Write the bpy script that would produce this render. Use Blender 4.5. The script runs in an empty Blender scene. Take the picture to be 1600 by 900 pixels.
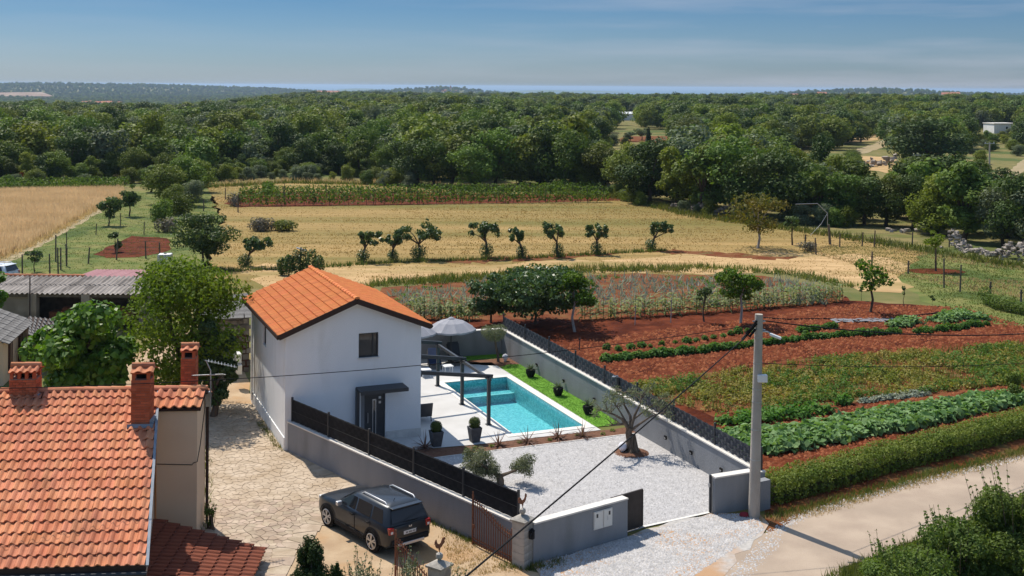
import bpy, bmesh, math, random
import numpy as np
from mathutils import Vector, Matrix, geometry
rnd = random.Random(7)
rng = np.random.default_rng(11)
SC = bpy.context.scene
COL = SC.collection

# ---------------------------------------------------------------- camera, sky, sun, exposure
F, H, ROLL, HY = 1820.0, 15.0, 0.0065, 315.5      # focal length in photo pixels, eye height in metres
cam_d = bpy.data.cameras.new('camera'); cam = bpy.data.objects.new('camera', cam_d); COL.objects.link(cam)
cam.location = (0, 0, H); cam.rotation_euler = (math.pi/2, -ROLL, 0)
cam_d.sensor_width = 36; cam_d.lens = 36*F/1600
cam_d.shift_x = -ROLL*HY/1600; cam_d.shift_y = -HY/1600
cam_d.clip_start = .5; cam_d.clip_end = 120000
SC.camera = cam

SUN_H = Vector((-.59, .807)).normalized(); SUN_EL = math.radians(54)
world = bpy.data.worlds.new('World'); SC.world = world; world.use_nodes = True
wn = world.node_tree; wn.nodes.clear()
w_out = wn.nodes.new('ShaderNodeOutputWorld'); w_bg = wn.nodes.new('ShaderNodeBackground')
sky = wn.nodes.new('ShaderNodeTexSky'); sky.sky_type = 'NISHITA'; sky.sun_disc = False
sky.sun_elevation = SUN_EL; sky.sun_rotation = math.atan2(SUN_H.x, SUN_H.y)
sky.altitude = 200; sky.air_density = 1.0; sky.dust_density = .6; sky.ozone_density = 2.2
w_bg.inputs['Strength'].default_value = .095
# thin high cirrus: streaks stretched along the horizon
tc = wn.nodes.new('ShaderNodeTexCoord'); mp = wn.nodes.new('ShaderNodeMapping')
mp.inputs['Scale'].default_value = (2.2, 2.2, 26); mp.inputs['Rotation'].default_value = (0, .05, 0)
mp.inputs['Location'].default_value = (.35, .2, .6)
nz = wn.nodes.new('ShaderNodeTexNoise'); nz.inputs['Scale'].default_value = 1.6; nz.inputs['Detail'].default_value = 7
cr = wn.nodes.new('ShaderNodeValToRGB'); cr.color_ramp.elements[0].position = .42; cr.color_ramp.elements[1].position = .66
cr.color_ramp.elements[0].color = (0,0,0,1); cr.color_ramp.elements[1].color = (.42,.42,.42,1)
mx = wn.nodes.new('ShaderNodeMix'); mx.data_type = 'RGBA'
tint = wn.nodes.new('ShaderNodeMix'); tint.data_type = 'RGBA'; tint.blend_type = 'MULTIPLY'; tint.inputs['Factor'].default_value = 1
tint.inputs['B'].default_value = (.44, .55, .74, 1)
wn.links.new(tc.outputs['Generated'], mp.inputs['Vector']); wn.links.new(mp.outputs['Vector'], nz.inputs['Vector'])
wn.links.new(nz.outputs['Fac'], cr.inputs['Fac'])
sxc = wn.nodes.new('ShaderNodeSeparateXYZ'); wn.links.new(tc.outputs['Generated'], sxc.inputs[0])
gx = wn.nodes.new('ShaderNodeMapRange'); gx.interpolation_type = 'SMOOTHSTEP'; wn.links.new(sxc.outputs['X'], gx.inputs['Value'])
gx.inputs['From Min'].default_value = -.25; gx.inputs['From Max'].default_value = .4; gx.inputs['To Min'].default_value = .25; gx.inputs['To Max'].default_value = 1.1
mu = wn.nodes.new('ShaderNodeMath'); mu.operation = 'MULTIPLY'; wn.links.new(cr.outputs['Color'], mu.inputs[0]); wn.links.new(gx.outputs['Result'], mu.inputs[1])
wn.links.new(mu.outputs[0], mx.inputs['Factor'])
wn.links.new(sky.outputs['Color'], tint.inputs['A']); wn.links.new(tint.outputs['Result'], mx.inputs['A'])
# the low haze layer pales the sky just above the horizon; higher up the dome keeps about the same brightness
sx = wn.nodes.new('ShaderNodeSeparateXYZ'); hr = wn.nodes.new('ShaderNodeValToRGB'); wn.links.new(tc.outputs['Generated'], sx.inputs[0])
hr.color_ramp.elements[0].position = 0; hr.color_ramp.elements[0].color = (.33, .435, .65, 1)
hr.color_ramp.elements[1].position = .085; hr.color_ramp.elements[1].color = (.15, .285, .46, 1)
for p_, c_ in ((.33, (.75, .86, .94, 1)), (1.0, (1.65, 1.7, 1.52, 1))): e_ = hr.color_ramp.elements.new(p_); e_.color = c_
wn.links.new(sx.outputs['Z'], hr.inputs['Fac']); wn.links.new(hr.outputs['Color'], tint.inputs['B'])
mx.inputs['B'].default_value = (3.8, 4.0, 4.7, 1)
wn.links.new(mx.outputs['Result'], w_bg.inputs['Color']); wn.links.new(w_bg.outputs['Background'], w_out.inputs['Surface'])

sun_d = bpy.data.lights.new('sun', 'SUN'); sun = bpy.data.objects.new('sun', sun_d); COL.objects.link(sun)
sun_d.energy = 3.8; sun_d.angle = math.radians(.5); sun_d.color = (1, .93, .82)
sv = Vector((SUN_H.x*math.cos(SUN_EL), SUN_H.y*math.cos(SUN_EL), math.sin(SUN_EL)))
sun.rotation_euler = sv.to_track_quat('Z', 'Y').to_euler(); sun.location = (-40, 60, 80)

SC.view_settings.view_transform = 'Standard'; SC.view_settings.look = 'None'
SC.view_settings.exposure = 0.57; SC.view_settings.gamma = 1
try:
    SC.cycles.use_denoising = True; SC.cycles.max_bounces = 8; SC.cycles.transparent_max_bounces = 12
    SC.cycles.caustics_reflective = False; SC.cycles.caustics_refractive = False
except Exception: pass

# ---------------------------------------------------------------- measuring helpers
def ray(px, py):
    dx, dy = px-800, py-450
    return dx+ROLL*dy, dy-ROLL*dx+HY
def P(px, py, z=0.0):                       # where the sight line of a photo pixel meets height z
    x, v = ray(px, py); Y = F*(H-z)/v
    return (x*Y/F, Y)
def Zat(px, py, Y):                          # X and height of a photo pixel at distance Y
    x, v = ray(px, py); return x*Y/F, H-v*Y/F
def pix(X, Y, z=0):
    x = F*X/Y; v = F*(H-z)/Y - HY
    return 800+x-ROLL*v, 450+v+ROLL*x
U = Vector((-.376, .9266)); W = Vector((.9266, .376)); TH = math.atan2(.376, .9266)
O = Vector(P(657, 682))
def LW(a, b): p = O + W*a + U*b; return (p.x, p.y)      # plot frame -> world
def WL(X, Y): d = Vector((X, Y))-O; return d.dot(W), d.dot(U)

# ---------------------------------------------------------------- mesh helpers
def link(o, parent=None):
    COL.objects.link(o)
    if parent: o.parent = parent
    return o
def tag(o, label=None, cat=None, group=None, kind=None):
    if label: o['label'] = label
    if cat: o['category'] = cat
    if group: o['group'] = group
    if kind: o['kind'] = kind
    return o
def thing(name, label, cat, loc=(0,0,0), rz=0.0, group=None):
    o = bpy.data.objects.new(name, None); o.empty_display_size = .2
    o.location = loc if len(loc) == 3 else (loc[0], loc[1], 0); o.rotation_euler = (0, 0, rz)
    link(o); return tag(o, label, cat, group)
def obj(name, me, parent=None, loc=(0,0,0), rz=0.0, kind=None):
    o = bpy.data.objects.new(name, me); o.location = loc if len(loc) == 3 else (loc[0], loc[1], 0)
    o.rotation_euler = (0, 0, rz); link(o, parent)
    if kind: o['kind'] = kind
    return o
def npmesh(name, v, f, mat=None, smooth=False, mats=None, mi=None):
    me = bpy.data.meshes.new(name); v = np.asarray(v, np.float32); f = np.asarray(f, np.int32)
    n, k = f.shape
    me.vertices.add(len(v)); me.vertices.foreach_set('co', v.ravel())
    me.loops.add(n*k); me.loops.foreach_set('vertex_index', f.ravel())
    me.polygons.add(n); me.polygons.foreach_set('loop_start', np.arange(0, n*k, k, dtype=np.int32))
    me.polygons.foreach_set('loop_total', np.full(n, k, np.int32))
    for m in (mats or ([mat] if mat else [])): me.materials.append(m)
    if mi is not None: me.polygons.foreach_set('material_index', np.asarray(mi, np.int32))
    me.update(calc_edges=True)
    if smooth: me.polygons.foreach_set('use_smooth', np.ones(n, bool))
    return me
class MB:
    def __init__(s): s.v = []; s.f = []; s.m = []
    def add(s, vs, fs, m=0):
        o = len(s.v); s.v += [tuple(p) for p in vs]
        for f in fs: s.f.append(tuple(i+o for i in f)); s.m.append(m)
        return s
    def box(s, c, d, rz=0.0, m=0, rx=0.0, ry=0.0):
        hx, hy, hz = d[0]/2, d[1]/2, d[2]/2
        M = Matrix.Translation(c) @ Matrix.Rotation(rz, 4, 'Z') @ Matrix.Rotation(ry, 4, 'Y') @ Matrix.Rotation(rx, 4, 'X')
        vs = [M @ Vector((x*hx, y*hy, z*hz)) for z in (-1,1) for x, y in ((-1,-1),(1,-1),(1,1),(-1,1))]
        return s.add(vs, [(3,2,1,0),(4,5,6,7),(0,1,5,4),(1,2,6,5),(2,3,7,6),(3,0,4,7)], m)
    def beam(s, p, q, w, h, m=0, up=(0,0,1)):
        p, q = Vector(p), Vector(q); d = (q-p); L = d.length; d.normalize()
        u = Vector(up); x = d.cross(u)
        if x.length < 1e-4: x = d.cross(Vector((1,0,0)))
        x.normalize(); y = x.cross(d)
        vs = [e + x*(a*w/2) + y*(b*h/2) for e in (p, q) for a, b in ((-1,-1),(1,-1),(1,1),(-1,1))]
        return s.add(vs, [(3,2,1,0),(4,5,6,7),(0,1,5,4),(1,2,6,5),(2,3,7,6),(3,0,4,7)], m)
    def prism(s, poly, z0, z1, m=0):
        n = len(poly)
        a = sum(poly[i][0]*poly[(i+1)%n][1]-poly[(i+1)%n][0]*poly[i][1] for i in range(n))
        if a < 0: poly = poly[::-1]
        zt = z1 if callable(z1) else (lambda x, y: z1)
        vs = [(x, y, z0) for x, y in poly] + [(x, y, zt(x, y)) for x, y in poly]
        fs = [tuple(range(n-1, -1, -1)), tuple(range(n, 2*n))] + [(i, (i+1)%n, n+(i+1)%n, n+i) for i in range(n)]
        return s.add(vs, fs, m)
    def tube(s, pts, r, n=8, m=0, cap=True):
        pts = [Vector(p) for p in pts]; k = len(pts)
        if not hasattr(r, '__len__'): r = [r]*k
        vs = []; ref = Vector((.31, .17, .93))
        for i, p in enumerate(pts):
            d = (pts[min(i+1, k-1)]-pts[max(i-1, 0)]).normalized()
            x = d.cross(ref)
            if x.length < .15: x = d.cross(Vector((1, 0, 0)))
            x.normalize(); y = d.cross(x)
            for j in range(n):
                t = 2*math.pi*j/n; vs.append(p + (x*math.cos(t)+y*math.sin(t))*r[i])
        fs = [(i*n+j, i*n+(j+1)%n, (i+1)*n+(j+1)%n, (i+1)*n+j) for i in range(k-1) for j in range(n)]
        if cap: fs += [tuple(range(n-1, -1, -1)), tuple(range((k-1)*n, k*n))]
        return s.add(vs, fs, m)
    def lathe(s, prof, n=16, c=(0,0,0), m=0, sx=1, sy=1):
        vs = []
        for r, z in prof:
            for j in range(n):
                t = 2*math.pi*j/n; vs.append((c[0]+r*math.cos(t)*sx, c[1]+r*math.sin(t)*sy, c[2]+z))
        k = len(prof)
        fs = [(i*n+j, i*n+(j+1)%n, (i+1)*n+(j+1)%n, (i+1)*n+j) for i in range(k-1) for j in range(n)]
        fs += [tuple(range(n-1, -1, -1)), tuple(range((k-1)*n, k*n))]
        return s.add(vs, fs, m)
    def ngon(s, pts, m=0): return s.add(pts, [tuple(range(len(pts)))], m)
    def mesh(s, name, *mats, smooth=False):
        me = bpy.data.meshes.new(name); me.from_pydata([tuple(p) for p in s.v], [], s.f)
        for m in mats: me.materials.append(m)
        me.polygons.foreach_set('material_index', s.m)
        if smooth: me.polygons.foreach_set('use_smooth', [True]*len(s.f))
        me.update(); return me
    def build(s, name, mat, parent=None, loc=(0,0,0), rz=0.0, smooth=False, kind=None, bevel=0):
        mats = mat if isinstance(mat, (list, tuple)) else [mat]
        o = obj(name, s.mesh(name, *mats, smooth=smooth), parent, loc, rz, kind)
        if bevel:
            b = o.modifiers.new('bevel', 'BEVEL'); b.width = bevel; b.segments = 2; b.limit_method = 'ANGLE'
        if smooth and hasattr(o.data, 'set_sharp_from_angle'): o.data.set_sharp_from_angle(angle=math.radians(40))
        return o

# ---------------------------------------------------------------- materials
def M(name, c1, c2=None, scale=4.0, rough=.8, bump=0.0, bscale=40.0, metal=0.0, spec=.08, var=0.0, island=False,
      stretch=(1,1,1), world=False, ttint=(1.5, 1.6, .7), trans=0.0, c3=None, s3=.3, rot=0.0, detail=6, coat=0.0, hue=0.0, lo=.35, hi=.65, t3=(.5,.62)):
    m = bpy.data.materials.new(name); m.use_nodes = True; nt = m.node_tree; N = nt.nodes; L = nt.links
    b = N['Principled BSDF']; b.inputs['Roughness'].default_value = rough; b.inputs['Metallic'].default_value = metal
    b.inputs['Specular IOR Level'].default_value = spec; b.inputs['Coat Weight'].default_value = coat
    tcn = N.new('ShaderNodeTexCoord'); mpn = N.new('ShaderNodeMapping'); L.new(N.new('ShaderNodeNewGeometry').outputs['Position'] if world else tcn.outputs['Object'], mpn.inputs['Vector'])
    mpn.inputs['Scale'].default_value = stretch; mpn.inputs['Rotation'].default_value = (0, 0, rot)
    col = None
    def noise(sc, det=detail):
        t = N.new('ShaderNodeTexNoise'); t.inputs['Scale'].default_value = sc; t.inputs['Detail'].default_value = det
        L.new(mpn.outputs['Vector'], t.inputs['Vector']); return t
    if c2 is not None:
        t = noise(scale); r = N.new('ShaderNodeValToRGB'); L.new(t.outputs['Fac'], r.inputs['Fac'])
        r.color_ramp.elements[0].position = lo; r.color_ramp.elements[1].position = hi
        r.color_ramp.elements[0].color = (*c1, 1); r.color_ramp.elements[1].color = (*c2, 1); col = r.outputs['Color']
    if c3 is not None:
        t = noise(s3); r = N.new('ShaderNodeValToRGB'); L.new(t.outputs['Fac'], r.inputs['Fac'])
        r.color_ramp.elements[0].position = t3[0]; r.color_ramp.elements[1].position = t3[1]
        x = N.new('ShaderNodeMix'); x.data_type = 'RGBA'; L.new(r.outputs['Color'], x.inputs['Factor'])
        if col: L.new(col, x.inputs['A'])
        else: x.inputs['A'].default_value = (*c1, 1)
        x.inputs['B'].default_value = (*c3, 1); col = x.outputs['Result']
    if var or hue:
        if island: g = N.new('ShaderNodeNewGeometry'); ro = g.outputs['Random Per Island']
        else: g = N.new('ShaderNodeObjectInfo'); ro = g.outputs['Random']
        hs = N.new('ShaderNodeHueSaturation')
        mr = N.new('ShaderNodeMapRange'); L.new(ro, mr.inputs['Value'])
        mr.inputs['To Min'].default_value = 1-var; mr.inputs['To Max'].default_value = 1+var; L.new(mr.outputs['Result'], hs.inputs['Value'])
        if hue:
            ml = N.new('ShaderNodeMath'); ml.operation = 'MULTIPLY'; ml.inputs[1].default_value = 7.31; L.new(ro, ml.inputs[0])
            fr = N.new('ShaderNodeMath'); fr.operation = 'FRACT'; L.new(ml.outputs[0], fr.inputs[0])
            mh = N.new('ShaderNodeMapRange'); L.new(fr.outputs[0], mh.inputs['Value'])
            mh.inputs['To Min'].default_value = .5-hue; mh.inputs['To Max'].default_value = .5+hue; L.new(mh.outputs['Result'], hs.inputs['Hue'])
        if col: L.new(col, hs.inputs['Color'])
        else: hs.inputs['Color'].default_value = (*c1, 1)
        col = hs.outputs['Color']
    if col: L.new(col, b.inputs['Base Color'])
    else: b.inputs['Base Color'].default_value = (*c1, 1)
    if bump:
        t = noise(bscale, 5); bp = N.new('ShaderNodeBump'); bp.inputs['Strength'].default_value = min(1, bump); bp.inputs['Distance'].default_value = .03*max(1, bump)
        L.new(t.outputs['Fac'], bp.inputs['Height']); L.new(bp.outputs['Normal'], b.inputs['Normal'])
    if trans:
        tr = N.new('ShaderNodeBsdfTranslucent'); ms = N.new('ShaderNodeMixShader'); ms.inputs[0].default_value = trans
        if col:
            br = N.new('ShaderNodeMix'); br.data_type = 'RGBA'; br.blend_type = 'MULTIPLY'; br.inputs['Factor'].default_value = 1
            L.new(col, br.inputs['A']); br.inputs['B'].default_value = (*ttint, 1); L.new(br.outputs['Result'], tr.inputs['Color'])
        else: tr.inputs['Color'].default_value = (*c1, 1)
        L.new(b.outputs['BSDF'], ms.inputs[1]); L.new(tr.outputs['BSDF'], ms.inputs[2]); L.new(ms.outputs[0], N['Material Output'].inputs['Surface'])
    return m
def leafM(name, c1, c2, scale=1.2, var=.18, hue=.012, trans=.3, rough=.6, spec=.12, ttint=(1.5, 1.6, .7)):
    return M(name, c1, c2, scale, rough, spec=spec, var=var, hue=hue, trans=trans, detail=3, ttint=ttint)

m_ground = M('rough grass ground', (.12,.125,.038), (.22,.175,.075), .35, .95, .6, 9, c3=(.08,.105,.03), s3=.05)
m_meadow = M('mown meadow', (.205,.148,.05), (.40,.262,.108), .5, .95, .8, 6, lo=.28, hi=.74, stretch=(.07,.9,1), c3=(.165,.14,.042), s3=.12, rot=-.03, t3=(.46,.66))
m_straw = M('dry stubble', (.37,.242,.112), (.52,.35,.178), .8, .95, .7, 7, stretch=(.3,1,1), c3=(.26,.20,.075), s3=.22, t3=(.5,.7))
m_lawn2 = M('orchard grass', (.10,.135,.033), (.19,.18,.06), .5, .95, .7, 8, c3=(.07,.10,.025), s3=.15)
m_wheatg = M('wheat field ground', (.50,.37,.23), (.42,.30,.175), .3, .95, .8, 6)
m_soil = M('red soil', (.085,.018,.006), (.14,.034,.013), 1.1, .95, 2.6, 4, c3=(.06,.012,.004), s3=.5, spec=.08)
m_soil2 = M('weedy red soil', (.13,.034,.013), (.18,.075,.03), .7, .95, 1.0, 5, spec=.08, c3=(.13,.12,.045), s3=.6, t3=(.56,.7))
m_track = M('pale dirt track', (.36,.28,.175), (.26,.215,.115), .7, .95, .6, 8)
m_road = M('worn pale asphalt', (.355,.275,.21), (.425,.335,.255), .9, .95, .6, 30, c3=(.30,.235,.18), s3=.3, t3=(.45,.75), spec=.15)
m_gravel = M('grey gravel', (.365,.352,.352), (.45,.437,.432), 9, .95, .6, 16, c3=(.38,.365,.36), s3=.4, t3=(.5,.75))
m_apron = M('loose gravel apron', (.37,.35,.325), (.47,.44,.41), 7, .95, .6, 14, c3=(.42,.26,.15), s3=.42, t3=(.47,.58))
m_dirt = M('sandy yard earth', (.36,.25,.155), (.46,.34,.22), .9, .95, .7, 12, c3=(.40,.24,.12), s3=.5, t3=(.5,.66))
m_joint = M('mortar between flagstones', (.37,.29,.212), (.325,.255,.185), 3, .95, .6, 15)
m_flag = M('flagstone', (.36,.28,.208), (.465,.37,.283), 2.5, .9, .6, 14, var=.13, hue=.008, c3=(.33,.245,.17), s3=.8, t3=(.46,.7), world=True)
m_terrace = M('pale porcelain terrace', (.50,.485,.465), (.57,.555,.535), .8, .6, .15, 30)
m_coping = M('white stone coping', (.72,.69,.63), (.66,.63,.57), 2.5, .7, .2, 30)
m_white = M('white render', (.74,.74,.735), (.80,.80,.795), .6, .9, .5, 55, c3=(.67,.665,.65), s3=1.3, t3=(.55,.85), stretch=(1,1,.3))
m_plinth = M('stone plinth', (.55,.53,.50), (.66,.64,.60), 3, .85, .4, 20)
m_greywall = M('grey render', (.235,.24,.25), (.275,.28,.29), .9, .92, .6, 50, c3=(.195,.195,.198), s3=1.1, t3=(.52,.8), stretch=(1,1,.35))
m_cap = M('pale wall coping', (.62,.58,.53), (.70,.665,.61), 2.5, .8, .3, 25)
m_anth = M('anthracite metal', (.028,.03,.034), (.035,.037,.042), 5, .45, spec=.4)
m_strip = M('anthracite privacy strip', (.011,.011,.013), (.017,.0175,.02), 3, .7, .2, 60, spec=.12, var=.15)
m_strip2 = M('slate grey privacy strip', (.042,.046,.055), (.06,.064,.075), 3, .6, .2, 60, spec=.25, var=.15)
m_black = M('black matt', (.012,.012,.013), rough=.6)
m_glass = M('dark window glass', (.015,.018,.022), rough=.05, spec=.6)
m_white_pl = M('white plastic', (.75,.75,.74), rough=.4, spec=.3)
m_tile = M('terracotta tile', (.52,.19,.095), (.61,.255,.14), 1.5, .8, .3, 30, var=.09, hue=.005, c3=(.37,.145,.085), s3=.9, t3=(.5,.72), world=True)
m_tile_i = M('terracotta tiles joined', (.52,.19,.095), (.61,.255,.14), 1.5, .8, .3, 30, var=.09, hue=.005, island=True, c3=(.37,.145,.085), s3=.9, t3=(.5,.72), world=True)
m_tile_w = M('new orange tile', (.60,.19,.06), (.65,.22,.078), 3, .75, .2, 30, var=.07, hue=.005)
m_tile_wi = M('new orange tiles joined', (.60,.19,.06), (.65,.22,.078), 3, .75, .2, 30, var=.07, hue=.005, island=True)
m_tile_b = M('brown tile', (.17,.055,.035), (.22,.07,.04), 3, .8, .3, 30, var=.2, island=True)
m_brick = M('red chimney brick', (.42,.105,.05), (.50,.14,.068), 4, .85, .4, 40, var=.2, island=True)
m_mortar = M('brick mortar', (.30,.19,.14), rough=.95)
m_cream = M('cream render', (.72,.52,.345), (.77,.565,.38), .8, .92, .4, 50, c3=(.66,.47,.31), s3=.4, t3=(.5,.8))
m_lead = M('lead flashing', (.26,.29,.33), (.21,.24,.28), 4, .6, .2, 20)
m_fascia = M('dark brown fascia', (.055,.035,.028), rough=.7)
m_steel = M('galvanised steel', (.45,.46,.47), (.38,.39,.40), 6, .4, metal=.8)
m_rust = M('rusty iron', (.27,.115,.065), (.18,.08,.05), 14, .8, .3, 60, metal=.2)
m_conc = M('pole concrete', (.38,.335,.285), (.46,.415,.36), 3, .9, .5, 30, stretch=(1,1,.3), c3=(.30,.265,.225), s3=2, t3=(.5,.75))
m_pstone = M('weathered gate pillar', (.46,.42,.37), (.36,.33,.29), 3, .9, .6, 20, c3=(.27,.25,.22), s3=1.5)
m_slate = M('grey stone roof slab', (.13,.122,.115), (.21,.20,.19), 2.5, .95, .7, 12, var=.25, island=True)
m_fibre = M('weathered fibre cement sheet', (.30,.265,.235), (.42,.375,.335), 1.2, .95, .4, 18, stretch=(1,.35,1), c3=(.21,.185,.165), s3=1.5, var=.1)
m_pink = M('pink tin sheet', (.42,.22,.225), (.47,.26,.26), 1.0, .7)
m_plaster = M('old plaster', (.38,.32,.25), (.30,.25,.195), .9, .95, .6, 25, c3=(.24,.20,.155), s3=.6)
m_shutter = M('brown shutter', (.075,.035,.025), rough=.7)
m_rubble = M('rubble stone', (.13,.105,.085), (.21,.18,.15), 2.5, .95, .8, 12, var=.25, island=True)
m_palestone = M('pale field stone', (.36,.31,.26), (.27,.24,.21), 2, .95, .6, 10, var=.25, island=True)
m_bark = M('bark', (.085,.06,.042), (.13,.10,.075), 5, .95, .9, 18, stretch=(1,1,.3))
m_bark_w = M('limewashed trunk', (.42,.38,.34), (.30,.27,.235), 5, .95, .6, 18)
m_bark_o = M('gnarled olive bark', (.10,.075,.055), (.18,.14,.105), 6, .95, 1.0, 14, stretch=(1,1,.35))
m_turf = M('artificial turf', (.13,.30,.03), (.16,.34,.035), 6, .9, .8, 60, spec=.2)
m_mulch = M('bark mulch', (.13,.065,.042), (.19,.10,.065), 9, .95, 1.0, 25)
m_canvas = M('grey parasol canvas', (.30,.30,.325), (.34,.34,.365), 3, .9, .2, 90)
m_navy = M('navy cushion', (.02,.035,.085), (.028,.045,.10), 3, .85)
m_pot = M('dark grey planter', (.06,.062,.068), (.085,.087,.093), 6, .6, .2, 30, spec=.25)
m_potb = M('black planter', (.016,.016,.018), rough=.6)
m_globe = M('white globe lamp glass', (.72,.71,.76), rough=.35)
m_blue = M('blue plastic', (.03,.10,.20), rough=.5)
m_wood = M('weathered post wood', (.12,.095,.07), (.18,.15,.115), 6, .95, .5, 25, stretch=(1,1,.2))
m_cable = M('black cable', (.016,.015,.015), rough=.6)
m_wire = M('grey wire', (.10,.095,.09), rough=.5)

l_forest = leafM('forest leaves', (.088,.132,.023), (.165,.198,.037), .22, .36, .026, .22)
l_forest_d = leafM('holm oak leaves', (.048,.08,.02), (.095,.132,.03), .25, .25, .012, .15)
l_forest_y = leafM('light ash leaves', (.13,.165,.022), (.20,.225,.034), .3, .22, .014, .28)
l_forest_g = leafM('grey green leaves', (.11,.14,.075), (.17,.195,.11), .3, .2, .01, .2)
l_red = leafM('reddish foliage', (.13,.035,.018), (.17,.065,.03), .5, .2)
l_yel = leafM('yellowing foliage', (.16,.125,.022), (.085,.10,.02), .7, .1)
l_mulb = leafM('mulberry leaves', (.07,.15,.014), (.125,.215,.026), 1.4, .05, .005, .3, .4, .25)
l_wal = leafM('yard tree leaves', (.088,.142,.014), (.15,.195,.022), .9, .05, .005, .35)
l_fig = leafM('dark glossy fruit leaves', (.055,.10,.03), (.095,.14,.044), 1.4, .08, .006, .2, .4, .25)
l_fig2 = leafM('fig leaves', (.06,.10,.028), (.10,.14,.042), 1.2, .12, .008, .22, .5, .15)
l_peach = leafM('bright fruit leaves', (.055,.12,.012), (.11,.17,.02), 1.4, .05, .005, .35)
l_olive = leafM('olive leaves', (.13,.15,.085), (.22,.235,.145), 2, .08, .006, .2)
l_box = leafM('clipped box leaves', (.055,.085,.018), (.09,.12,.03), 5, .1, .006, .2)
l_hedge = leafM('hedge leaves', (.11,.16,.028), (.18,.215,.045), 1.0, .05, .01, .25)
l_bush = leafM('verge bush leaves', (.085,.135,.026), (.14,.185,.045), 1.2, .1, .008, .28)
l_cyp = leafM('conifer leaves', (.026,.048,.013), (.045,.07,.018), 1.5, .08, .006, .12)
l_veg = leafM('vegetable leaves', (.06,.14,.022), (.11,.205,.042), 1.5, .12, .01, .3)
l_squash = leafM('squash leaves', (.11,.20,.06), (.20,.29,.12), 2, .1, .008, .25)
l_pot = leafM('potato haulm leaves', (.15,.195,.035), (.30,.255,.065), .8, .1, .015, .28)
l_leek = leafM('leek leaves', (.22,.26,.20), (.36,.36,.28), 1.2, .14, .01, .3, ttint=(1.1, 1.2, 1))
l_maize = leafM('maize leaves', (.16,.20,.065), (.28,.29,.13), 1.5, .15, .01, .3)
l_vine = leafM('vine leaves', (.075,.135,.018), (.14,.20,.032), .8, .06, .008, .3)
l_grass = leafM('tall grass blades', (.09,.125,.028), (.155,.16,.045), .4, .1, .012, .25)
l_dry = leafM('dry grass blades', (.38,.285,.14), (.48,.36,.19), .4, .1, .01, .4, ttint=(1.3, 1.2, 1))
l_tan = leafM('mown grass stubble', (.25,.178,.062), (.35,.24,.095), .4, .06, .006, .4, ttint=(1.3, 1.2, .95))
l_wheat = leafM('wheat stalks', (.64,.475,.295), (.56,.405,.24), .18, .08, .006, .4, ttint=(1.25, 1.2, 1.05))
l_agave = leafM('agave leaves', (.09,.13,.075), (.17,.20,.12), 4, .05, .005, .1)
l_cord = leafM('bronze cordyline leaves', (.14,.07,.055), (.22,.13,.10), 3, .06, .005, .15)
l_scrub = leafM('grey scrub twigs', (.16,.135,.105), (.23,.20,.15), 1.5, .1, .01, .15)

# ---------------------------------------------------------------- foliage helpers
def leaves(c, nrm, size, aspect=.55, seed=0, fold=False):
    """rhombic leaves: centres, normals and sizes -> vertex and face arrays"""
    g = np.random.default_rng(seed); n = len(c)
    r = g.normal(size=(n, 3)); t = np.cross(nrm, r); t /= np.linalg.norm(t, axis=1, keepdims=True)+1e-9
    b = np.cross(nrm, t); s = np.asarray(size).reshape(-1, 1)
    lift = nrm*s*.12
    v = np.stack([c-t*s*.5, c+b*s*.5*aspect+lift, c+t*s*.5, c-b*s*.5*aspect+lift], 1).reshape(-1, 3)
    return v, np.arange(4*n).reshape(n, 4)
def puff(blobs, n, size, seed, up=.35, jit=.7, inner=.55, aspect=.55):
    g = np.random.default_rng(seed); bl = np.array(blobs, float)
    if bl.shape[1] == 4: bl = np.hstack([bl, bl[:, 3:4], bl[:, 3:4]])
    w = (bl[:, 3]*bl[:, 4]*bl[:, 5])**(2/3); k = g.choice(len(bl), n, p=w/w.sum())
    d = g.normal(size=(n, 3)); d /= np.linalg.norm(d, axis=1, keepdims=True)
    rf = 1-(1-inner)*g.random(n)**1.7 + g.normal(size=n)*.05
    c = bl[k, :3] + d*bl[k, 3:6]*rf[:, None]
    nr = d + np.array([0, 0, up]) + g.normal(size=(n, 3))*jit
    nr /= np.linalg.norm(nr, axis=1, keepdims=True)
    return leaves(c, nr, size*(.65+.7*g.random(n)), aspect, seed+1)
def crown_blobs(g, n, hw, z0, z1, r=.42, spread=1.0):
    """uneven clumps filling an egg between z0 and z1"""
    out = []; zc = (z0+z1)/2; hh = (z1-z0)/2
    for i in range(n):
        t = g.random()*2*math.pi; q = g.random()**.5*spread; zz = g.uniform(-1, 1)
        lim = math.sqrt(max(0, 1-zz*zz*.8)); rr = r*(.65+.7*g.random())
        out.append((math.cos(t)*q*lim*(hw*(1-rr*.7)), math.sin(t)*q*lim*(hw*(1-rr*.7)), zc+zz*hh*(1-rr*.6), rr*hw, rr*hw, rr*min(hw, hh)*.85))
    return out
def limbs(mb, blobs, r0, fork, base=(0,0,0), lean=(0,0), n=5, g=rnd, m=0):
    top = Vector((base[0]+lean[0], base[1]+lean[1], fork))
    mid = (Vector(base)+top)/2 + Vector((g.uniform(-.1, .1)*fork, g.uniform(-.1, .1)*fork, 0))
    mb.tube([base, mid, top], [r0*1.25, r0*.95, r0*.8], 8, m)
    bs = sorted(blobs, key=lambda b: -b[3])[:n]
    for b in bs:
        e = Vector(b[:3]); md = top.lerp(e, .5) + Vector((g.uniform(-.12, .12), g.uniform(-.12, .12), .1))*fork*.5
        mb.tube([top-Vector((0,0,.05)), md, e], [r0*.62, r0*.4, r0*.14], 6, m)
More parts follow.
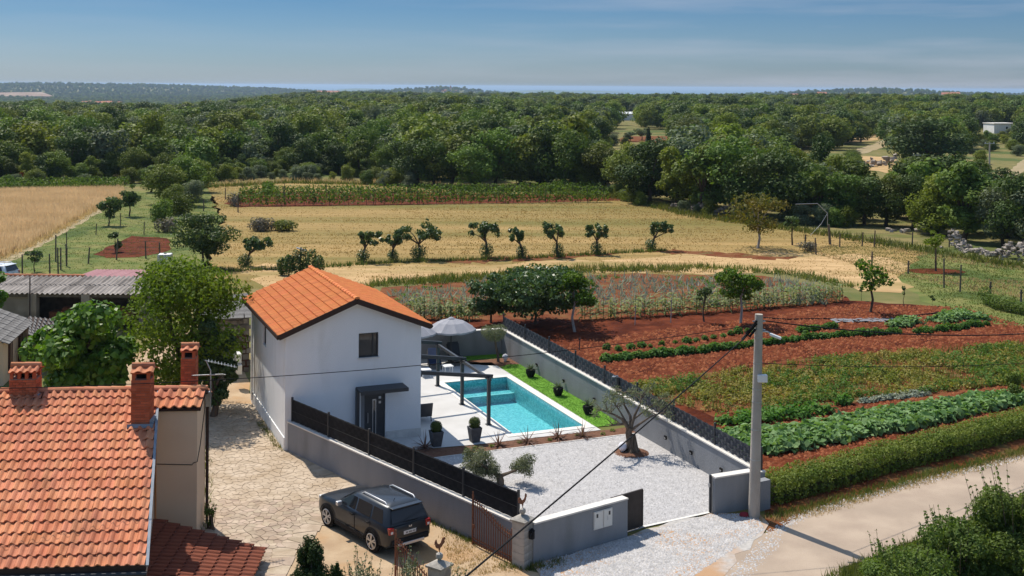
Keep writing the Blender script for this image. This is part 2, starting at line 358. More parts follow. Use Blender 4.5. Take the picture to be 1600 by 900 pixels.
def tree(name, label, cat, px, py, top, hw, mat, n=1400, leaf=.16, nb=9, fork=.35, bark=None, group=None, seed=1, lean=(0,0), Y=None,
         z0f=.38, flat=1.0, rad=.035, aspect=.55, blobs=None, loc=None, height=None, width=None, rb=.42, up=.35):
    g = random.Random(seed)
    if loc is None:
        X, Yb = P(px, py) if Y is None else ((ray(px, py)[0])*Y/F, Y)
        h = Zat(px, top, Yb)[1]; w = hw*Yb/F
    else: X, Yb = loc; h, w = height, width
    t = thing(name, label, cat, (X, Yb, 0), 0, group)
    bl = blobs(h, w) if blobs else [(x+lean[0]*w, y+lean[1]*w, z, a, b, c*flat) for x, y, z, a, b, c in crown_blobs(g, nb, w, h*z0f, h, rb)]
    mb = MB(); limbs(mb, bl, h*rad, h*fork, lean=(lean[0]*w*.5, lean[1]*w*.5), g=g)
    mb.build('trunk', bark or m_bark, t, smooth=True)
    v, f = puff(bl, n, leaf, seed*3+1, aspect=aspect, up=up)
    obj('crown', npmesh('crown', v, f, mat), t)
    return t
def inpoly(x, y, poly):
    p = np.asarray(poly); r = np.zeros(len(x), bool); j = len(p)-1
    for i in range(len(p)):
        xi, yi = p[i]; xj, yj = p[j]
        c = ((yi > y) != (yj > y)) & (x < (xj-xi)*(y-yi)/(yj-yi+1e-12)+xi); r ^= c; j = i
    return r
def scatter(poly, n, seed=0, dens=None):
    g = np.random.default_rng(seed); p = np.asarray(poly); lo, hi = p.min(0), p.max(0); out = []; tot = 0
    for _ in range(60):
        q = lo+(hi-lo)*g.random((n*2+50, 2)); q = q[inpoly(q[:, 0], q[:, 1], p)]
        if dens is not None: q = q[g.random(len(q)) < dens(q)]
        out.append(q); tot += len(q)
        if tot >= n: break
    return np.concatenate(out)[:n]
def blob_noise(q, s, seed=0):
    """cheap smooth noise in 0..1"""
    g = np.random.default_rng(seed); r = np.zeros(len(q))
    for i in range(7):
        a = g.random()*6.28; k = s*(.6+1.3*g.random()); r += np.sin(q[:, 0]*math.cos(a)*k+q[:, 1]*math.sin(a)*k+g.random()*6.28)
    return .5+.5*np.tanh(r/2.2)
def PP(pts, z=0): return [P(x, y, z) for x, y in pts]
def ragged(poly, step=1.2, amp=.15, seed=3):
    g = random.Random(seed); out = []
    for i, a in enumerate(poly):
        b = poly[(i+1) % len(poly)]; d = math.hypot(b[0]-a[0], b[1]-a[1]); k = max(1, min(60, int(d/step)))
        for j in range(k):
            t = j/k; out.append((a[0]+(b[0]-a[0])*t+g.uniform(-amp, amp), a[1]+(b[1]-a[1])*t+g.uniform(-amp, amp)))
    return out
def sheet(name, poly, z, mat, kind='structure', step=1.2, amp=.15, seed=3, parent=None):
    r = ragged(poly, step, amp, seed) if amp else poly
    tri = geometry.tessellate_polygon([[Vector((x, y, 0)) for x, y in r]])
    me = bpy.data.meshes.new(name); me.from_pydata([(x, y, z) for x, y in r], [], [tuple(t) for t in tri])
    bm = bmesh.new(); bm.from_mesh(me)
    for f in bm.faces:
        f.normal_update()
        if f.normal.z < 0: f.normal_flip()
    bm.to_mesh(me); bm.free(); me.materials.append(mat)
    return obj(name, me, parent, kind=kind)
def blades(name, q, h, w, mat, seed=0, lean=.35, kind='stuff', per=3, hv=.5, z=0.0, parent=None):
    """grass: per blades at every point"""
    g = np.random.default_rng(seed); q = np.repeat(np.asarray(q), per, 0); n = len(q)
    q = q+g.normal(size=(n, 2))*w*2.2; hh = h*(1-hv+2*hv*g.random(n)); a = g.random(n)*6.283
    dx = np.stack([np.cos(a), np.sin(a)], 1)*w/2; ln = g.normal(size=(n, 2))*lean*hh[:, None]
    zz = np.full(n, z)
    v = np.stack([np.column_stack([q-dx, zz]), np.column_stack([q+dx, zz]), np.column_stack([q+ln+dx*.12, zz+hh])], 1).reshape(-1, 3)
    return obj(name, npmesh(name, v, np.arange(3*n).reshape(n, 3), mat), parent, kind=kind)
def leafpatch(name, q, r, h, per, size, mat, seed=0, kind='stuff', up=.9, parent=None, z=0.0, loc=(0,0,0), aspect=.65):
    """low leafy plants at every point"""
    g = np.random.default_rng(seed); q = np.repeat(np.asarray(q), per, 0); n = len(q)
    o = g.normal(size=(n, 3)); o /= np.linalg.norm(o, axis=1, keepdims=True); o *= (g.random(n)**.4)[:, None]
    c = np.column_stack([q+o[:, :2]*r, z+h*(.12+.88*np.abs(o[:, 2]))])
    nr = o*.5+np.array([0, 0, up])+g.normal(size=(n, 3))*.45; nr /= np.linalg.norm(nr, axis=1, keepdims=True)
    v, f = leaves(c, nr, size*(.6+.8*g.random(n)), aspect, seed+5)
    return obj(name, npmesh(name, v, f, mat), parent, loc, kind=kind)

# ---------------------------------------------------------------- THE GROUND: terrain, sea, fields
def hill(X, Y, cx, cy, rx, ry, h): return h*np.exp(-((X-cx)/rx)**2-((Y-cy)/ry)**2)
def terrain_z(X, Y):
    X = np.asarray(X, float); Y = np.asarray(Y, float)
    z = np.interp(Y, [0, 500, 900, 1500, 3000, 4500, 6500, 9000, 12000], [0, 0, -1.2, -5.5, -21, -34, -50, -70, -90])
    zl = np.interp(Y, [0, 320, 500, 800, 1000, 1500, 2200, 3000, 3900, 5000, 6500, 9000, 12000], [0, 0, -3.2, -9.5, -14, -24, -33, -36, -38, -42, -52, -70, -90])
    q = np.clip((X/np.maximum(Y, 1)+.30)/.14, 0, 1); q = q*q*(3-2*q); z = zl*(1-q)+z*q          # the land drops into a valley on the left
    far = np.clip((Y-350)/500, 0, 1)
    z = z + far*(1.6*np.sin(X/170+1.3)*np.sin(Y/260)+1.1*np.sin(X/90+Y/140))
    z += hill(X, Y, -2600, 5400, 1100, 900, 44)+hill(X, Y, -1500, 5600, 700, 800, 28)
    z += hill(X, Y, -330, 5000, 330, 420, 32)+hill(X, Y, -250, 5000, 150, 200, 5)
    z += hill(X, Y, 1250, 4200, 420, 420, 33)+hill(X, Y, 2100, 4300, 600, 500, 20)+hill(X, Y, 500, 4600, 300, 300, 5)
    z += hill(X, Y, 330, 800, 160, 160, 2.5)
    return z
POOL = [(3.79, -1.18), (7.165, -1.18), (7.165, 8.05), (3.79, 8.05)]       # pool opening in plot coordinates
hole = [Vector((*LW(*p), 0)) for p in POOL]
NEAR = [Vector((-170, -70, 0)), Vector((170, -70, 0)), Vector((170, 178, 0)), Vector((-170, 178, 0))]
gm = bpy.data.meshes.new('ground')
tri = geometry.tessellate_polygon([NEAR, hole])
gv = [tuple(p) for p in NEAR+hole]; gf = [tuple(t) for t in tri]
ys = [178, 220, 280, 340, 400, 470, 550, 650, 760, 900, 1050, 1250, 1500, 1800, 2150, 2500, 2900, 3300, 3700, 4000, 4200, 4400, 4700, 5000, 5300, 5700, 6200, 7000, 8000, 9500, 12000]
NX = 60; base = len(gv)
for Y in ys:
    xs = np.linspace(-1, 1, NX+1)*(170+max(0, Y-178)*.75)
    for x, z in zip(xs, terrain_z(xs, np.full(NX+1, Y))): gv.append((x, Y, 0 if Y == 178 else z))
for i in range(len(ys)-1):
    for j in range(NX):
        a = base+i*(NX+1)+j; gf.append((a, a+1, a+NX+2, a+NX+1))
gm.from_pydata(gv, [], gf)
bm = bmesh.new(); bm.from_mesh(gm)
for f in bm.faces:
    f.normal_update()
    if f.normal.z < 0: f.normal_flip()
bm.to_mesh(gm); bm.free(); gm.materials.append(m_ground); obj('ground', gm, kind='structure')
m_sea = M('sea water', (.035,.11,.17), rough=.45, spec=.2)
MB().ngon([(-60000, 6000, -62), (60000, 6000, -62), (60000, 55000, -62), (-60000, 55000, -62)]).build('sea', m_sea, kind='structure')
for i, (x, Y, rx, h) in enumerate([(-1900, 14500, 330, 34), (-1450, 15500, 260, 22), (420, 14500, 420, 30), (950, 15500, 500, 22), (-3900, 15000, 800, 20)]):
    mb = MB(); mb.lathe([(rx*1.5, 0), (rx*1.1, h*.35), (rx*.7, h*.75), (rx*.3, h), (.5, h*1.05)], 20, (x, Y, -62.5), sy=.6)
    mb.build('island', l_forest_d, smooth=True, kind='structure')

sheet('meadow', PP([(318, 420), (345, 345), (320, 291), (450, 286), (600, 288), (670, 296), (960, 300), (1010, 322), (1090, 335), (1210, 352), (1330, 372), (1440, 395), (1400, 440), (1330, 428), (1230, 425), (600, 440), (420, 452), (330, 450)]), .008, m_meadow, amp=.5, step=2.5)
sheet('cut_hay_strip', PP([(390, 420), (420, 412), (700, 416), (900, 408), (1080, 398), (1270, 395), (1400, 402), (1405, 432), (1425, 452), (1370, 458), (1250, 428), (1000, 425), (700, 428), (560, 445), (400, 450)]), .014, m_straw, amp=1.1, step=1.6)
sheet('orchard_grass', PP([(-60, 425), (60, 372), (150, 330), (205, 300), (240, 296), (325, 292), (350, 345), (325, 420), (330, 450), (-60, 450)]), .008, m_lawn2, amp=.4, step=2)
sheet('side_meadow', PP([(1250, 392), (1330, 378), (1440, 392), (1640, 420), (1700, 520), (1560, 512), (1440, 470), (1400, 430), (1300, 405)]), .006, m_lawn2, amp=.4, step=2)
WHEAT = PP([(-90, 302), (60, 300), (188, 297), (192, 309), (150, 326), (90, 358), (40, 385), (-90, 445)])
sheet('wheat_field', WHEAT, .01, m_wheatg, amp=.4, step=2)
sheet('dirt_track', PP([(-60, 432), (40, 385), (90, 358), (150, 326), (192, 309), (205, 306), (160, 330), (100, 365), (50, 392), (-60, 445)]), .016, m_track, amp=.3, step=1.5)
sheet('small_dug_plot', PP([(148, 398), (185, 378), (205, 369), (262, 372), (266, 392), (215, 402), (165, 404)]), .02, m_soil, amp=.25)
sheet('vineyard_soil', PP([(352, 318), (370, 324), (560, 321.5), (760, 318), (968, 314), (963, 306), (660, 300), (380, 300)]), .016, m_soil, amp=.4, step=2)
for a in ([(1010, 388), (1100, 393), (1245, 402), (1235, 407), (1060, 398), (1000, 393)], [(640, 408), (720, 404), (960, 395), (940, 401), (760, 411)]):
    sheet('red_earth_streak', PP(a), .02, m_soil2, amp=.75, step=.9)
GARDEN = [LW(9.25, 14), LW(9.25, 0), LW(9.25, -11.5), P(1212, 772), P(1420, 700), P(1640, 655), P(1640, 515), P(1540, 505), P(1480, 480), P(1330, 470), P(1310, 455), P(1180, 440), P(1000, 438), P(760, 446), P(640, 452), P(560, 470), P(585, 520), P(660, 540)]
sheet('garden_soil', GARDEN, .02, m_soil, amp=.2)
sheet('weedy_garden_bed', PP([(600, 450), (760, 437), (1000, 428), (1190, 432), (1310, 455), (1320, 472), (1000, 492), (930, 500), (700, 500), (620, 498), (565, 475)]), .026, m_soil2, amp=.3)
sheet('potato_bed', PP([(975, 600), (1250, 562), (1640, 532), (1640, 600), (1380, 628), (1240, 640), (1120, 655)]), .026, m_soil2, amp=.3)
# road and verge
ROAD = PP([(1700, 690), (1600, 714), (1500, 737), (1420, 757), (1320, 785), (1250, 807), (1208, 830), (1180, 838), (1125, 862), (1095, 905), (1090, 1010), (1300, 1010), (1315, 890), (1400, 855), (1480, 828), (1600, 775), (1750, 715)])
sheet('verge_grass', PP([(1198, 790), (1420, 712), (1700, 640), (1700, 705), (1500, 742), (1250, 812), (1200, 838)]), .012, m_soil2, amp=.15)
sheet('roadside_bank', PP([(1300, 900), (1400, 858), (1480, 830), (1600, 776), (1800, 690), (1900, 1000), (1290, 1010)]), .012, m_lawn2, amp=.2)
sheet('road', ROAD, .03, m_road, amp=.08, step=.8)
sheet('gravel_apron', PP([(836, 884), (920, 856), (978, 838), (1004, 828), (1112, 802), (1180, 802), (1200, 822), (1193, 840), (1152, 866), (1128, 905), (1110, 960), (850, 960)]), .036, m_apron, amp=.15, step=.6)
sheet('sandy_yard', PP([(410, 905), (440, 855), (478, 828), (500, 800), (560, 770), (600, 770), (742, 848), (818, 890), (860, 900), (850, 1010), (380, 1010)]), .014, m_dirt, amp=.12, step=.7)
sheet('earth_yard', PP([(40, 640), (160, 600), (190, 570), (260, 520), (360, 520), (385, 600), (395, 640), (325, 660), (322, 840), (430, 905), (420, 1050), (-100, 1050), (-100, 640)]), .008, m_dirt, amp=.2)

# crazy paving: irregular flagstones, each its own stone
PAV = PP([(323, 850), (321, 700), (322, 640), (392, 636), (402, 655), (441, 703), (500, 738), (556, 768), (505, 797), (476, 830), (440, 856), (415, 905), (330, 905)])
pav = sheet('crazy_paving', PAV, .02, m_joint, amp=.05)
seeds = scatter(PAV, 7000, 5)
keep = []; rad_ = [rnd.uniform(.13, .25) for _ in range(40)]
for s_ in seeds:
    if all((s_[0]-k[0])**2+(s_[1]-k[1])**2 > rad_[len(keep) % 40]**2 for k in keep): keep.append(s_)
keep = np.array(keep)
def cell(i):
    p = keep[i]; d = np.sum((keep-p)**2, 1); nb = np.argsort(d)[1:22]
    poly = [(p[0]-.6, p[1]-.6), (p[0]+.6, p[1]-.6), (p[0]+.6, p[1]+.6), (p[0]-.6, p[1]+.6)]
    for j in nb:
        m_ = (p+keep[j])/2; n_ = keep[j]-p; n_ = n_/np.linalg.norm(n_); m_ = m_-n_*.008; out = []
        for a in range(len(poly)):
            A, B = np.array(poly[a]), np.array(poly[(a+1) % len(poly)]); da, db = np.dot(A-m_, n_), np.dot(B-m_, n_)
            if da <= 0: out.append(tuple(A))
            if (da < 0) != (db < 0) and abs(da-db) > 1e-9: t = da/(da-db); out.append(tuple(A+(B-A)*t))
        poly = out
        if len(poly) < 3: return None
    return poly
order = sorted(range(len(keep)), key=lambda i: keep[i][1]); rest = MB(); cnt = 0
for i in order:
    poly = cell(i)
    if not poly: continue
    zt = .038+rnd.uniform(0, .014)
    if cnt < 300 and pix(*keep[i])[1] < 905:
        c = keep[i]; MB().prism([(x-c[0], y-c[1]) for x, y in poly], 0, zt-.022).build('flagstone', m_flag, pav, (c[0], c[1], .022)); cnt += 1
    else: rest.prism(poly, .022, zt)
rest.build('flagstones', m_flag, pav, kind='stuff')

# ---------------------------------------------------------------- TILES: wavy interlocking roof tiles
def tile_verts(w, l, amp=.055, th=.045, seg=6):
    """one tile: along x the wave, along y downslope (0 top -> l bottom), z proud"""
    vs = []; fs = []
    for j, (y, zo) in enumerate(((0, 0.0), (l*1.06, .048))):
        for i in range(seg+1):
            t = i/seg; z = amp*max(0, math.sin(math.pi*min(1, t/.62)))**.9 if t < .62 else -.012*math.sin(math.pi*(t-.62)/.38)
            vs.append((t*w, y, z+zo))
    n = seg+1
    for i in range(seg): fs.append((i, i+n, i+n+1, i+1))
    for i in range(n): x, y, z = vs[n+i]; vs.append((x, y, z-th))
    for i in range(seg): fs.append((n+i, 2*n+i, 2*n+i+1, n+i+1))
    return vs, fs
def tile_roof(parent, origin, e1, e2, nc, nr, mat, mat_i, limit, key, skip=None, amp=.055, name='tile'):
    """origin = top corner; e1 along the ridge, e2 down the slope (vectors of the whole roof); the best-seen tiles are single parts"""
    e1, e2 = Vector(e1), Vector(e2); n = e1.cross(e2).normalized()
    if n.z < 0: n = -n
    w, l = e1.length/nc, e2.length/nr; d1, d2 = e1.normalized(), e2.normalized()
    vs, fs = tile_verts(w, l, amp); me = MB().add(vs, fs).mesh(name, mat)
    B = Matrix((( d1.x, d2.x, n.x, 0), (d1.y, d2.y, n.y, 0), (d1.z, d2.z, n.z, 0), (0, 0, 0, 1)))
    cells = [(r, c) for r in range(nr) for c in range(nc) if not (skip and skip(r, c))]
    cells.sort(key=key); rest = MB()
    for k, (r, c) in enumerate(cells):
        p = Vector(origin)+e1*(c/nc)+e2*(r/nr)+n*.01
        M4 = Matrix.Translation(p) @ B @ Matrix.Rotation(rnd.uniform(-.025, .025), 4, 'Z') @ Matrix.Rotation(rnd.uniform(-.015, .015), 4, 'X')
        if k < limit:
            o = bpy.data.objects.new(name, me); COL.objects.link(o); o.parent = parent; o.matrix_local = M4
        else: rest.add([M4 @ Vector(v) for v in vs], fs)
    if rest.v: rest.build(name+'s', mat_i, parent, kind='stuff')
def ridge(parent, a, b, n, r, mat, name='ridge_tile'):
    a, b = Vector(a), Vector(b); d = (b-a)/n
    for i in range(n):
        p, q = a+d*i, a+d*(i+1.08); mb = MB(); x = d.normalized().cross(Vector((0,0,1))).normalized(); vs = []
        for e, rr in ((p, r*1.12), (q, r*.95)):
            for k in range(7):
                t = math.pi*k/6; vs.append(e+x*math.cos(t)*rr+Vector((0,0,1))*(math.sin(t)*rr*.8-.03))
        mb.add(vs, [(k, k+1, k+8, k+7) for k in range(6)]+[(6,5,4,3,2,1,0), (7,8,9,10,11,12,13)])
        mb.build(name, mat, parent)

# ---------------------------------------------------------------- WHITE HOUSE (plot frame: x to the right, y away)
PL = (O.x, O.y, 0)
wh = thing('white_house', 'two-storey white rendered house with orange tiled gable roof beside the pool', 'house', PL, TH)
EZ, RZ, DEP, WX, AP = 4.9, 6.05, 8.4, -5.8, -2.9
def front_wall():
    """gable wall with window and door holes, in strips"""
    mb = MB(); th = .3
    def top(x): return EZ+(RZ-EZ)*(1-abs(x-AP)/2.9)-.03
    xs = [WX, -2.73, -1.88, 0]
    holes = {(-2.73, -1.88): (3.57, 4.6)}
    def slab(x0, x1, z0, t0, t1):
        mb.add([(x0,0,z0),(x1,0,z0),(x1,0,t1),(x0,0,t0),(x0,th,z0),(x1,th,z0),(x1,th,t1),(x0,th,t0)],
               [(0,1,2,3),(5,4,7,6),(4,0,3,7),(1,5,6,2),(3,2,6,7),(4,5,1,0)])
    slab(WX, -2.9, 0, top(WX), top(-2.9)); slab(-2.9, -2.73, 0, top(-2.9), top(-2.73))
    slab(-2.73, -2.62, 0, 3.57, 3.57); slab(-2.62, -1.88, 2.1, 3.57, 3.57); slab(-2.73, -1.88, 4.6, top(-2.73), top(-1.88))
    slab(-1.88, -1.56, 2.1, top(-1.88), top(-1.56)); slab(-1.56, 0, 0, top(-1.56), top(0))
    return mb
fw = front_wall()
# side and back walls
fw.add([(0,.3,0),(0,DEP,0),(0,DEP,EZ),(0,.3,EZ),(-.3,.3,0),(-.3,DEP,0),(-.3,DEP,EZ),(-.3,.3,EZ)], [(0,1,2,3),(5,4,7,6),(4,0,3,7),(1,5,6,2),(3,2,6,7),(4,5,1,0)])
def lslab(y0, y1, z0, z1): fw.box((WX+.15, (y0+y1)/2, (z0+z1)/2), (.3, y1-y0, z1-z0))
lslab(.3, 4.4, 0, EZ); lslab(5.2, DEP, 0, EZ); lslab(4.4, 5.2, 0, 3.33); lslab(4.4, 5.2, 4.28, EZ)
fw.add([(WX+.3,DEP-.3,0),(-.3,DEP-.3,0),(-.3,DEP-.3,EZ),(AP,DEP-.3,RZ-.03),(WX+.3,DEP-.3,EZ),(WX+.3,DEP,0),(-.3,DEP,0),(-.3,DEP,EZ),(AP,DEP,RZ-.03),(WX+.3,DEP,EZ)],
       [(4,3,2,1,0),(5,6,7,8,9),(0,1,6,5),(2,3,8,7),(3,4,9,8)])
fw.build('wall', m_white, wh)
MB().box((-.76, -.012, .19), (1.54, .03, .38)).box((.012, 4.2, .19), (.03, 8.2, .38)).build('plinth', m_plinth, wh)
MB().box((-5.815, 4, .28), (.05, 7.9, .56)).build('plinth', m_white, wh)
wn_ = MB()
for c, d in (((-2.305, .12, 3.60), (.85, .1, .06)), ((-2.305, .12, 4.57), (.85, .1, .06)), ((-2.70, .12, 4.085), (.06, .1, .91)), ((-1.91, .12, 4.085), (.06, .1, .91))): wn_.box(c, d)
win = wn_.build('window', m_anth, wh)
MB().box((-2.305, .13, 4.085), (.73, .02, .91)).build('pane', m_glass, win)
MB().box((-2.1, .10, 4.085), (.05, .05, .91)).build('mullion', m_anth, win)
MB().box((-2.305, -.02, 3.555), (.95, .1, .03)).build('window_sill', m_cap, win)
MB().box((-2.4, .19, 3.78), (.55, .03, .22)).build('curtain', m_cap, win)
w2 = MB().box((WX+.12, 4.8, 3.36), (.08, .8, .06)).box((WX+.12, 4.8, 4.25), (.08, .8, .06)).box((WX+.12, 4.43, 3.805), (.08, .06, .83)).box((WX+.12, 5.17, 3.805), (.08, .06, .83)).build('window', m_anth, wh)
MB().box((WX+.13, 4.8, 3.805), (.02, .68, .83)).build('pane', m_glass, w2)
dr = MB().box((-2.09, .13, 1.05), (1.06, .06, 2.1)).build('door', m_anth, wh)
MB().box((-2.53, .08, 1.02), (.16, .04, 1.9)).build('side_light', m_greywall, dr)
MB().box((-2.02, .085, 1.02), (.16, .03, 1.5)).build('glass_strip', m_steel, dr)
MB().box((-2.02, .066, 1.02), (.09, .012, 1.4)).build('pane', m_glass, dr)
MB().tube([(-2.3, .05, .8), (-2.3, .05, 1.2)], .015, 6).box((-2.3, .075, .8), (.02, .06, .02)).box((-2.3, .075, 1.2), (.02, .06, .02)).build('handle', m_steel, dr)
MB().box((-1.78, .09, 1.62), (.1, .03, .1)).build('doorbell', m_steel, dr)
MB().box((-1.78, .09, 1.82), (.1, .03, .1)).build('door_plate', m_white_pl, dr)
cn = MB().box((-1.825, -.42, 2.34), (2.03, .86, .07)).box((-1.825, -.86, 2.30), (2.05, .03, .14)).build('door_canopy', m_anth, wh)
MB().box((-2.80, -.12, 1.17), (.12, .26, 2.32)).build('side_post', m_anth, cn)
MB().box((-2.02, -.03, 2.17), (.1, .06, .16)).build('wall_lamp', m_steel, wh)
# roof
OV = .34; zs = (RZ-EZ)/2.9
mb = MB()
for sgn in (-1, 1):
    xe = AP+sgn*(2.9+OV); ze = RZ-zs*(2.9+OV)
    mb.add([(AP,-.3,RZ+.02),(xe,-.3,ze+.02),(xe,DEP+.3,ze+.02),(AP,DEP+.3,RZ+.02),(AP,-.3,RZ-.1),(xe,-.3,ze-.1),(xe,DEP+.3,ze-.1),(AP,DEP+.3,RZ-.1)],
           [(0,1,2,3),(7,6,5,4),(0,4,5,1),(1,5,6,2),(2,6,7,3)])
mb.build('roof_deck', m_fascia, wh)
fb = MB()
for sgn in (-1, 1):
    xe = AP+sgn*(2.9+OV); ze = RZ-zs*(2.9+OV)
    fb.beam((AP, -.335, RZ-.03), (xe, -.335, ze-.03), .05, .22)
    fb.beam((xe+sgn*.03, -.33, ze-.03), (xe+sgn*.03, DEP+.3, ze-.03), .05, .16)
fb.build('fascia', m_fascia, wh)
sl = Vector((2.9+OV, 0, -zs*(2.9+OV)))
tile_roof(wh, (AP, -.36, RZ+.04), (0, DEP+.68, 0), (-sl.x, 0, sl.z), 40, 10, m_tile_w, m_tile_wi, 300, lambda rc: rc[1], amp=.035)
tile_roof(wh, (AP, DEP+.32, RZ+.04), (0, -(DEP+.68), 0), (sl.x, 0, sl.z), 40, 10, m_tile_w, m_tile_wi, 0, lambda rc: rc[1], amp=.035)
ridge(wh, (AP, -.38, RZ+.1), (AP, DEP+.33, RZ+.1), 22, .11, m_tile_w)
MB().tube([(.42, -.2, 4.72), (.42, DEP, 4.72)], .06, 8).build('gutter', m_anth, wh)
MB().tube([(-5.86, 7.6, 4.6), (-5.86, 7.6, .2)], .04, 8).build('downpipe', m_white_pl, wh)
# lower rear annex with grey wall beside the left side
def on_left(px, py, a=-5.84):
    x, v = ray(px, py); Y = (a+O.dot(W))/(x/F*W.x+W.y); X = x*Y/F
    return (Vector((X, Y))-O).dot(U), H-v*Y/F
for (p0, p1) in (((371, 549), (382, 566)), ((373, 567), (382, 583))):
    y, z = on_left((p0[0]+p1[0])/2, (p0[1]+p1[1])/2); 
    ac = thing('air_conditioner', 'white outdoor air conditioner unit on the house side wall, '+('the upper' if p0[1] < 560 else 'the lower')+' of the pair', 'air conditioner', (*LW(-5.84, y), z), TH)
    MB().box((-.17, 0, 0), (.3, .62, .42)).build('case', m_plinth, ac, bevel=.02)
    mb = MB(); 
    for k in range(6): mb.tube([(-.328, -.12+.17*math.cos(a), .17*math.sin(a)) for a in np.linspace(0, 6.283, 13)], .006, 4) if k == 0 else mb.box((-.328, -.12, -.15+k*.05), (.008, .30, .008))
    mb.build('fan_grille', m_anth, ac)
    MB().box((-.1, .2, -.235), (.2, .04, .06)).box((-.1, -.2, -.235), (.2, .04, .06)).build('bracket', m_steel, ac)

# ---------------------------------------------------------------- POOL TERRACE, LAWN, GRAVEL
def lsheet(name, pts, z, mat, amp=0, step=.5, hole_=None):
    pw = [LW(*p) for p in pts]
    if hole_:
        lp = [[Vector((*q, 0)) for q in pw], [Vector((*LW(*q), 0)) for q in hole_]]
        tri = geometry.tessellate_polygon(lp); vs = [(p.x, p.y, z) for p in lp[0]+lp[1]]
        me = bpy.data.meshes.new(name); me.from_pydata(vs, [], [tuple(t) for t in tri])
        bm = bmesh.new(); bm.from_mesh(me)
        for f in bm.faces:
            f.normal_update()
            if f.normal.z < 0: f.normal_flip()
        bm.to_mesh(me); bm.free(); me.materials.append(mat); return obj(name, me, kind='structure')
    return sheet(name, pw, z, mat, amp=amp, step=step)
CI = .36
lsheet('terrace', [(-2.7, -1.3), (-.55, -1.75), (1.9, -1.98), (7.6, -1.98), (7.6, 11.3), (5.6, 11.9), (5.4, 13.2), (0, 13.4), (0, 0), (-2.7, 0)], .03, m_terrace, hole_=[(3.79-CI+.02, -1.18-CI+.02), (7.165+CI-.02, -1.18-CI+.02), (7.165+CI-.02, 8.05+CI-.02), (3.79-CI+.02, 8.05+CI-.02)])
lsheet('gravel_yard', [(-5.6, -.1), (-2.7, -.1), (-2.7, -1.3), (-.55, -1.75), (-.4, -2.9), (8.9, -2.85), (9.0, -12.2), (6.9, -12.2), (3.9, -12.6), (-1.0, -13.7)], .012, m_gravel)
lsheet('garden_bed', [(-1.5, -1.6), (-.55, -1.8), (1.9, -2.02), (8.9, -2.02), (8.9, -2.9), (.5, -2.95), (-.7, -3.0)], .02, m_mulch, amp=.03, step=.3)
lsheet('bed_edging', [(-.7, -2.98), (.5, -2.93), (8.9, -2.88), (8.9, -2.95), (.5, -3.0), (-.7, -3.05)], .03, m_plinth)
lsheet('lawn', [(7.6, -1.5), (8.5, -1.55), (8.92, -1.0), (8.9, 10.3), (8.2, 10.5), (7.62, 10.0)], .034, m_turf)
lsheet('lawn', [(5.7, 12.0), (8.9, 12.0), (8.9, 13.0), (5.5, 13.25)], .034, m_turf)
lsheet('tree_bed', [(5.9, 11.7), (7.3, 10.6), (8.3, 10.4), (8.9, 10.4), (8.9, 12.0), (6.2, 12.0)], .03, m_mulch, amp=.05, step=.3)
lsheet('gate_threshold', [(3.85, -12.62), (6.92, -12.25), (6.92, -12.13), (3.85, -12.5)], .044, m_coping)
def turfpts(pts, n, seed): return scatter([LW(*p) for p in pts], n, seed)
blades('turf_pile', np.vstack([turfpts([(7.6, -1.5), (8.5, -1.55), (8.92, -1.0), (8.9, 10.3), (8.2, 10.5), (7.62, 10.0)], 9000, 1), turfpts([(5.7, 12.0), (8.9, 12.0), (8.9, 13.0), (5.5, 13.25)], 2000, 2)]), .018, .02, m_turf, 2, per=2, z=.034)
# gravel stones lying proud
def stones(name, q, r, mat, seed=0, z=.012):
    g = np.random.default_rng(seed); n = len(q); s = r*(.5+g.random(n)); V = []; base_ = np.array([(1,0,0),(-.5,.87,0),(-.5,-.87,0),(0,0,.8)])
    a = g.random(n)*6.28; ca, sa = np.cos(a), np.sin(a)
    v = np.stack([np.column_stack([q[:, 0]+s*(b[0]*ca-b[1]*sa), q[:, 1]+s*(b[0]*sa+b[1]*ca), np.full(n, z)+s*b[2]+0]) for b in base_], 1).reshape(-1, 3)
    f = (np.arange(n)*4)[:, None, None]+np.array([(0,1,3),(1,2,3),(2,0,3)])[None]
    return obj(name, npmesh(name, v, f.reshape(-1, 3), mat), kind='stuff')
m_peb = M('grey pebbles', (.38,.37,.37), (.48,.465,.46), 3, .9, var=.22, island=True)
stones('gravel', scatter([LW(*p) for p in [(-5.4, -.4), (-2.7, -1.2), (-.4, -3.0), (8.8, -3.0), (8.9, -12.1), (3.9, -12.5), (-1.0, -13.5)]], 26000, 4), .035, m_peb, 5)
stones('gravel', scatter(PP([(840, 882), (978, 842), (1112, 805), (1180, 804), (1195, 830), (1130, 870), (1080, 905), (850, 915)]), 12000, 6), .035, m_peb, 7, .036)

# ---------------------------------------------------------------- SWIMMING POOL
pool = thing('swimming_pool', 'rectangular turquoise swimming pool with white coping and entry steps', 'pool', PL, TH)
x0, y0, x1, y1 = 3.79, -1.18, 7.165, 8.05; DEPTH = -.95
mo = bpy.data.materials.new('pool mosaic'); mo.use_nodes = True; nt = mo.node_tree
b = nt.nodes['Principled BSDF']; b.inputs['Roughness'].default_value = .4
t_ = nt.nodes.new('ShaderNodeTexCoord'); v_ = nt.nodes.new('ShaderNodeTexVoronoi'); v_.inputs['Scale'].default_value = 14
r_ = nt.nodes.new('ShaderNodeValToRGB'); e_ = r_.color_ramp
e_.elements[0].color = (.09,.42,.48,1); e_.elements[1].color = (.27,.65,.69,1); e_.elements[0].position = .1; e_.elements[1].position = .9
n_ = nt.nodes.new('ShaderNodeSeparateColor'); nt.links.new(t_.outputs['Object'], v_.inputs['Vector']); nt.links.new(v_.outputs['Color'], n_.inputs['Color'])
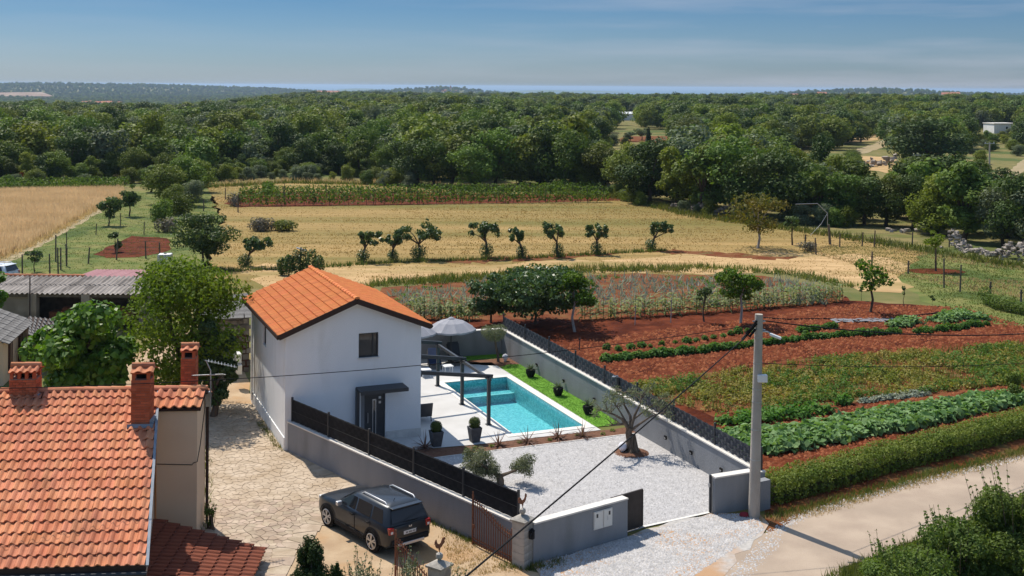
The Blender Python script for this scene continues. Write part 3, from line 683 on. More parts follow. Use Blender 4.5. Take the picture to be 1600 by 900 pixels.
nt.links.new(n_.outputs['Red'], r_.inputs['Fac']); nt.links.new(r_.outputs['Color'], b.inputs['Base Color'])
mb = MB()
mb.add([(x0,y0,.02),(x1,y0,.02),(x1,y1,.02),(x0,y1,.02),(x0,y0,DEPTH),(x1,y0,DEPTH),(x1,y1,DEPTH),(x0,y1,DEPTH)], [(4,5,6,7),(0,4,7,3),(1,2,6,5),(0,1,5,4),(3,7,6,2)])
mb.build('basin', mo, pool)
mb = MB(); mb.box(((x0+x1)/2, y1-.55, -.78), (x1-x0-.02, 1.1, .48))
mb.box((x0+.42, y1-1.6, -.82), (.8, 1.0, .4)).build('step', mo, pool)
m_edge = M('pale step edge', (.42,.74,.76), rough=.5)
MB().box(((x0+x1)/2, y1-1.06, -.53), (x1-x0-.04, .1, .03)).build('step_edge', m_edge, pool)
MB().box((x0+.42, y1-1.6, -.61), (.78, .12, .02)).box((x0+.42, y1-2.03, -.61), (.78, .12, .03)).build('step_edge', m_edge, pool)
for (ax, bx, ay, by) in ((x0-CI, x1+CI, y0-CI, y0), (x0-CI, x1+CI, y1, y1+CI)):
    n = 6
    for k in range(n): MB().box((ax+(bx-ax)*(k+.5)/n, (ay+by)/2, .025), ((bx-ax)/n-.006, CI, .05)).build('coping_stone', m_coping, pool)
for ax in (x0-CI/2, x1+CI/2):
    n = 15
    for k in range(n): MB().box((ax, y0+(y1-y0)*(k+.5)/n, .025), (CI, (y1-y0)/n-.006, .05)).build('coping_stone', m_coping, pool)
mw = bpy.data.materials.new('pool water'); mw.use_nodes = True; nt = mw.node_tree; nt.nodes.remove(nt.nodes['Principled BSDF'])
tr = nt.nodes.new('ShaderNodeBsdfTransparent'); tr.inputs['Color'].default_value = (.74,.97,.98,1)
gl = nt.nodes.new('ShaderNodeBsdfGlossy'); gl.inputs['Roughness'].default_value = .04; gl.inputs['Color'].default_value = (.8,.8,.8,1)
fr = nt.nodes.new('ShaderNodeFresnel'); fr.inputs['IOR'].default_value = 1.33; ms = nt.nodes.new('ShaderNodeMixShader')
tcw = nt.nodes.new('ShaderNodeTexCoord'); nw = nt.nodes.new('ShaderNodeTexNoise'); nw.inputs['Scale'].default_value = 7; nw.inputs['Detail'].default_value = 3
bw = nt.nodes.new('ShaderNodeBump'); bw.inputs['Strength'].default_value = .3; bw.inputs['Distance'].default_value = .04
nt.links.new(tcw.outputs['Object'], nw.inputs['Vector']); nt.links.new(nw.outputs['Fac'], bw.inputs['Height'])
nt.links.new(bw.outputs['Normal'], gl.inputs['Normal']); nt.links.new(bw.outputs['Normal'], fr.inputs['Normal'])
nt.links.new(fr.outputs['Fac'], ms.inputs[0]); nt.links.new(tr.outputs[0], ms.inputs[1]); nt.links.new(gl.outputs[0], ms.inputs[2])
nt.links.new(ms.outputs[0], nt.nodes['Material Output'].inputs['Surface'])
MB().ngon([(x0,y0,-.14),(x1,y0,-.14),(x1,y1,-.14),(x0,y1,-.14)]).build('water', mw, pool)

# ---------------------------------------------------------------- BOUNDARY WALLS AND FENCES
def run(a, b, top, thick=.22):
    a, b = Vector(a), Vector(b); d = (b-a).normalized(); n = Vector((-d.y, d.x))*thick/2
    return [tuple(a-n), tuple(b-n), tuple(b+n), tuple(a+n)]
def wall(name, label, a, b, h0, h1, thick=.22, cap=.05, over=.04, cat='wall', body=None):
    """a, b in plot coordinates; the top slopes from h0 to h1"""
    A, B = Vector(LW(*a)), Vector(LW(*b)); L = (B-A).length; t = thing(name, label, cat, (A.x, A.y, 0), math.atan2(B.y-A.y, B.x-A.x))
    zt = lambda x, y: h0+(h1-h0)*x/L
    MB().prism([(0,-thick/2),(L,-thick/2),(L,thick/2),(0,thick/2)], 0, zt).build('wall_body', body or m_greywall, t)
    if cap:
        n = max(1, round(L/1.1))
        for k in range(n):
            xa, xb = L*k/n+.002, L*(k+1)/n-.002; w = thick/2+over
            vs = [(x, y, zt(x, 0)+dz) for x, y in ((xa,-w),(xb,-w),(xb,w),(xa,w)) for dz in (.001, cap)]
            MB().add(vs, [(0,2,4,6),(7,5,3,1),(0,1,3,2),(2,3,5,4),(4,5,7,6),(6,7,1,0)]).build('coping_stone', m_cap, t)
    return t, L, zt
def fence(label, a, b, z0, z1, hgt, npost, strips=5, post_h=.12, amp=.024, lap=.006, mat=None):
    A, B = Vector(LW(*a)), Vector(LW(*b)); L = (B-A).length; t = thing('panel_fence', label, 'fence', (A.x, A.y, 0), math.atan2(B.y-A.y, B.x-A.x))
    zt = lambda x: z0+(z1-z0)*x/L
    npan = npost-1; pl = L/npan; sh = hgt/strips; cache = {}
    for k in range(npan):
        xa, xb = k*pl+.04, (k+1)*pl-.04; seg = max(6, int((xb-xa)/.21))
        for s in range(strips):
            key = s % 2
            if key not in cache:
                vs = []; 
                for i in range(seg*2+1):
                    x = (xb-xa)*i/(seg*2); y = amp*math.sin(math.pi*i/2+ (math.pi if key else 0)+.3)
                    sl_ = (z1-z0)*x/L; vs += [(x, y-.003, sl_-lap), (x, y-.003, sl_+sh+lap*.8), (x, y+.003, sl_+sh+lap*.8), (x, y+.003, sl_-lap)]
                fs = []
                for i in range(seg*2):
                    o = i*4; fs += [(o, o+4, o+5, o+1), (o+1, o+5, o+6, o+2), (o+2, o+6, o+7, o+3), (o+3, o+7, o+4, o)]
                cache[key] = MB().add(vs, fs).mesh('strip', mat or m_strip)
            obj('strip', cache[key], t, (xa, 0, zt(xa)+.03+s*sh))
    for k in range(npost):
        x = min(L-.03, max(.03, k*pl)); MB().box((x, 0, zt(x)+(hgt+post_h)/2), (.06, .075, hgt+post_h)).build('post', m_anth, t)
    mb = MB()
    for zz in (.02, hgt*.5, hgt+.02): mb.beam((0, -.032, z0+zz), (L, -.032, z1+zz), .008, .012)
    mb.build('wire', m_anth, t)
    return t
wall('boundary_wall', 'long grey rendered wall under the black privacy fence beside the parked car', (-5.58, .0), (-1.0, -13.86), 1.2, 1.22)
fence('long black woven privacy fence from the white house to the gate pillar', (-5.54, -.12), (-1.06, -13.62), 1.26, 1.28, .86, 6, strips=5, amp=.008)
wall('boundary_wall', 'long grey wall with square wall lights between the lawn and the vegetable garden', (8.95, 13.2), (9.05, -12.1), 1.38, 1.12)
fence('dark woven fence on the wall between the pool lawn and the vegetable garden', (8.99, 13.1), (9.09, -12.0), 1.44, 1.18, .62, 9, strips=4, post_h=.22, mat=m_strip2)
wall('boundary_wall', 'grey rear wall of the pool terrace behind the big parasol', (8.8, 13.1), (-.4, 13.75), 1.38, 1.38)
wall('front_wall', 'low grey front wall with pale coping and the cream meter boxes', (-.78, -13.95), (3.02, -13.02), 1.28, 1.28, thick=.24)
wall('front_wall', 'short grey wall end with pale coping behind the concrete pole', (6.86, -12.28), (8.5, -12.22), 1.28, 1.28, thick=.26)
wall('wall_stub', 'small grey wall pillar between the concrete pole and the hedge', (8.55, -12.55), (9.0, -12.5), 1.05, 1.05, thick=.3, cap=0, over=0, cat='pillar')
for px, py in ((839, 570), (881, 595), (929, 624), (1040.6, 683.5), (1080.5, 707), (1127.6, 734)):
    a = 8.84; x, v = ray(px, py); Y = (a+O.dot(W))/(x/F*W.x+W.y); X = x*Y/F
    i_ = [839, 881, 929, 1040.6, 1080.5, 1127.6].index(px)
    lab = ['small square black wall light nearest the round-topped tree', 'small square black wall light between the first and second agave pots', 'small square black wall light above the nearest agave pot',
           'small square black wall light beside the big olive tree', 'small square black wall light over the gravel, middle of three', 'small square black wall light nearest the gate post'][i_]
    t = thing('wall_light', lab, 'wall light', (X, Y, H-v*Y/F), TH, 'wall lights along the garden wall')
    MB().box((-.03, 0, 0), (.06, .16, .14)).build('case', m_black, t); MB().box((-.061, 0, -.02), (.006, .11, .05)).build('lens', m_steel, t)
# meter boxes on the front wall
FA = math.atan2(*(reversed((Vector(LW(3.02, -13.02))-Vector(LW(-.78, -13.95))).to_tuple())))
fdir = (Vector(LW(3.02, -13.02))-Vector(LW(-.78, -13.95))).normalized(); fn = Vector((fdir.y, -fdir.x)); fs_ = Vector(LW(-.78, -13.95))+fn*.125
for k, s in enumerate((2.62, 3.02)):
    p = fs_+fdir*s
    t = thing('meter_box', 'cream utility meter box in the front wall, '+('the left one with a small window' if k == 0 else 'the right one with two slots'), 'meter box', (p.x, p.y, .62), math.atan2(fdir.y, fdir.x))
    MB().box((0, -.01, .25), (.385, .05, .58)).build('case', m_cap, t)
    MB().box((0, -.04, .25), (.34, .012, .53)).build('door', m_coping, t)
    MB().box((-.06 if k == 0 else .06, -.049, .4), (.07, .008, .12)).build('window', m_anth, t)
    if k: MB().box((-.02, -.049, .25), (.05, .008, .14)).build('slot', m_plinth, t)
# sliding gate leaf and its catch post
ga, gb = Vector(LW(2.55, -12.9)), Vector(LW(3.95, -12.5)); gd = (gb-ga)
sg = thing('sliding_gate', 'dark brown sheet sliding gate half pushed behind the front wall', 'gate', (ga.x, ga.y, 0), math.atan2(gd.y, gd.x))
m_gate = M('dark brown gate sheet', (.055,.045,.04), (.068,.056,.05), 4, .5, .1, 30)
for k in range(2): MB().box((gd.length*(k+.5)/2, 0, .68), (gd.length/2-.008, .04, 1.18)).build('panel', m_gate, sg)
MB().box((gd.length/2, 0, 1.29), (gd.length, .06, .05)).box((gd.length/2, 0, .07), (gd.length, .06, .06)).box((gd.length-.01, .0, .68), (.05, .065, 1.2)).build('frame', m_gate, sg)
p = LW(6.8, -12.22); t = thing('gate_post', 'thin black gate catch post at the end of the short wall', 'post', p, TH)
MB().box((0, 0, .68), (.07, .07, 1.36)).build('post', m_anth, t); MB().box((-.04, 0, 1.0), (.04, .09, .12)).build('catch', m_steel, t)

# ---------------------------------------------------------------- PERGOLA
pg = thing('pergola', 'dark grey steel pergola on three posts between the house and the pool', 'pergola', PL, TH)
tops = []
for b_ in (.49, 3.99, 7.6):
    MB().box((3.3, b_, 1.05), (.14, .14, 2.1)).build('post', m_anth, pg)
    MB().box((3.3, b_, .045), (.24, .24, .03)).build('base_plate', m_anth, pg)
    MB().beam((3.48, b_, 2.15), (.03, b_, 2.62), .1, .16).build('rafter', m_anth, pg)
MB().beam((3.3, .3, 2.07), (3.3, 7.85, 2.07), .11, .13).build('beam', m_anth, pg)
MB().beam((.07, .2, 2.58), (.07, 7.9, 2.58), .08, .16).build('wall_plate', m_anth, pg)

# ---------------------------------------------------------------- TERRACE FURNITURE AND POTS
def parasol(a, b, label, r=1.35, zr=1.86, zt=2.42):
    t = thing('parasol', label, 'parasol', LW(a, b), TH, 'grey parasols on the pool terrace')
    MB().tube([(0,0,0),(0,0,zt)], .03, 8).build('pole', m_anth, t); MB().lathe([(.32,0),(.32,.05),(.06,.09),(.05,.25)], 14).build('base', m_anth, t, smooth=True)
    n = 10; rings = [(.06, zt), (.16, zt-.03), (r*.55, zt-.2), (r, zr)]; mb = MB(); vs = []; sub = n*3
    for rr, z in rings:
        for k in range(sub):
            q = 2*math.pi*k/sub+.2; m_ = k % 3; f = 1 if m_ == 0 else .955
            vs.append((rr*f*math.cos(q), rr*f*math.sin(q), z-(0 if m_ == 0 else .035*rr/r)))
    mb.add(vs, [(i*sub+k, i*sub+(k+1) % sub, (i+1)*sub+(k+1) % sub, (i+1)*sub+k) for i in range(3) for k in range(sub)])
    vs2 = vs[-sub:]; mb.add(vs2+[(x*1.0, y*1.0, z-.09) for x, y, z in vs2], [(k, (k+1) % sub, sub+(k+1) % sub, sub+k) for k in range(sub)])
    mb.build('canopy', m_canvas, t)
    MB().lathe([(.2, 0), (.12, .06), (.03, .09)], 12, (0, 0, zt-.03)).build('vent_cap', m_canvas, t)
    for k in range(n):
        q = 2*math.pi*k/n+.2; MB().beam((.04*math.cos(q), .04*math.sin(q), zt-.06), (r*.98*math.cos(q), r*.98*math.sin(q), zr-.02), .015, .02).build('rib', m_anth, t)
    return t
parasol(5.55, 12.1, 'big grey parasol open in front of the rear grey wall')
parasol(3.35, 11.9, 'grey parasol half hidden behind the white house corner', r=1.25)
def lounger(a, b, rz, label, back=.62, cush=True):
    t = thing('sun_lounger', label, 'sun lounger', (*LW(a, b), .03), TH+rz, 'sun loungers under the pergola and parasols')
    f = MB(); 
    for s in (-.32, .32): f.beam((s, 0, .28), (s, 1.25, .28), .05, .06); f.beam((s, 1.2, .28), (s, 1.2+.62*math.cos(back), .28+.7*math.sin(back)), .05, .06)
    f.box((0, .02, .28), (.69, .05, .06)); f.build('frame', m_anth, t)
    for s in (-.32, .32):
        for y in (.1, 1.15): MB().box((s, y, .13), (.05, .05, .26)).build('leg', m_anth, t)
    MB().box((0, .62, .34), (.6, 1.2, .08)).build('seat_cushion', m_navy, t, bevel=.02)
    MB().box((0, 1.2+.33*math.cos(back)-.04, .35+.36*math.sin(back)), (.6, .74, .08), rx=back).build('back_cushion', m_navy, t, bevel=.02)
    return t
lounger(1.1, 8.6, -.25, 'navy sun lounger seen just past the house corner under the pergola')
lounger(2.6, 10.2, -.2, 'navy sun lounger between the rear pergola posts')
lounger(4.2, 10.7, -.25, 'navy sun lounger just left of the big parasol shade')
t = lounger(5.75, 11.0, 0, 'black upright sun lounger beside the big parasol pole', back=1.15)
for c in t.children:
    if 'cushion' in c.name: c.data.materials[0] = m_anth
for a, b, lab in ((3.3, 9.6, 'small white side table behind the rear pergola post'), (4.6, 9.9, 'small white side table near the pool end')):
    t = thing('side_table', lab, 'side table', (*LW(a, b), .03), TH, 'white side tables')
    MB().box((0, 0, .38), (.5, .5, .04)).build('table_top', m_white_pl, t)
    for x, y in ((-.2, -.2), (.2, -.2), (.2, .2), (-.2, .2)): MB().box((x, y, .18), (.035, .035, .36)).build('leg', m_white_pl, t)
# terrace chair by the house wall
t = thing('lounge_chair', 'dark grey lounge chair on the terrace by the house wall', 'chair', (*LW(.8, 2.3), .03), TH+math.pi/2)
for s in (-.3, .3): MB().tube([(-.34, s, .45), (.36, s, .45), (.36, s, 0), (.30, s, 0)], .022, 6).tube([(-.34, s, .45), (-.40, s, 0)], .022, 6).build('frame', m_anth, t)
MB().box((0, 0, .30), (.66, .58, .07), ry=.08).build('seat', m_greywall, t); MB().box((-.40, 0, .52), (.06, .7, .62), ry=-.25).build('backrest', m_anth, t)
# clipped box balls in tapering planters
def boxpot(a, b, label, s=1.0):
    t = thing('potted_boxwood', label, 'potted plant', (*LW(a, b), .03), TH, 'clipped box balls at the terrace edge')
    mb = MB(); mb.add([(x*w, y*w, z) for z, w in ((0, .17), (.58, .25), (.62, .25), (.62, .21), (.55, .21)) for x, y in ((-1,-1),(1,-1),(1,1),(-1,1))],
        [(3,2,1,0)]+[(i*4+k, i*4+(k+1) % 4, i*4+4+(k+1) % 4, i*4+4+k) for i in range(4) for k in range(4)]+[(16,17,18,19)])
    mb.build('planter', m_pot, t); MB().tube([(0,0,.5),(0,0,.8)], .03, 6).build('stem', m_bark, t)
    MB().lathe([(.02,-.2),(.14,-.16),(.21,0),(.15,.15),(.02,.2)], 10, (0,0,.79)).build('core', l_box, t, smooth=True)
    v, f = puff([(0, 0, .79, .24)], 900, .055, 3, inner=.9, jit=.5); obj('foliage', npmesh('foliage', v, f, l_box), t)
boxpot(.19, -1.55, 'clipped box ball in a grey planter in the house shade'); boxpot(1.88, -1.58, 'clipped box ball in a grey planter on the sunlit terrace corner')
def rosette(name, n, L, w, mat, seed, up=.5, droop=.5, z=0):
    g = random.Random(seed); mb = MB()
    for k in range(n):
        a = k*2.4+g.uniform(-.2, .2); e = g.uniform(up*.35, 1.35*up+.15); l = L*g.uniform(.75, 1.1); c, s = math.cos(a), math.sin(a); vs = []
        for i in range(5):
            q = i/4; r = l*q*math.cos(e)*(1+droop*.2*q); zz = z+l*q*math.sin(e)-droop*l*q*q*.45; ww = w*(1-q**1.6)*(.75+.6*q*(1-q)) + .002
            vs += [(c*r-s*ww, s*r+c*ww, zz+.25*ww), (c*r, s*r, zz-.25*ww), (c*r+s*ww, s*r-c*ww, zz+.25*ww)]
        mb.add(vs, [(i*3+j, i*3+j+1, i*3+j+4, i*3+j+3) for i in range(4) for j in (0, 1)])
    return mb.mesh(name, mat)
for k, ((px, py), lab) in enumerate(zip(((829, 590), (872, 619), (919, 648)), ('potted agave on the lawn farthest along the wall', 'potted agave on the lawn, middle one of the three', 'potted agave on the lawn nearest the big olive tree'))):
    t = thing('potted_agave', lab, 'potted plant', (*P(px, py), .034), k*1.1, 'agaves in black pots on the lawn')
    MB().lathe([(.15,0),(.24,.2),(.25,.38),(.22,.38),(.2,.33)], 14).build('pot', m_potb, t, smooth=True)
    obj('leaf_rosette', rosette('leaf_rosette', 26, .5, .05, l_agave, k, up=.75, z=.36), t)
for k, ((px, py), lab) in enumerate(zip(((779, 697), (824.5, 692), (872, 686), (910, 683), (664, 701)), ('spiky bronze cordyline at the left end of the long bed', 'spiky bronze cordyline, second from the left in the long bed', 'spiky bronze cordyline, third from the left in the long bed', 'spiky bronze cordyline at the right of the long bed', 'spiky dark cordyline in the short bed beside the front door'))):
    t = thing('cordyline', lab, 'plant', (*P(px, py), .02), k*1.7, 'bronze cordylines in the bed')
    obj('leaf', rosette('leaf', 26, .72, .034, l_cord, k+9, up=.55, droop=1.0), t); obj('shoot', rosette('shoot', 9, .8, .026, l_cord, k+20, up=1.1, droop=.15), t)
for k, a in enumerate((1.2, 1.6, 2.3, 3.6, 4.9, 6.3, 7.4, 8.0)):
    o = leafpatch('ground_cover', [(0, 0)], .14, .12, 60, .06, l_hedge if k > 1 else l_grass, k+30, kind=None, loc=(*LW(a, -2.45+.2*math.sin(k*3)), .02))
    tag(o, 'tiny green ground cover plant in the brown bed by the pool', 'plant', 'small plants in the brown bed')
def globe(px, py, label, r=.17):
    t = thing('globe_lamp', label, 'lamp', (*P(px, py), .03), 0, 'white globe garden lamps')
    MB().lathe([(.08,0),(.08,.05),(.05,.07)], 12).build('base', m_white_pl, t); MB().lathe([(.04,-r*.97),(r*.6,-r*.8),(r*.92,-r*.38),(r,0),(r*.92,r*.38),(r*.6,r*.8),(.02,r)], 20, (0,0,r+.05)).build('globe', m_globe, t, smooth=True)
globe(789.5, 565, 'white globe lamp beside the round-topped olive tree'); globe(973, 708, 'white globe lamp at the foot of the big gnarled olive tree', .19)
sh = thing('garden_shower', 'tall dark garden shower column standing by the wall behind the olive tree', 'shower', (*P(965, 657), 0), TH)
MB().box((0,0,.02),(.34,.34,.04)).build('base', m_anth, sh); MB().tube([(0,0,.04),(0,0,1.95)], .085, 10).build('column', m_anth, sh)
MB().tube([(0,0,1.92),(0,0,2.02),(-.2,-.05,2.02)], .02, 6).lathe([(.09,0),(.09,-.03)], 12, (-.22,-.05,2.02)).build('shower_head', m_steel, sh); MB().tube([(0,0,1.1),(-.12,-.02,1.1)], .02, 6).build('tap', m_steel, sh)

# ---------------------------------------------------------------- OLIVE TREES IN THE YARD
def olive_big():
    px, py = 987, 708; X, Y = P(px, py)
    t = thing('olive_tree', 'big gnarled old olive tree with bare branches in the gravel yard', 'tree', (X, Y, 0))
    k = Y/F
    def pt(x, y, d=0):                         # branch joints sketched at the tree's own distance
        q = Zat(x, y, Y+d); return Vector((q[0]-X, d, max(.0, q[1])))
    mb = MB(); g = random.Random(4)
    mb.tube([(0,0,-.03),(.02,0,.18),pt(985, 690),pt(982, 676),pt(984, 668)], [.3,.19,.155,.14,.13], 10)
    for s in range(7):
        a = s*.9; mb.tube([(.36*math.cos(a), .36*math.sin(a), -.02), (.2*math.cos(a), .2*math.sin(a), .22), (.12*math.cos(a+.4), .12*math.sin(a+.4), .75)], [.09,.07,.05], 6)
    arms = [([(983, 672), (976, 662), (955, 665)], .13), ([(983, 672), (972, 655), (960, 648), (938, 640)], .10), ([(985, 668), (985, 650), (975, 632), (972, 612)], .1), ([(986, 668), (992, 648), (1000, 632), (1004, 615)], .09),
            ([(987, 672), (1000, 662), (1018, 650), (1040, 644)], .08), ([(985, 668), (990, 655), (1010, 640), (1030, 628)], .07), ([(984, 670), (970, 645), (955, 622)], .07)]
    blobs = []
    for i, (pp, r) in enumerate(arms):
        d = [0, -.8, .7, .2, -.6, .9, .5][i]; n = len(pp); ps = [pt(x, y, d*j/(n-1)) for j, (x, y) in enumerate(pp)]
        mb.tube(ps, [r*.75*(1-.72*j/(n-1)) for j in range(n)], 7)
        e = ps[-1]
        for q in range(9):
            s_ = ps[-1].lerp(ps[-2], g.random()*.8); w = s_+Vector((g.uniform(-.55, .55), g.uniform(-.45, .45), g.uniform(-.1, .45)))
            mb.tube([s_, s_.lerp(w, .5)+Vector((0,0,.06)), w], [.022,.014,.005], 4)
            if i > 0: blobs.append((*w, g.uniform(.14, .27)))
    mb.build('trunk', m_bark_o, t, smooth=True)
    v, f = puff(blobs, 2600, .095, 5, inner=.15, aspect=.32); obj('crown', npmesh('crown', v, f, l_olive), t)
    MB().lathe([(.75,.0),(.6,.06),(.3,.1)], 18).build('mulch_ring', m_mulch, t)
olive_big()
def olive_small():
    px, py = 781, 758; X, Y = P(px, py)
    t = thing('olive_tree', 'small twin-headed olive tree behind the black fence', 'tree', (X, Y, 0))
    def pt(x, y, d=0): q = Zat(x, y, Y+d); return Vector((q[0]-X, d, max(0, q[1])))
    mb = MB(); mb.tube([(0,0,-.02), pt(782, 750), pt(780, 742)], [.17,.14,.12], 9)
    for pp, r, d in (([(780, 745), (772, 738), (762, 732), (752, 724)], .1, .1), ([(781, 744), (792, 740), (805, 735), (815, 729)], .08, -.15), ([(770, 738), (760, 740), (748, 738)], .05, .3), ([(765, 733), (745, 722), (733, 716)], .05, -.2)):
        mb.tube([pt(x, y, d*j/3) for j, (x, y) in enumerate(pp)], [r*(1-.25*j) for j in range(len(pp))], 7)
    mb.build('trunk', m_bark_o, t, smooth=True); g = random.Random(3); bl = []
    for cx, cy, sx, sy, n in ((745, 722, 24, 14, 20), (760, 733, 14, 9, 7), (820, 728, 15, 10, 11), (808, 733, 10, 7, 4)):
        for _ in range(n): p = pt(cx+g.uniform(-sx, sx), cy+g.uniform(-sy, sy), g.uniform(-.5, .5)); bl.append((*p, g.uniform(.16, .32)))
    v, f = puff(bl, 9000, .085, 8, inner=.3, aspect=.32); obj('crown', npmesh('crown', v, f, l_olive), t)
olive_small()
def topiary():
    X, Y = P(778.6, 566); t = thing('topiary_olive', 'round-topped clipped olive tree on a leaning trunk in the lawn corner', 'tree', (X, Y, 0))
    c = Zat(771.5, 521, Y); cx, cz = c[0]-X, c[1]
    MB().tube([(0,0,-.02), (-.02,0,.4), (-.13,0,.85), (cx*.9,0,cz)], [.09,.075,.065,.05], 8).build('trunk', m_bark_o, t, smooth=True)
    g = random.Random(2); bl = [(cx, 0, cz, .6, .6, .46)]+[(cx+.44*math.cos(a), .44*math.sin(a), cz+g.uniform(-.16, .2), .3, .3, .28) for a in np.arange(0, 6.28, .7)]
    v, f = puff(bl, 5200, .065, 4, inner=.75, aspect=.35); obj('crown', npmesh('crown', v, f, l_olive), t)
topiary()

# ---------------------------------------------------------------- THE TILED HOUSE IN THE FOREGROUND
hx, hy = P(307, 845); HT = math.atan2(.0845, .9965)
th = thing('tiled_house', 'cream house with a big terracotta roof and brick chimneys in the left foreground', 'house', (hx, hy, 0), HT)
def TL(X, Y): d = Vector((X-hx, Y-hy)); e = Vector((math.cos(HT), math.sin(HT))); return d.dot(e), -d.x*e.y+d.y*e.x
R0 = (*TL((247-800+1)*39/F, 39), 4.75)                       # ridge above the verge
dv = (1.98*math.cos(HT)-7.5*math.sin(HT), -1.98*math.sin(HT)-7.5*math.cos(HT))
LEFT = -8.2
E0 = Vector((R0[0]+dv[0], R0[1]+dv[1], 1.93)); R0 = Vector(R0); RL = R0+Vector((LEFT, 0, 0))
walls = MB()
ry = R0.y
walls.prism([(-1.3, 0), (0, 0), (0, 1.5), (-1.3, 1.5)], 0, 4.32)
walls.prism([(E0.x+LEFT, E0.y+.35), (E0.x-.12, E0.y+.35), (R0.x-.05, R0.y-.1), (R0.x-.05, 1.5), (LEFT-1, 1.5), (LEFT-1, -.5)], 0, lambda x, y: min(4.5, 4.75+(y-ry)*.376-.16) if y < ry else 4.3)
walls.build('wall', m_cream, th)
def slab(a, b, c, d, th_, mat, name, parent):
    n = (Vector(b)-Vector(a)).cross(Vector(d)-Vector(a)).normalized()
    if n.z < 0: n = -n
    q = [Vector(p) for p in (a, b, c, d)]
    return MB().add(q+[p-n*th_ for p in q], [(0,1,2,3),(7,6,5,4),(0,4,5,1),(1,5,6,2),(2,6,7,3),(3,7,4,0)]).build(name, mat, parent)
slab(RL, R0, E0, E0+Vector((LEFT, 0, 0)), .1, m_fascia, 'roof_deck', th)
RR = Vector((.12, R0.y, R0.z)); bk = Vector((0, 1.25, -.5))
slab(RL+Vector((0,.002,0)), RR+Vector((0,.002,0)), RR+bk, RL+bk, .1, m_fascia, 'roof_deck', th)
fr_ = Vector((0, -1.0, -.376)); slab(R0+Vector((.004,0,-.002)), RR+Vector((0,0,-.002)), RR+fr_, R0+fr_+Vector((.004,0,0)), .09, m_fascia, 'roof_deck', th)
ncol = 31; nrow = 18
def tkey(rc):
    q = RL+(R0-RL)*((rc[1]+.5)/ncol)+(E0-R0)*((rc[0]+.5)/nrow); w = Vector((hx, hy, 0))+Matrix.Rotation(HT, 3, 'Z') @ q
    x, y = pix(w.x, w.y, w.z); return (0 if -8 < x < 1600 and y < 905 else 1, -y)
tile_roof(th, E0+Vector((LEFT, 0, 0))-(E0-R0)+Vector((0,0,.03)), R0-RL, E0-R0, ncol, nrow, m_tile, m_tile_i, 300, tkey, amp=.07)
tile_roof(th, R0+Vector((.02,0,.03)), RR-R0-Vector((.02,0,0)), fr_, 5, 2, m_tile, m_tile_i, 20, lambda rc: rc[0], amp=.08)
tile_roof(th, RR+Vector((0,0,.03)), RL-RR, bk, 35, 3, m_tile, m_tile_i, 0, lambda rc: rc[0], amp=.07)
ridge(th, RL+Vector((0,0,.06)), RR+Vector((.02,0,.06)), 22, .14, m_tile)
MB().beam(R0+Vector((.03,-.05,.03)), E0+Vector((.03,0,.03)), .08, .05).build('verge_flashing', m_lead, th)
MB().tube([E0+Vector((LEFT,-.12,-.14)), E0+Vector((.05,-.12,-.14))], .07, 8).build('gutter', m_anth, th); MB().box((E0.x+LEFT/2, E0.y-.035, 1.9), (-LEFT, .05, .2)).build('fascia', m_fascia, th)
MB().tube([(.07,1.5,4.2),(.07,1.5,.05)], .055, 8).build('downpipe', m_fascia, th)
MB().box((.12, 1.35, 4.3), (.16, .16, .5)).build('junction_box', m_steel, th)
MB().tube([(-1.3,-.012,2.55), (-.15,-.012,2.5), (-.12,-.012,2.56), (.012,-.012,2.6), (.014,.5,3.0), (.014,1.4,4.1)], .012, 5).build('cable', m_cable, th)
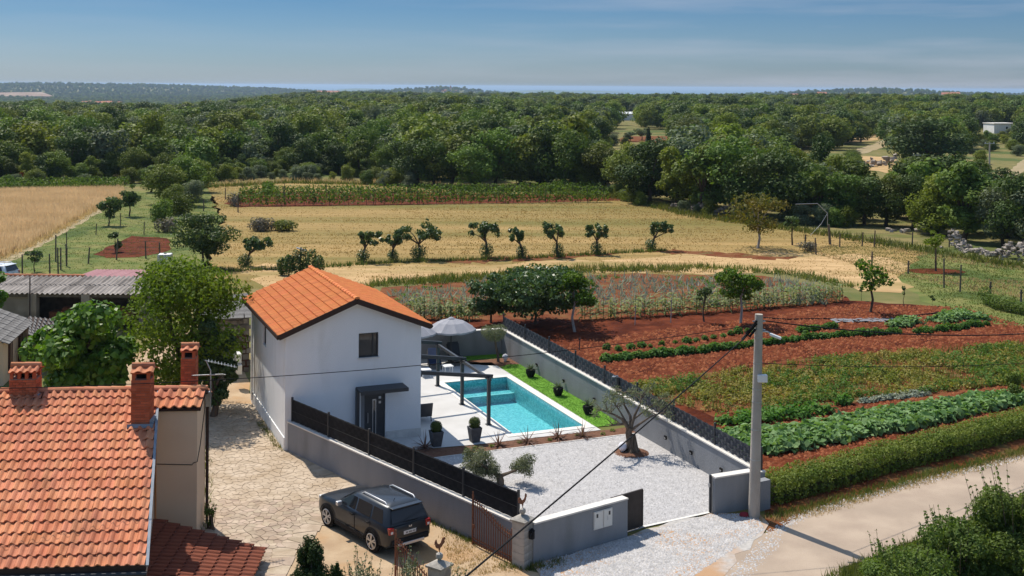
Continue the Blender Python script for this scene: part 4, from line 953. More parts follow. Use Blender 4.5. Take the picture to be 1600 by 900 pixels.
def chimney(cx, cy, z0, z1, w, d, label, nt, zr):
    ch = MB().box((0,0,(z1-.36-z0)/2), (w-.02, d-.02, z1-.36-z0)).build('chimney', m_mortar, th, (cx, cy, z0)); ch['label'] = label
    mb = MB(); rows = int((z1-.36-z0)/.085); bl = .24
    for r in range(rows):
        z = .045+r*.085
        for s in (-1, 1):
            for L, horiz in ((w, True), (d, False)):
                n = max(2, round(L/bl)); o = .5*(r % 2); 
                for k in range(-1, n+1):
                    a, b = max(0, (k+o)/n)*L-L/2, min(1, (k+1+o)/n)*L-L/2
                    if b-a < .03: continue
                    if horiz: mb.box(((a+b)/2, s*(d/2-.012), z), (b-a-.012, .04, .074))
                    else: mb.box((s*(w/2-.0105), (a+b)/2, z), (.04, b-a-.012, .074))
    mb.build('brick', m_brick, ch, kind='stuff'); zt = z1-.36-z0; n = nt+1
    for k in range(n):
        for s in (-1, 1): MB().box((-w/2+.06+(w-.12)*k/(n-1), s*(d/2-.06), zt+.1), (.1, .1, .2)).build('pier', m_brick, ch)
    MB().box((0,0,zt-.02), (w*.8, d*.7, .03)).box((0,0,zt+.1), (w*.62, d*.3, .19)).build('flue', m_black, ch)
    MB().box((0,0,zt+.215), (w+.04, d+.04, .04)).build('cap', m_brick, ch)
    for s in (-1, 1):
        for k in range(nt+1):
            v, f = tile_verts(w/(nt+.62), d*.62, .06, .025); M4 = Matrix.Translation((-w/2-.02+(w/(nt+.62))*k, 0, zt+.37)) @ Matrix.Rotation(-.42 if s < 0 else .42, 4, 'X') @ Matrix.Rotation(math.pi if s < 0 else 0, 4, 'Z')
            if s < 0: M4 = Matrix.Translation((-w/2-.02+(w/(nt+.62))*(k+1), 0, zt+.37)) @ Matrix.Rotation(.42, 4, 'X') @ Matrix.Rotation(math.pi, 4, 'Z')
            else: M4 = Matrix.Translation((-w/2-.02+(w/(nt+.62))*k, 0, zt+.37)) @ Matrix.Rotation(-.42, 4, 'X')
            MB().add([M4 @ Vector(p) for p in v], f).build('tile', m_tile, ch)
    for k in range(2): MB().tube([(-w/2-.04+k*(w+.04)/2, 0, zt+.40), (-w/2+(k+1)*(w+.08)/2, 0, zt+.40)], [.1, .09], 10).build('ridge_tile', m_tile, ch)
    if zr: 
        MB().box((0, -d/2-.05, zr-z0+.02), (w+.22, .1, .12), rx=-.3).box((w/2+.05, .0, zr-z0+.12), (.1, d, .16)).build('flashing', m_lead, ch)
def rel(px, Y): return TL((px-800)*Y/F, Y)
cA = rel(41, 38.6); chimney(cA[0], cA[1], 4.3, 5.62, .84, .62, 'wide low brick chimney with two openings and a tiled cap', 3, 4.55)
cB = rel(224, 37.35); chimney(cB[0], cB[1], 3.95, 5.93, .58, .58, 'tall brick chimney rising from the front roof slope with grey flashing', 1, 4.1)
cC = rel(297, 40.0); chimney(cC[0], cC[1], 4.0, 6.0, .48, .48, 'slim brick chimney behind the ridge at the house end', 1, None)
# TV aerial on the house end
ax = Vector((hx, hy, 0))+Matrix.Rotation(HT, 3, 'Z') @ Vector((.22, 1.2, 0))
an = thing('tv_antenna', 'silver television aerial with long boom on the tiled house end', 'antenna', ax, HT)
az = Zat(326, 563, ax.y)[1]
MB().tube([(0,0,3.9),(0,0,az-.35),(-.16,0,az)], .022, 6).build('mast', m_steel, an)
mb = MB(); e = Vector((1.05,.2,-.3)); s0 = Vector((-.2,0,az)); mb.beam(s0, s0+e, .03, .03)
for k in range(9): q = s0+e*(.12+.1*k); mb.tube([q+Vector((-.03,.2,.02)), q-Vector((-.03,.2,-.02))], .008, 4)
mb.build('boom', m_steel, an)
mb = MB()
for k in range(6): mb.tube([(-.6, -.2+k*.1, az-.45-k*.03), (.45, -.2+k*.1, az-.42-k*.03)], .009, 4)
mb.build('reflector', m_steel, an)
# lower lean-to with brown tiles
lt = thing('lean_to', 'low lean-to with dark brown roof tiles in the shade of the tiled house', 'shed', (0, 0, 0), 0)
A_ = Vector((*P(240, 812, 1.0), 1.0)); B_ = Vector((*P(413, 860, .34), .34)); dn = Vector((.25, -6.4, 0))
slab(A_, B_, B_+dn, A_+dn, .1, m_fascia, 'roof_deck', lt)
tile_roof(lt, A_+dn+Vector((0,0,.03)), -dn, B_-A_, 24, 9, m_tile_b, m_tile_b, 120, lambda rc: -rc[1], amp=.05)
MB().prism([(A_.x+.1, A_.y-.1), (B_.x-.25, B_.y-.12), (B_.x+dn.x-.25, B_.y+dn.y), (A_.x+dn.x, A_.y+dn.y)], -.05, .24).build('wall', m_cream, lt)

# ---------------------------------------------------------------- FARM SHEDS ON THE LEFT
def wavy(mb, a, b, c, amp=.035, pitch=.2, m=0, th=.02):
    """corrugated sheet: a-b along the eave, a-c up the slope"""
    a, b, c = Vector(a), Vector(b), Vector(c); L = (b-a).length; n = max(4, int(L/pitch)*6); nn = (b-a).cross(c-a).normalized()
    if nn.z < 0: nn = -nn
    vs = []
    for i in range(n+1):
        q = a+(b-a)*(i/n)+nn*(amp*math.cos(2*math.pi*i/6)); vs += [q, q+(c-a), q-nn*th]
    mb.add(vs, [(i*3, i*3+3, i*3+4, i*3+1) for i in range(n)]+[(i*3+2, i*3+5, i*3+3, i*3) for i in range(n)], m)
sd = thing('open_shed', 'long open farm shed with corrugated grey roof and dark bays', 'shed', (0, 0, 0))
Ys = 70.2; xl, xr = Zat(-60, 459, Ys)[0], Zat(224, 459, Ys)[0]; ze = Zat(110, 459, Ys)[1]; zr = Zat(110, 432, 74.0)[1]
n = 9
for k in range(n):
    xa, xb = xl+(xr-xl)*k/n, xl+(xr-xl)*(k+1)/n
    for j in range(2):
        mb = MB(); o = Vector((0, 0, .03*(j == 0)))
        wavy(mb, Vector((xa, Ys+j*1.85, ze+(zr-ze)*j*.5))+Vector((0,0,.03*j)), Vector((xb-.02, Ys+j*1.85, ze+(zr-ze)*j*.5))+Vector((0,0,.03*j)), Vector((xa, Ys+1.95+j*1.85, ze+(zr-ze)*(j*.5+.52)))+Vector((0,0,.03*j)), .05, .24)
        mb.build('roof_sheet', m_fibre, sd)
mb = MB(); mb.box(((xl+xr)/2, 74.1, (zr-.1)/2), (xr-xl, .25, zr-.1)).box((xl+.1, 72.2, 1.1), (.25, 3.6, 2.2)).box((xr-.2, 72.2, 1.1), (.25, 3.6, 2.2)); mb.build('wall', m_rubble, sd)
MB().box((Zat(45, 470, Ys+.3)[0]-3, Ys+.4, 1.1), (6.4, .25, 2.2)).build('wall', m_plaster, sd)
for px in (50, 133): MB().box((Zat(px, 470, Ys)[0], Ys+.25, ze/2), (.5, .5, ze-.05)).build('pier', m_plaster, sd)
MB().beam((xl, Ys+.2, ze-.14), (xr, Ys+.2, ze-.14), .16, .18).build('lintel', m_wood, sd)
MB().tube([((48-800)/F*Ys, Ys-.12, 0), ((48-800)/F*Ys, Ys-.12, ze+1.0)], .04, 6).build('pipe', m_fascia, sd)
for k in range(8): MB().tube([(xl+(xr-xl)*.55*k/8, 74.02, zr+.04), (xl+(xr-xl)*.55*(k+1)/8, 74.02, zr+.04)], [.12,.1], 8).build('ridge_tile', m_tile, sd)
ps = thing('tin_shed', 'low shed with pink tin roof behind the long open shed', 'shed', (0, 0, 0)); Yp = 75.5; zp = Zat(170, 434, Yp)[1]
pa, pb, pc = Zat(116, 434, Yp)[0], Zat(234, 434, Yp)[0], Zat(170, 421, 79)[1]
for k in range(5):
    mb = MB(); wavy(mb, (pa+(pb-pa)*k/5, Yp, zp), (pa+(pb-pa)*(k+1)/5-.02, Yp, zp), (pa+(pb-pa)*k/5+.25, 79, pc), .03, .2); mb.build('roof_sheet', m_pink, ps)
MB().box(((pa+pb)/2, 77.3, zp/2-.1), (pb-pa-.3, 3.2, zp-.2)).build('wall', m_rubble, ps)
for (px, py, Yq, s, lab) in ((121, 485, 71.2, 1.0, 'blue plastic barrel standing in the open shed bay'), (234, 562, 58.5, .9, 'blue plastic barrel in the yard under the big tree')):
    X = (px-800)*Yq/F; t = thing('barrel', lab, 'barrel', (X, Yq, .05), 0, 'blue plastic barrels')
    MB().lathe([(.27*s,0),(.3*s,.08),(.3*s,.35),(.315*s,.4),(.3*s,.45),(.3*s,.8),(.26*s,.9),(.24*s,.9)], 16).build('body', m_blue, t, smooth=True); MB().lathe([(.25*s,.9),(.25*s,.95)], 14).build('lid', m_black, t)
for (px, col, lab, w) in ((100, m_rust, 'rusty red machine stored in the left bay of the open shed', 1.5), (190, m_rust, 'reddish trailer box stored in the right bay of the open shed', 1.8)):
    X = (px-800)*71.8/F; t = thing('farm_machine', lab, 'machine', (X, 71.8, 0)); MB().box((0,0,.75),(w,.9,.5)).box((w*.2,0,1.1),(w*.4,.6,.3)).build('body', col, t, bevel=.06)
    for s in (-1, 1): MB().tube([(s*w*.3,-.5,.32),(s*w*.3,-.38,.32)], .32, 14).build('wheel', m_black, t)
# small house with grey slab roof at the frame edge
b0, b1 = P(5, 603), P(43, 565); sh2 = thing('stone_roofed_house', 'small cream house with grey slab roof and brown shutters at the left edge', 'house', (b0[0], b0[1], 0), math.atan2(b1[1]-b0[1], b1[0]-b0[0]))
Ls = math.hypot(b1[0]-b0[0], b1[1]-b0[1]); ez = 2.15
MB().prism([(0,0),(Ls,0),(Ls,5.0),(0,5.0)], 0, lambda x, y: ez+min(y, 5-y)*.42-.06 if True else 0).build('wall', m_cream, sh2)
MB().add([(0,0,ez-.06),(Ls,0,ez-.06),(0,2.5,ez+.99),(Ls,2.5,ez+.99),(0,5,ez-.06),(Ls,5,ez-.06)], [(0,2,4),(1,5,3)]).build('gable', m_cream, sh2)
nr_, nc_ = 7, 13
for side in (0, 1):
    mb = MB(); cnt = 0
    for r in range(nr_):
        for c in range(nc_):
            y = -.3+2.85*(r+.5)/nr_; z = ez-.1+(.3+y)*.42
            bx = ((Ls+.5)*(c+.5)/nc_-.25+rnd.uniform(-.03, .03), y if side == 0 else 5-y, z+.06+.01*(c % 2)); dm = (Ls/nc_*1.0, .47, .035)
            if side == 0: MB().box((0,0,0), dm, rx=.36+rnd.uniform(-.03, .03)).build('roof_slab', m_slate, sh2, bx)
            else: mb.box(bx, dm, rx=-.4)
    if side: mb.build('roof_slabs', m_slate, sh2, kind='stuff')
for x in (1.3, 3.4): 
    w_ = MB().box((x, -.02, 1.15), (.75, .06, 1.5)).build('window', m_shutter, sh2); MB().box((x, -.055, 1.15), (.03, .02, 1.4)).build('mullion', m_cream, w_)
# low roof with rubble wall behind it
def slabroof(name, label, quad, cat, nr_, nc_, wallz, seed, mat=None):
    t = thing(name, label, cat, (0, 0, 0)); a, b, c, d = [Vector(q) for q in quad]; g = random.Random(seed); n = (b-a).cross(d-a).normalized()
    if n.z < 0: n = -n
    slab(a, b, c, d, .08, m_fascia, 'roof_deck', t)
    for r in range(nr_):
        for k in range(nc_):
            u0, v0 = (k+.5)/nc_, (r+.5)/nr_; p = a.lerp(b, u0).lerp(d.lerp(c, u0), v0)+n*(.035+.012*(k % 2)); e1 = (b-a)/nc_*.5*.98; e2 = (d-a)/nr_*.5*1.12
            j = Vector((0,0,g.uniform(-.01, .01))); q = [p-e1-e2+j+n*.03, p+e1-e2-j+n*.03, p+e1+e2, p-e1+e2]
            MB().add([v-p for v in q]+[v-p-n*.04 for v in q], [(0,1,2,3),(0,4,5,1),(1,5,6,2),(2,6,7,3),(3,7,4,0)]).build('roof_slab', mat or m_slate, t, p)
    return t, (a, b, c, d)
qa = [(*P(44, 523, 1.9), 1.9), (*P(66, 537, 1.6), 1.6), (*P(92, 500, 2.0), 2.0), (*P(44, 495, 2.3), 2.3)]
t, q = slabroof('low_outbuilding', 'low outbuilding with grey slab roof behind the mulberry tree', qa, 'shed', 7, 6, 1.5, 3)
MB().prism([(p.x, p.y) for p in q], 0, 1.5).build('wall', m_rubble, t)
def rubble_wall(name, label, a, b, h, thick, size, mat, cat='wall', seed=1, limit=60, ragtop=.3):
    A, B = Vector(a), Vector(b); L = (B-A).length; t = thing(name, label, cat, (A.x, A.y, 0), math.atan2(B.y-A.y, B.x-A.x)); g = random.Random(seed); k = 0; rest = MB(); z = 0
    MB().box((L/2, 0, h*.42), (L, thick*.6, h*.84)).build('core', m_mortar if mat is m_rubble else mat, t)
    cells = []
    while z < h:
        sz = size*g.uniform(.6, .95); x = 0
        while x < L:
            sx = size*g.uniform(.8, 1.7)
            if z+sz < h*(1-ragtop*g.random()): cells.append((x+sx/2, z+sz/2, sx, sz))
            x += sx
        z += sz
    cells.sort(key=lambda c: -c[1])
    for x, z, sx, sz in cells:
        for s in (-1, 1):
            hw = [(.5+g.uniform(-.1, .04))*sx for _ in range(4)]; hz = [(.5+g.uniform(-.1, .04))*sz for _ in range(4)]; y0_ = s*thick*.5; dp = thick*.35
            vs = [(x-hw[0], y0_+g.uniform(-.05, .05), z-hz[0]), (x+hw[1], y0_+g.uniform(-.05, .05), z-hz[1]), (x+hw[2], y0_+g.uniform(-.05, .05), z+hz[2]), (x-hw[3], y0_+g.uniform(-.05, .05), z+hz[3])]
            vs += [(p[0], y0_-s*dp, p[2]) for p in vs]; fs = [(0,1,2,3),(0,4,5,1),(1,5,6,2),(2,6,7,3),(3,7,4,0)]
            if s < 0 and k < limit: MB().add([(p[0]-x, p[1], p[2]-z) for p in vs], fs).build('stone', mat, t, (x, 0, z)); k += 1
            else: rest.add(vs, fs)
    if rest.v: rest.build('stones', mat, t, kind='stuff')
    return t
rubble_wall('stone_wall', 'old rubble stone wall below the low slab roof by the mulberry tree', P(46, 575), P(70, 545), 1.35, .5, .4, m_palestone, seed=4)
def stone_heap(label, pts, h, wid, size, mat, seed=1, limit=120):
    p = [Vector(q) for q in pts]; t = thing('stone_heap', label, 'stone heap', (*p[0], 0)); g = random.Random(seed); cells = []
    tot = sum((p[i+1]-p[i]).length for i in range(len(p)-1))
    for i in range(len(p)-1):
        L = (p[i+1]-p[i]).length; d = (p[i+1]-p[i])/L; nn = Vector((-d.y, d.x))
        for _ in range(int(L*h*wid*1.5/size**3*.55)):
            u = g.random(); s = g.gauss(0, .42)*wid; top = h*(.55+.45*math.sin(u*L*.9+i*2.1+seed))*max(.08, 1-(abs(s)/wid)**1.4)
            cells.append((p[i]+d*u*L+nn*s-p[0], max(.05, top*(1-.5*g.random()**2)), size*g.uniform(.5, 1.15)))
    cells.sort(key=lambda c: c[0].y); rest = MB(); base = [(-1,-1,-1),(1,-1,-1),(1,1,-1),(-1,1,-1),(-1,-1,1),(1,-1,1),(1,1,1),(-1,1,1)]
    for k, (c, z, s) in enumerate(cells):
        R = Matrix.Rotation(g.random()*6.28, 3, 'Z') @ Matrix.Rotation(g.uniform(-.6, .6), 3, 'X'); vs = [R @ Vector((x*s*.5*g.uniform(.55, 1), y*s*.42*g.uniform(.55, 1), q*s*.3*g.uniform(.55, 1))) for x, y, q in base]
        fs = [(3,2,1,0),(4,5,6,7),(0,1,5,4),(1,2,6,5),(2,3,7,6),(3,0,4,7)]
        if k < limit: MB().add(vs, fs).build('stone', mat, t, (c.x, c.y, z))
        else: rest.add([v+Vector((c.x, c.y, z)) for v in vs], fs)
    if rest.v: rest.build('stones', mat, t, kind='stuff')
    return t
# stone shed between the yard tree and the white house
x, Yk = (356-800)*60.5/F, 60.5
ss = thing('stone_shed', 'old dark stone shed with slab roof beside the white house', 'shed', (x, Yk, 0), .25)
MB().box((-.2, 1.6, 1.45), (2.6, 3.0, 2.9)).build('wall', m_rubble, ss)
mb = MB(); g = random.Random(9)
for r in range(9):
    for c in range(8):
        mb.box((-1.5+2.6*(c+.5*(r % 2))/8+.15+g.uniform(-.05, .05), .08, .15+r*.31+g.uniform(-.04, .04)), (.3*g.uniform(.6, 1.15), .12+g.uniform(0, .09), .27*g.uniform(.6, 1.05)), ry=g.uniform(-.15, .15))
mb.build('stones', m_rubble, ss, kind='stuff')
for r in range(6):
    for c in range(8): MB().box((0,0,0), (.36, .55, .04), rx=.3+g.uniform(-.04, .04)).build('roof_slab', m_slate, ss, (-1.5+.36*c+g.uniform(-.03, .03), .0+r*.42, 2.95+r*.13))
MB().box((.75, .08, 1.0), (.7, .08, 1.9)).build('door', m_shutter, ss)
pb_ = thing('log_pile', 'dim stack of firewood logs against the stone shed', 'log pile', (*P(338, 590), 0), .2)
for r in range(5):
    for c in range(8): 
        MB().tube([(-.7+c*.2+.1*(r % 2), -.3, .11+r*.18), (-.7+c*.2+.1*(r % 2), .3, .11+r*.18)], .09*g.uniform(.8, 1.05), 7).build('log', m_wood, pb_)
# IBC tank, car by the field
ib = thing('water_tank', 'white cube water tank in a wire cage beside the sheds', 'tank', (*P(258, 419), 0), .1)
MB().box((0,0,.08),(1.15,1.05,.16)).build('pallet', m_wood, ib); MB().box((0,0,.68),(1.05,.95,1.0)).build('tank_body', m_white_pl, ib, bevel=.08); MB().lathe([(.12,1.18),(.12,1.24)], 12).build('lid', m_anth, ib)
mb = MB()
for k in range(6): mb.beam((-.54,-.5,.16+k*.2), (.54,-.5,.16+k*.2), .025, .025); mb.beam((-.54+k*.216,-.5,.16), (-.54+k*.216,-.5,1.18), .025, .025)
mb.build('cage', m_steel, ib)

# ---------------------------------------------------------------- CARS
m_paint = M('metallic grey car paint', (.018,.022,.028), rough=.32, metal=.2, spec=.35, coat=.35)
m_whitepaint = M('white car paint', (.72,.73,.75), rough=.3, spec=.5, coat=.6)
m_clad = M('dark plastic cladding', (.022,.022,.023), rough=.65)
m_tyre = M('tyre rubber', (.014,.014,.014), rough=.85)
m_alloy = M('alloy wheel', (.52,.52,.53), rough=.35, metal=.7)
m_red = M('red lamp glass', (.30,.012,.012), rough=.15, spec=.6)
m_plate = M('number plate', (.72,.72,.70), rough=.5)
m_chrome = M('satin roof rail', (.66,.66,.67), rough=.3, metal=.6)
def car(label, loc, rz, paint, sc, detail=True):
    t = thing('parked_car', label, 'car', loc, rz); S = Matrix.Diagonal((*sc, 1)); cx = 1.32
    def T(p): return (S @ Vector((p[0]-cx, p[1], p[2])))[:]
    def B(mb, name, mat, parent=t, smooth=False, bevel=0): mb.v = [T(p) for p in mb.v]; return mb.build(name, mat, parent, smooth=smooth, bevel=bevel)
    st = [(-.86,.52,.86,.74),(-.82,.40,1.0,.84),(-.7,.30,1.06,.885),(-.45,.27,1.08,.90),(0,.26,1.085,.915),(.45,.25,1.07,.90),(1.2,.25,1.05,.89),(2.0,.25,1.04,.895),(2.35,.25,1.04,.905),(2.67,.26,1.03,.92),(3.0,.27,.99,.91),(3.28,.30,.92,.86),(3.42,.36,.82,.79),(3.49,.44,.68,.70)]
    mb = MB(); vs = []
    for x, zb, zt, w in st:
        r = [(-w*.9,zb),(-w,zb+.1),(-w*1.0,zb+.35*(zt-zb)),(-w*1.0,zb+.66*(zt-zb)),(-w*.975,zt-.08),(-w*.9,zt-.012),(-w*.5,zt+.012)]
        r = r+[(-y, z) for y, z in r[::-1]]; vs += [(x, y, z) for y, z in r]
    n = 14; k = len(st)
    mb.add(vs, [(i*n+j, i*n+(j+1) % n, (i+1)*n+(j+1) % n, (i+1)*n+j) for i in range(k-1) for j in range(n)]+[tuple(range(n-1,-1,-1)), tuple(range((k-1)*n, k*n))])
    B(mb, 'body', paint, smooth=True)
    # cabin
    ring = lambda xr, xf, w, z, c=.1: [(xr,-w+c,z),(xr+c,-w,z),(xf-c*2.2,-w,z),(xf,-w+c*1.2,z),(xf,w-c*1.2,z),(xf-c*2.2,w,z),(xr+c,w,z),(xr,w-c,z)]
    mb = MB(); vs = ring(-.80, 2.22, .875, 1.03)+ring(-.58, 1.40, .70, 1.54)+ring(-.50, 1.26, .60, 1.60)+ring(-.2, .9, .3, 1.625)
    mb.add(vs, [(i*8+j, i*8+(j+1) % 8, i*8+8+(j+1) % 8, i*8+8+j) for i in range(3) for j in range(8)]+[tuple(range(24, 32))])
    B(mb, 'cabin', paint, smooth=True)
    def sp(s, x, q): return (x, s*(.878-.175*q+.006), 1.03+.51*q)
    for s in (-1, 1):
        for a0, a1, b0, b1 in ((1.08, 1.98, 1.08, 1.42), (.20, 1.0, .22, 1.0), (-.52, .12, -.36, .14)):
            B(MB().ngon([sp(s, a0, .1), sp(s, a1, .1), sp(s, b1, .86), sp(s, b0, .86)][::s]), 'side_window', m_glass)
    B(MB().ngon([(2.19,-.74,1.075),(2.19,.74,1.075),(1.47,.60,1.515),(1.47,-.60,1.515)]), 'windscreen', m_glass)
    B(MB().ngon([(-.808,-.70,1.12),(-.808,.70,1.12),(-.612,.60,1.5),(-.612,-.60,1.5)][::-1]), 'rear_window', m_glass)
    for s in (-1, 1):
        for x in (0, 2.67):
            arch = MB(); vs = []
            for q in range(15):
                a = math.pi*q/14
                for rr, y in ((.45, .925), (.385, .935)): vs.append((x+rr*math.cos(a), s*(y+.012*(x > 1)), .36+rr*math.sin(a)))
            arch.add(vs, [(2*q, 2*q+1, 2*q+3, 2*q+2) for q in range(14)]); B(arch, 'wheel_arch', m_clad)
            disc = MB().ngon([(x+.385*math.cos(a), s*(.918+.013*(x > 1)), .35+.385*math.sin(a)) for a in np.linspace(0, 6.283, 25)[:-1]]); B(disc, 'wheel_well', m_black)
            ty = MB(); pr = [(.2,.75),(.33,.74),(.352,.77),(.352,.90),(.335,.945),(.25,.95)]; vs = []
            for rr, y in pr:
                for q in range(28): a = 6.283*q/28; vs.append((x+rr*math.cos(a), s*y, .352+rr*math.sin(a)))
            ty.add(vs, [(i*28+j, i*28+(j+1) % 28, (i+1)*28+(j+1) % 28, (i+1)*28+j) for i in range(5) for j in range(28)])
            wo = B(ty, 'wheel', m_tyre, smooth=True)
            B(MB().ngon([(x+.25*math.cos(a), s*.93, .352+.25*math.sin(a)) for a in np.linspace(0, 6.283, 25)[:-1]]), 'rim_back', m_clad, wo)
            rim = MB()
            for q in range(5):
                for da in (-.2, .2):
                    a = 6.283*q/5+.3; p0 = (x+.05*math.cos(a), s*.952, .352+.05*math.sin(a)); p1 = (x+.245*math.cos(a+da), s*.948, .352+.245*math.sin(a+da)); rim.beam(p0, p1, .045, .02, up=(0, 1, 0))
            rim.tube([(x+.25*math.cos(a), s*.945, .352+.25*math.sin(a)) for a in np.linspace(0, 6.283, 29)], .018, 5); rim.tube([(x, s*.93, .352), (x, s*.96, .352)], .06, 10)
            B(rim, 'rim', m_alloy, wo)
        B(MB().box((1.33, s*.915, .34), (1.75, .035, .16)), 'side_skirt', m_clad)
        B(MB().beam((1.06, s*.9, .45), (1.06, s*.898, 1.0), .012, .008, up=(1,0,0)).beam((.14, s*.91, .6), (.14, s*.902, 1.02), .012, .008, up=(1,0,0)), 'door_gap', m_black)
        for x in (1.22, .32): B(MB().box((x, s*.912, .90), (.17, .03, .035)), 'door_handle', m_clad)
        B(MB().box((1.86, s*.98, 1.09), (.12, .2, .14)), 'wing_mirror', m_chrome, bevel=.02)
        B(MB().tube([(-.35, s*.57, 1.60), (-.25, s*.575, 1.665), (.9, s*.575, 1.665), (1.05, s*.57, 1.60)], .026, 6), 'roof_rail', m_chrome, smooth=True)
        tl = MB().box((-.80, s*.74, .90), (.14, .2, .22)); tl = B(tl, 'tail_light', m_red, bevel=.02)
        B(MB().box((-.872, s*.74, .86), (.012, .09, .08)), 'lamp_lens', m_plate, tl)
        B(MB().box((3.36, s*.64, .80), (.14, .3, .13)), 'headlight', m_plate, bevel=.02)
    B(MB().box((-.83, 0, .50), (.14, 1.5, .2)), 'rear_bumper', m_clad, bevel=.03)
    B(MB().box((-.89, 0, .40), (.06, 1.1, .1)), 'skid_plate', m_chrome, bevel=.015)
    B(MB().box((3.47, 0, .46), (.1, 1.3, .22)), 'front_bumper', m_clad, bevel=.03)
    B(MB().box((3.47, 0, .74), (.06, .9, .13)), 'grille', m_clad)
    B(MB().box((-.60, 0, 1.56), (.26, 1.22, .035)), 'spoiler', paint, bevel=.012)
    pl = B(MB().box((-.868, 0, .76), (.012, .52, .115)), 'number_plate', m_plate)
    g = random.Random(5)
    B(MB().box((-.876, -.245, .76), (.004, .03, .11)), 'country_strip', m_navy, pl)
    mb = MB(); y = -.2
    for w in (.035, .035, .02, .035, .035, .035, .02, .035, .035): mb.box((-.8755, y+w/2, .755), (.003, w*.7, .06 if w > .03 else .015)); y += w+.012
    B(mb, 'plate_characters', m_black, pl)
    B(MB().box((-.868, 0, .93), (.02, .11, .025)).box((-.868, -.045, .95), (.02, .025, .05)).box((-.868, .045, .95), (.02, .025, .05)), 'badge', m_chrome)
    B(MB().beam((-.84, -.32, 1.10), (-.83, .15, 1.12), .018, .018), 'rear_wiper', m_black)
    B(MB().tube([(-.2,.2,1.615),(-.28,.2,1.74)], .008, 5), 'aerial', m_black)
    B(MB().beam((2.2,-.45,1.07),(2.05,.1,1.15),.015,.015).beam((2.2,.2,1.07),(2.05,.6,1.15),.015,.015), 'wiper', m_black)
    return t
fw_, rw_ = Vector(P(511, 822)), Vector(P(584, 864)); d_ = (fw_-rw_).normalized(); rt_ = Vector((d_.y, -d_.x))
cc = (fw_+rw_)/2 + rt_*.85
car('dark grey sport utility car with silver roof rails parked in the yard', (cc.x, cc.y, .022), math.atan2(d_.y, d_.x), m_paint, (1.04, .95, .95))
wx, wy = P(-20, 443); car('white car parked behind the long shed at the left edge', (wx, wy, .0), 2.95, m_whitepaint, (1.0, 1.0, .95))

# ---------------------------------------------------------------- GATE PILLARS, IRON GATES
def rooster():
    """flat cut-out weathercock silhouette, 12 mm iron plate"""
    pts = [(-.02,0),(.03,0),(.035,.05),(.10,.07),(.15,.12),(.17,.19),(.21,.20),(.185,.225),(.19,.255),(.17,.27),(.155,.30),(.14,.275),(.12,.30),(.11,.27),(.10,.22),(.06,.17),(.0,.15),(-.05,.17),(-.08,.22),(-.12,.26),(-.18,.27),(-.22,.24),(-.23,.19),(-.19,.20),(-.17,.17),(-.21,.15),(-.18,.12),(-.13,.10),(-.09,.06),(-.03,.05)]
    return pts
def gate_pillar(X, Y, label, top, rot, second=False):
    t = thing('gate_pillar', label, 'gate pillar', (X, Y, 0), rot)
    z = 0; n = 6
    for k in range(n):
        h = (top-.13)/n; MB().box((0,0,h/2-.004), (.46+.008*(k % 2), .46+.008*(k % 2), h-.008)).build('stone', m_pstone, t, (0,0,z)); z += h
    mb = MB(); a, b = .31, .10
    mb.add([(x*w, y*w, zz) for zz, w in ((z, .28), (z+.06, .29), (z+.17, .09)) for x, y in ((-1,-1),(1,-1),(1,1),(-1,1))], [(3,2,1,0)]+[(i*4+k, i*4+(k+1) % 4, i*4+4+(k+1) % 4, i*4+4+k) for i in range(2) for k in range(4)]+[(8,9,10,11)])
    mb.build('cap', m_pstone, t); MB().lathe([(.05,0),(.05,.04),(.09,.08),(.105,.14),(.09,.2),(.03,.24)], 14, (0,0,z+.16)).build('ball', m_pstone, t, smooth=True)
    rp = rooster(); n = len(rp); s = 1.15; f = [(-x*s if second else x*s, y*s) for x, y in rp]
    mb = MB(); vs = [(x, yy, z+.46+y) for yy in (-.006, .006) for x, y in f]
    tri = geometry.tessellate_polygon([[Vector((x, y, 0)) for x, y in f]])
    mb.add(vs, [tuple(q) for q in tri]+[tuple(i+n for i in q[::-1]) for q in tri]+[(i, (i+1) % n, n+(i+1) % n, n+i) for i in range(n)]).tube([(0,0,z+.38),(0,0,z+.5)], .012, 6)
    mb.build('weathercock', m_rust, t)
    return t
p1x, p1y = P(816, 884); gr = math.atan2(.81, .58)
gp1 = gate_pillar(p1x, p1y, 'weathered stone gate pillar with ball and rusty rooster beside the front wall', 1.55, gr)
p2x, p2y = -2.0, 32.9; gp2 = gate_pillar(p2x, p2y, 'weathered stone gate pillar with ball and rusty rooster at the bottom edge', 1.55, gr, True)
lo = thing('wall_lantern', 'small black lantern mounted on the stone gate pillar', 'lantern', (p1x+.30, p1y-.12, 1.02), gr-1.57)
MB().box((0,-.02,.0),(.14,.12,.24)).build('case', m_black, lo); MB().box((0,-.085,.0),(.09,.012,.16)).build('glass', m_glass, lo); MB().lathe([(.1,.12),(.02,.2)], 6).build('cap', m_black, lo)
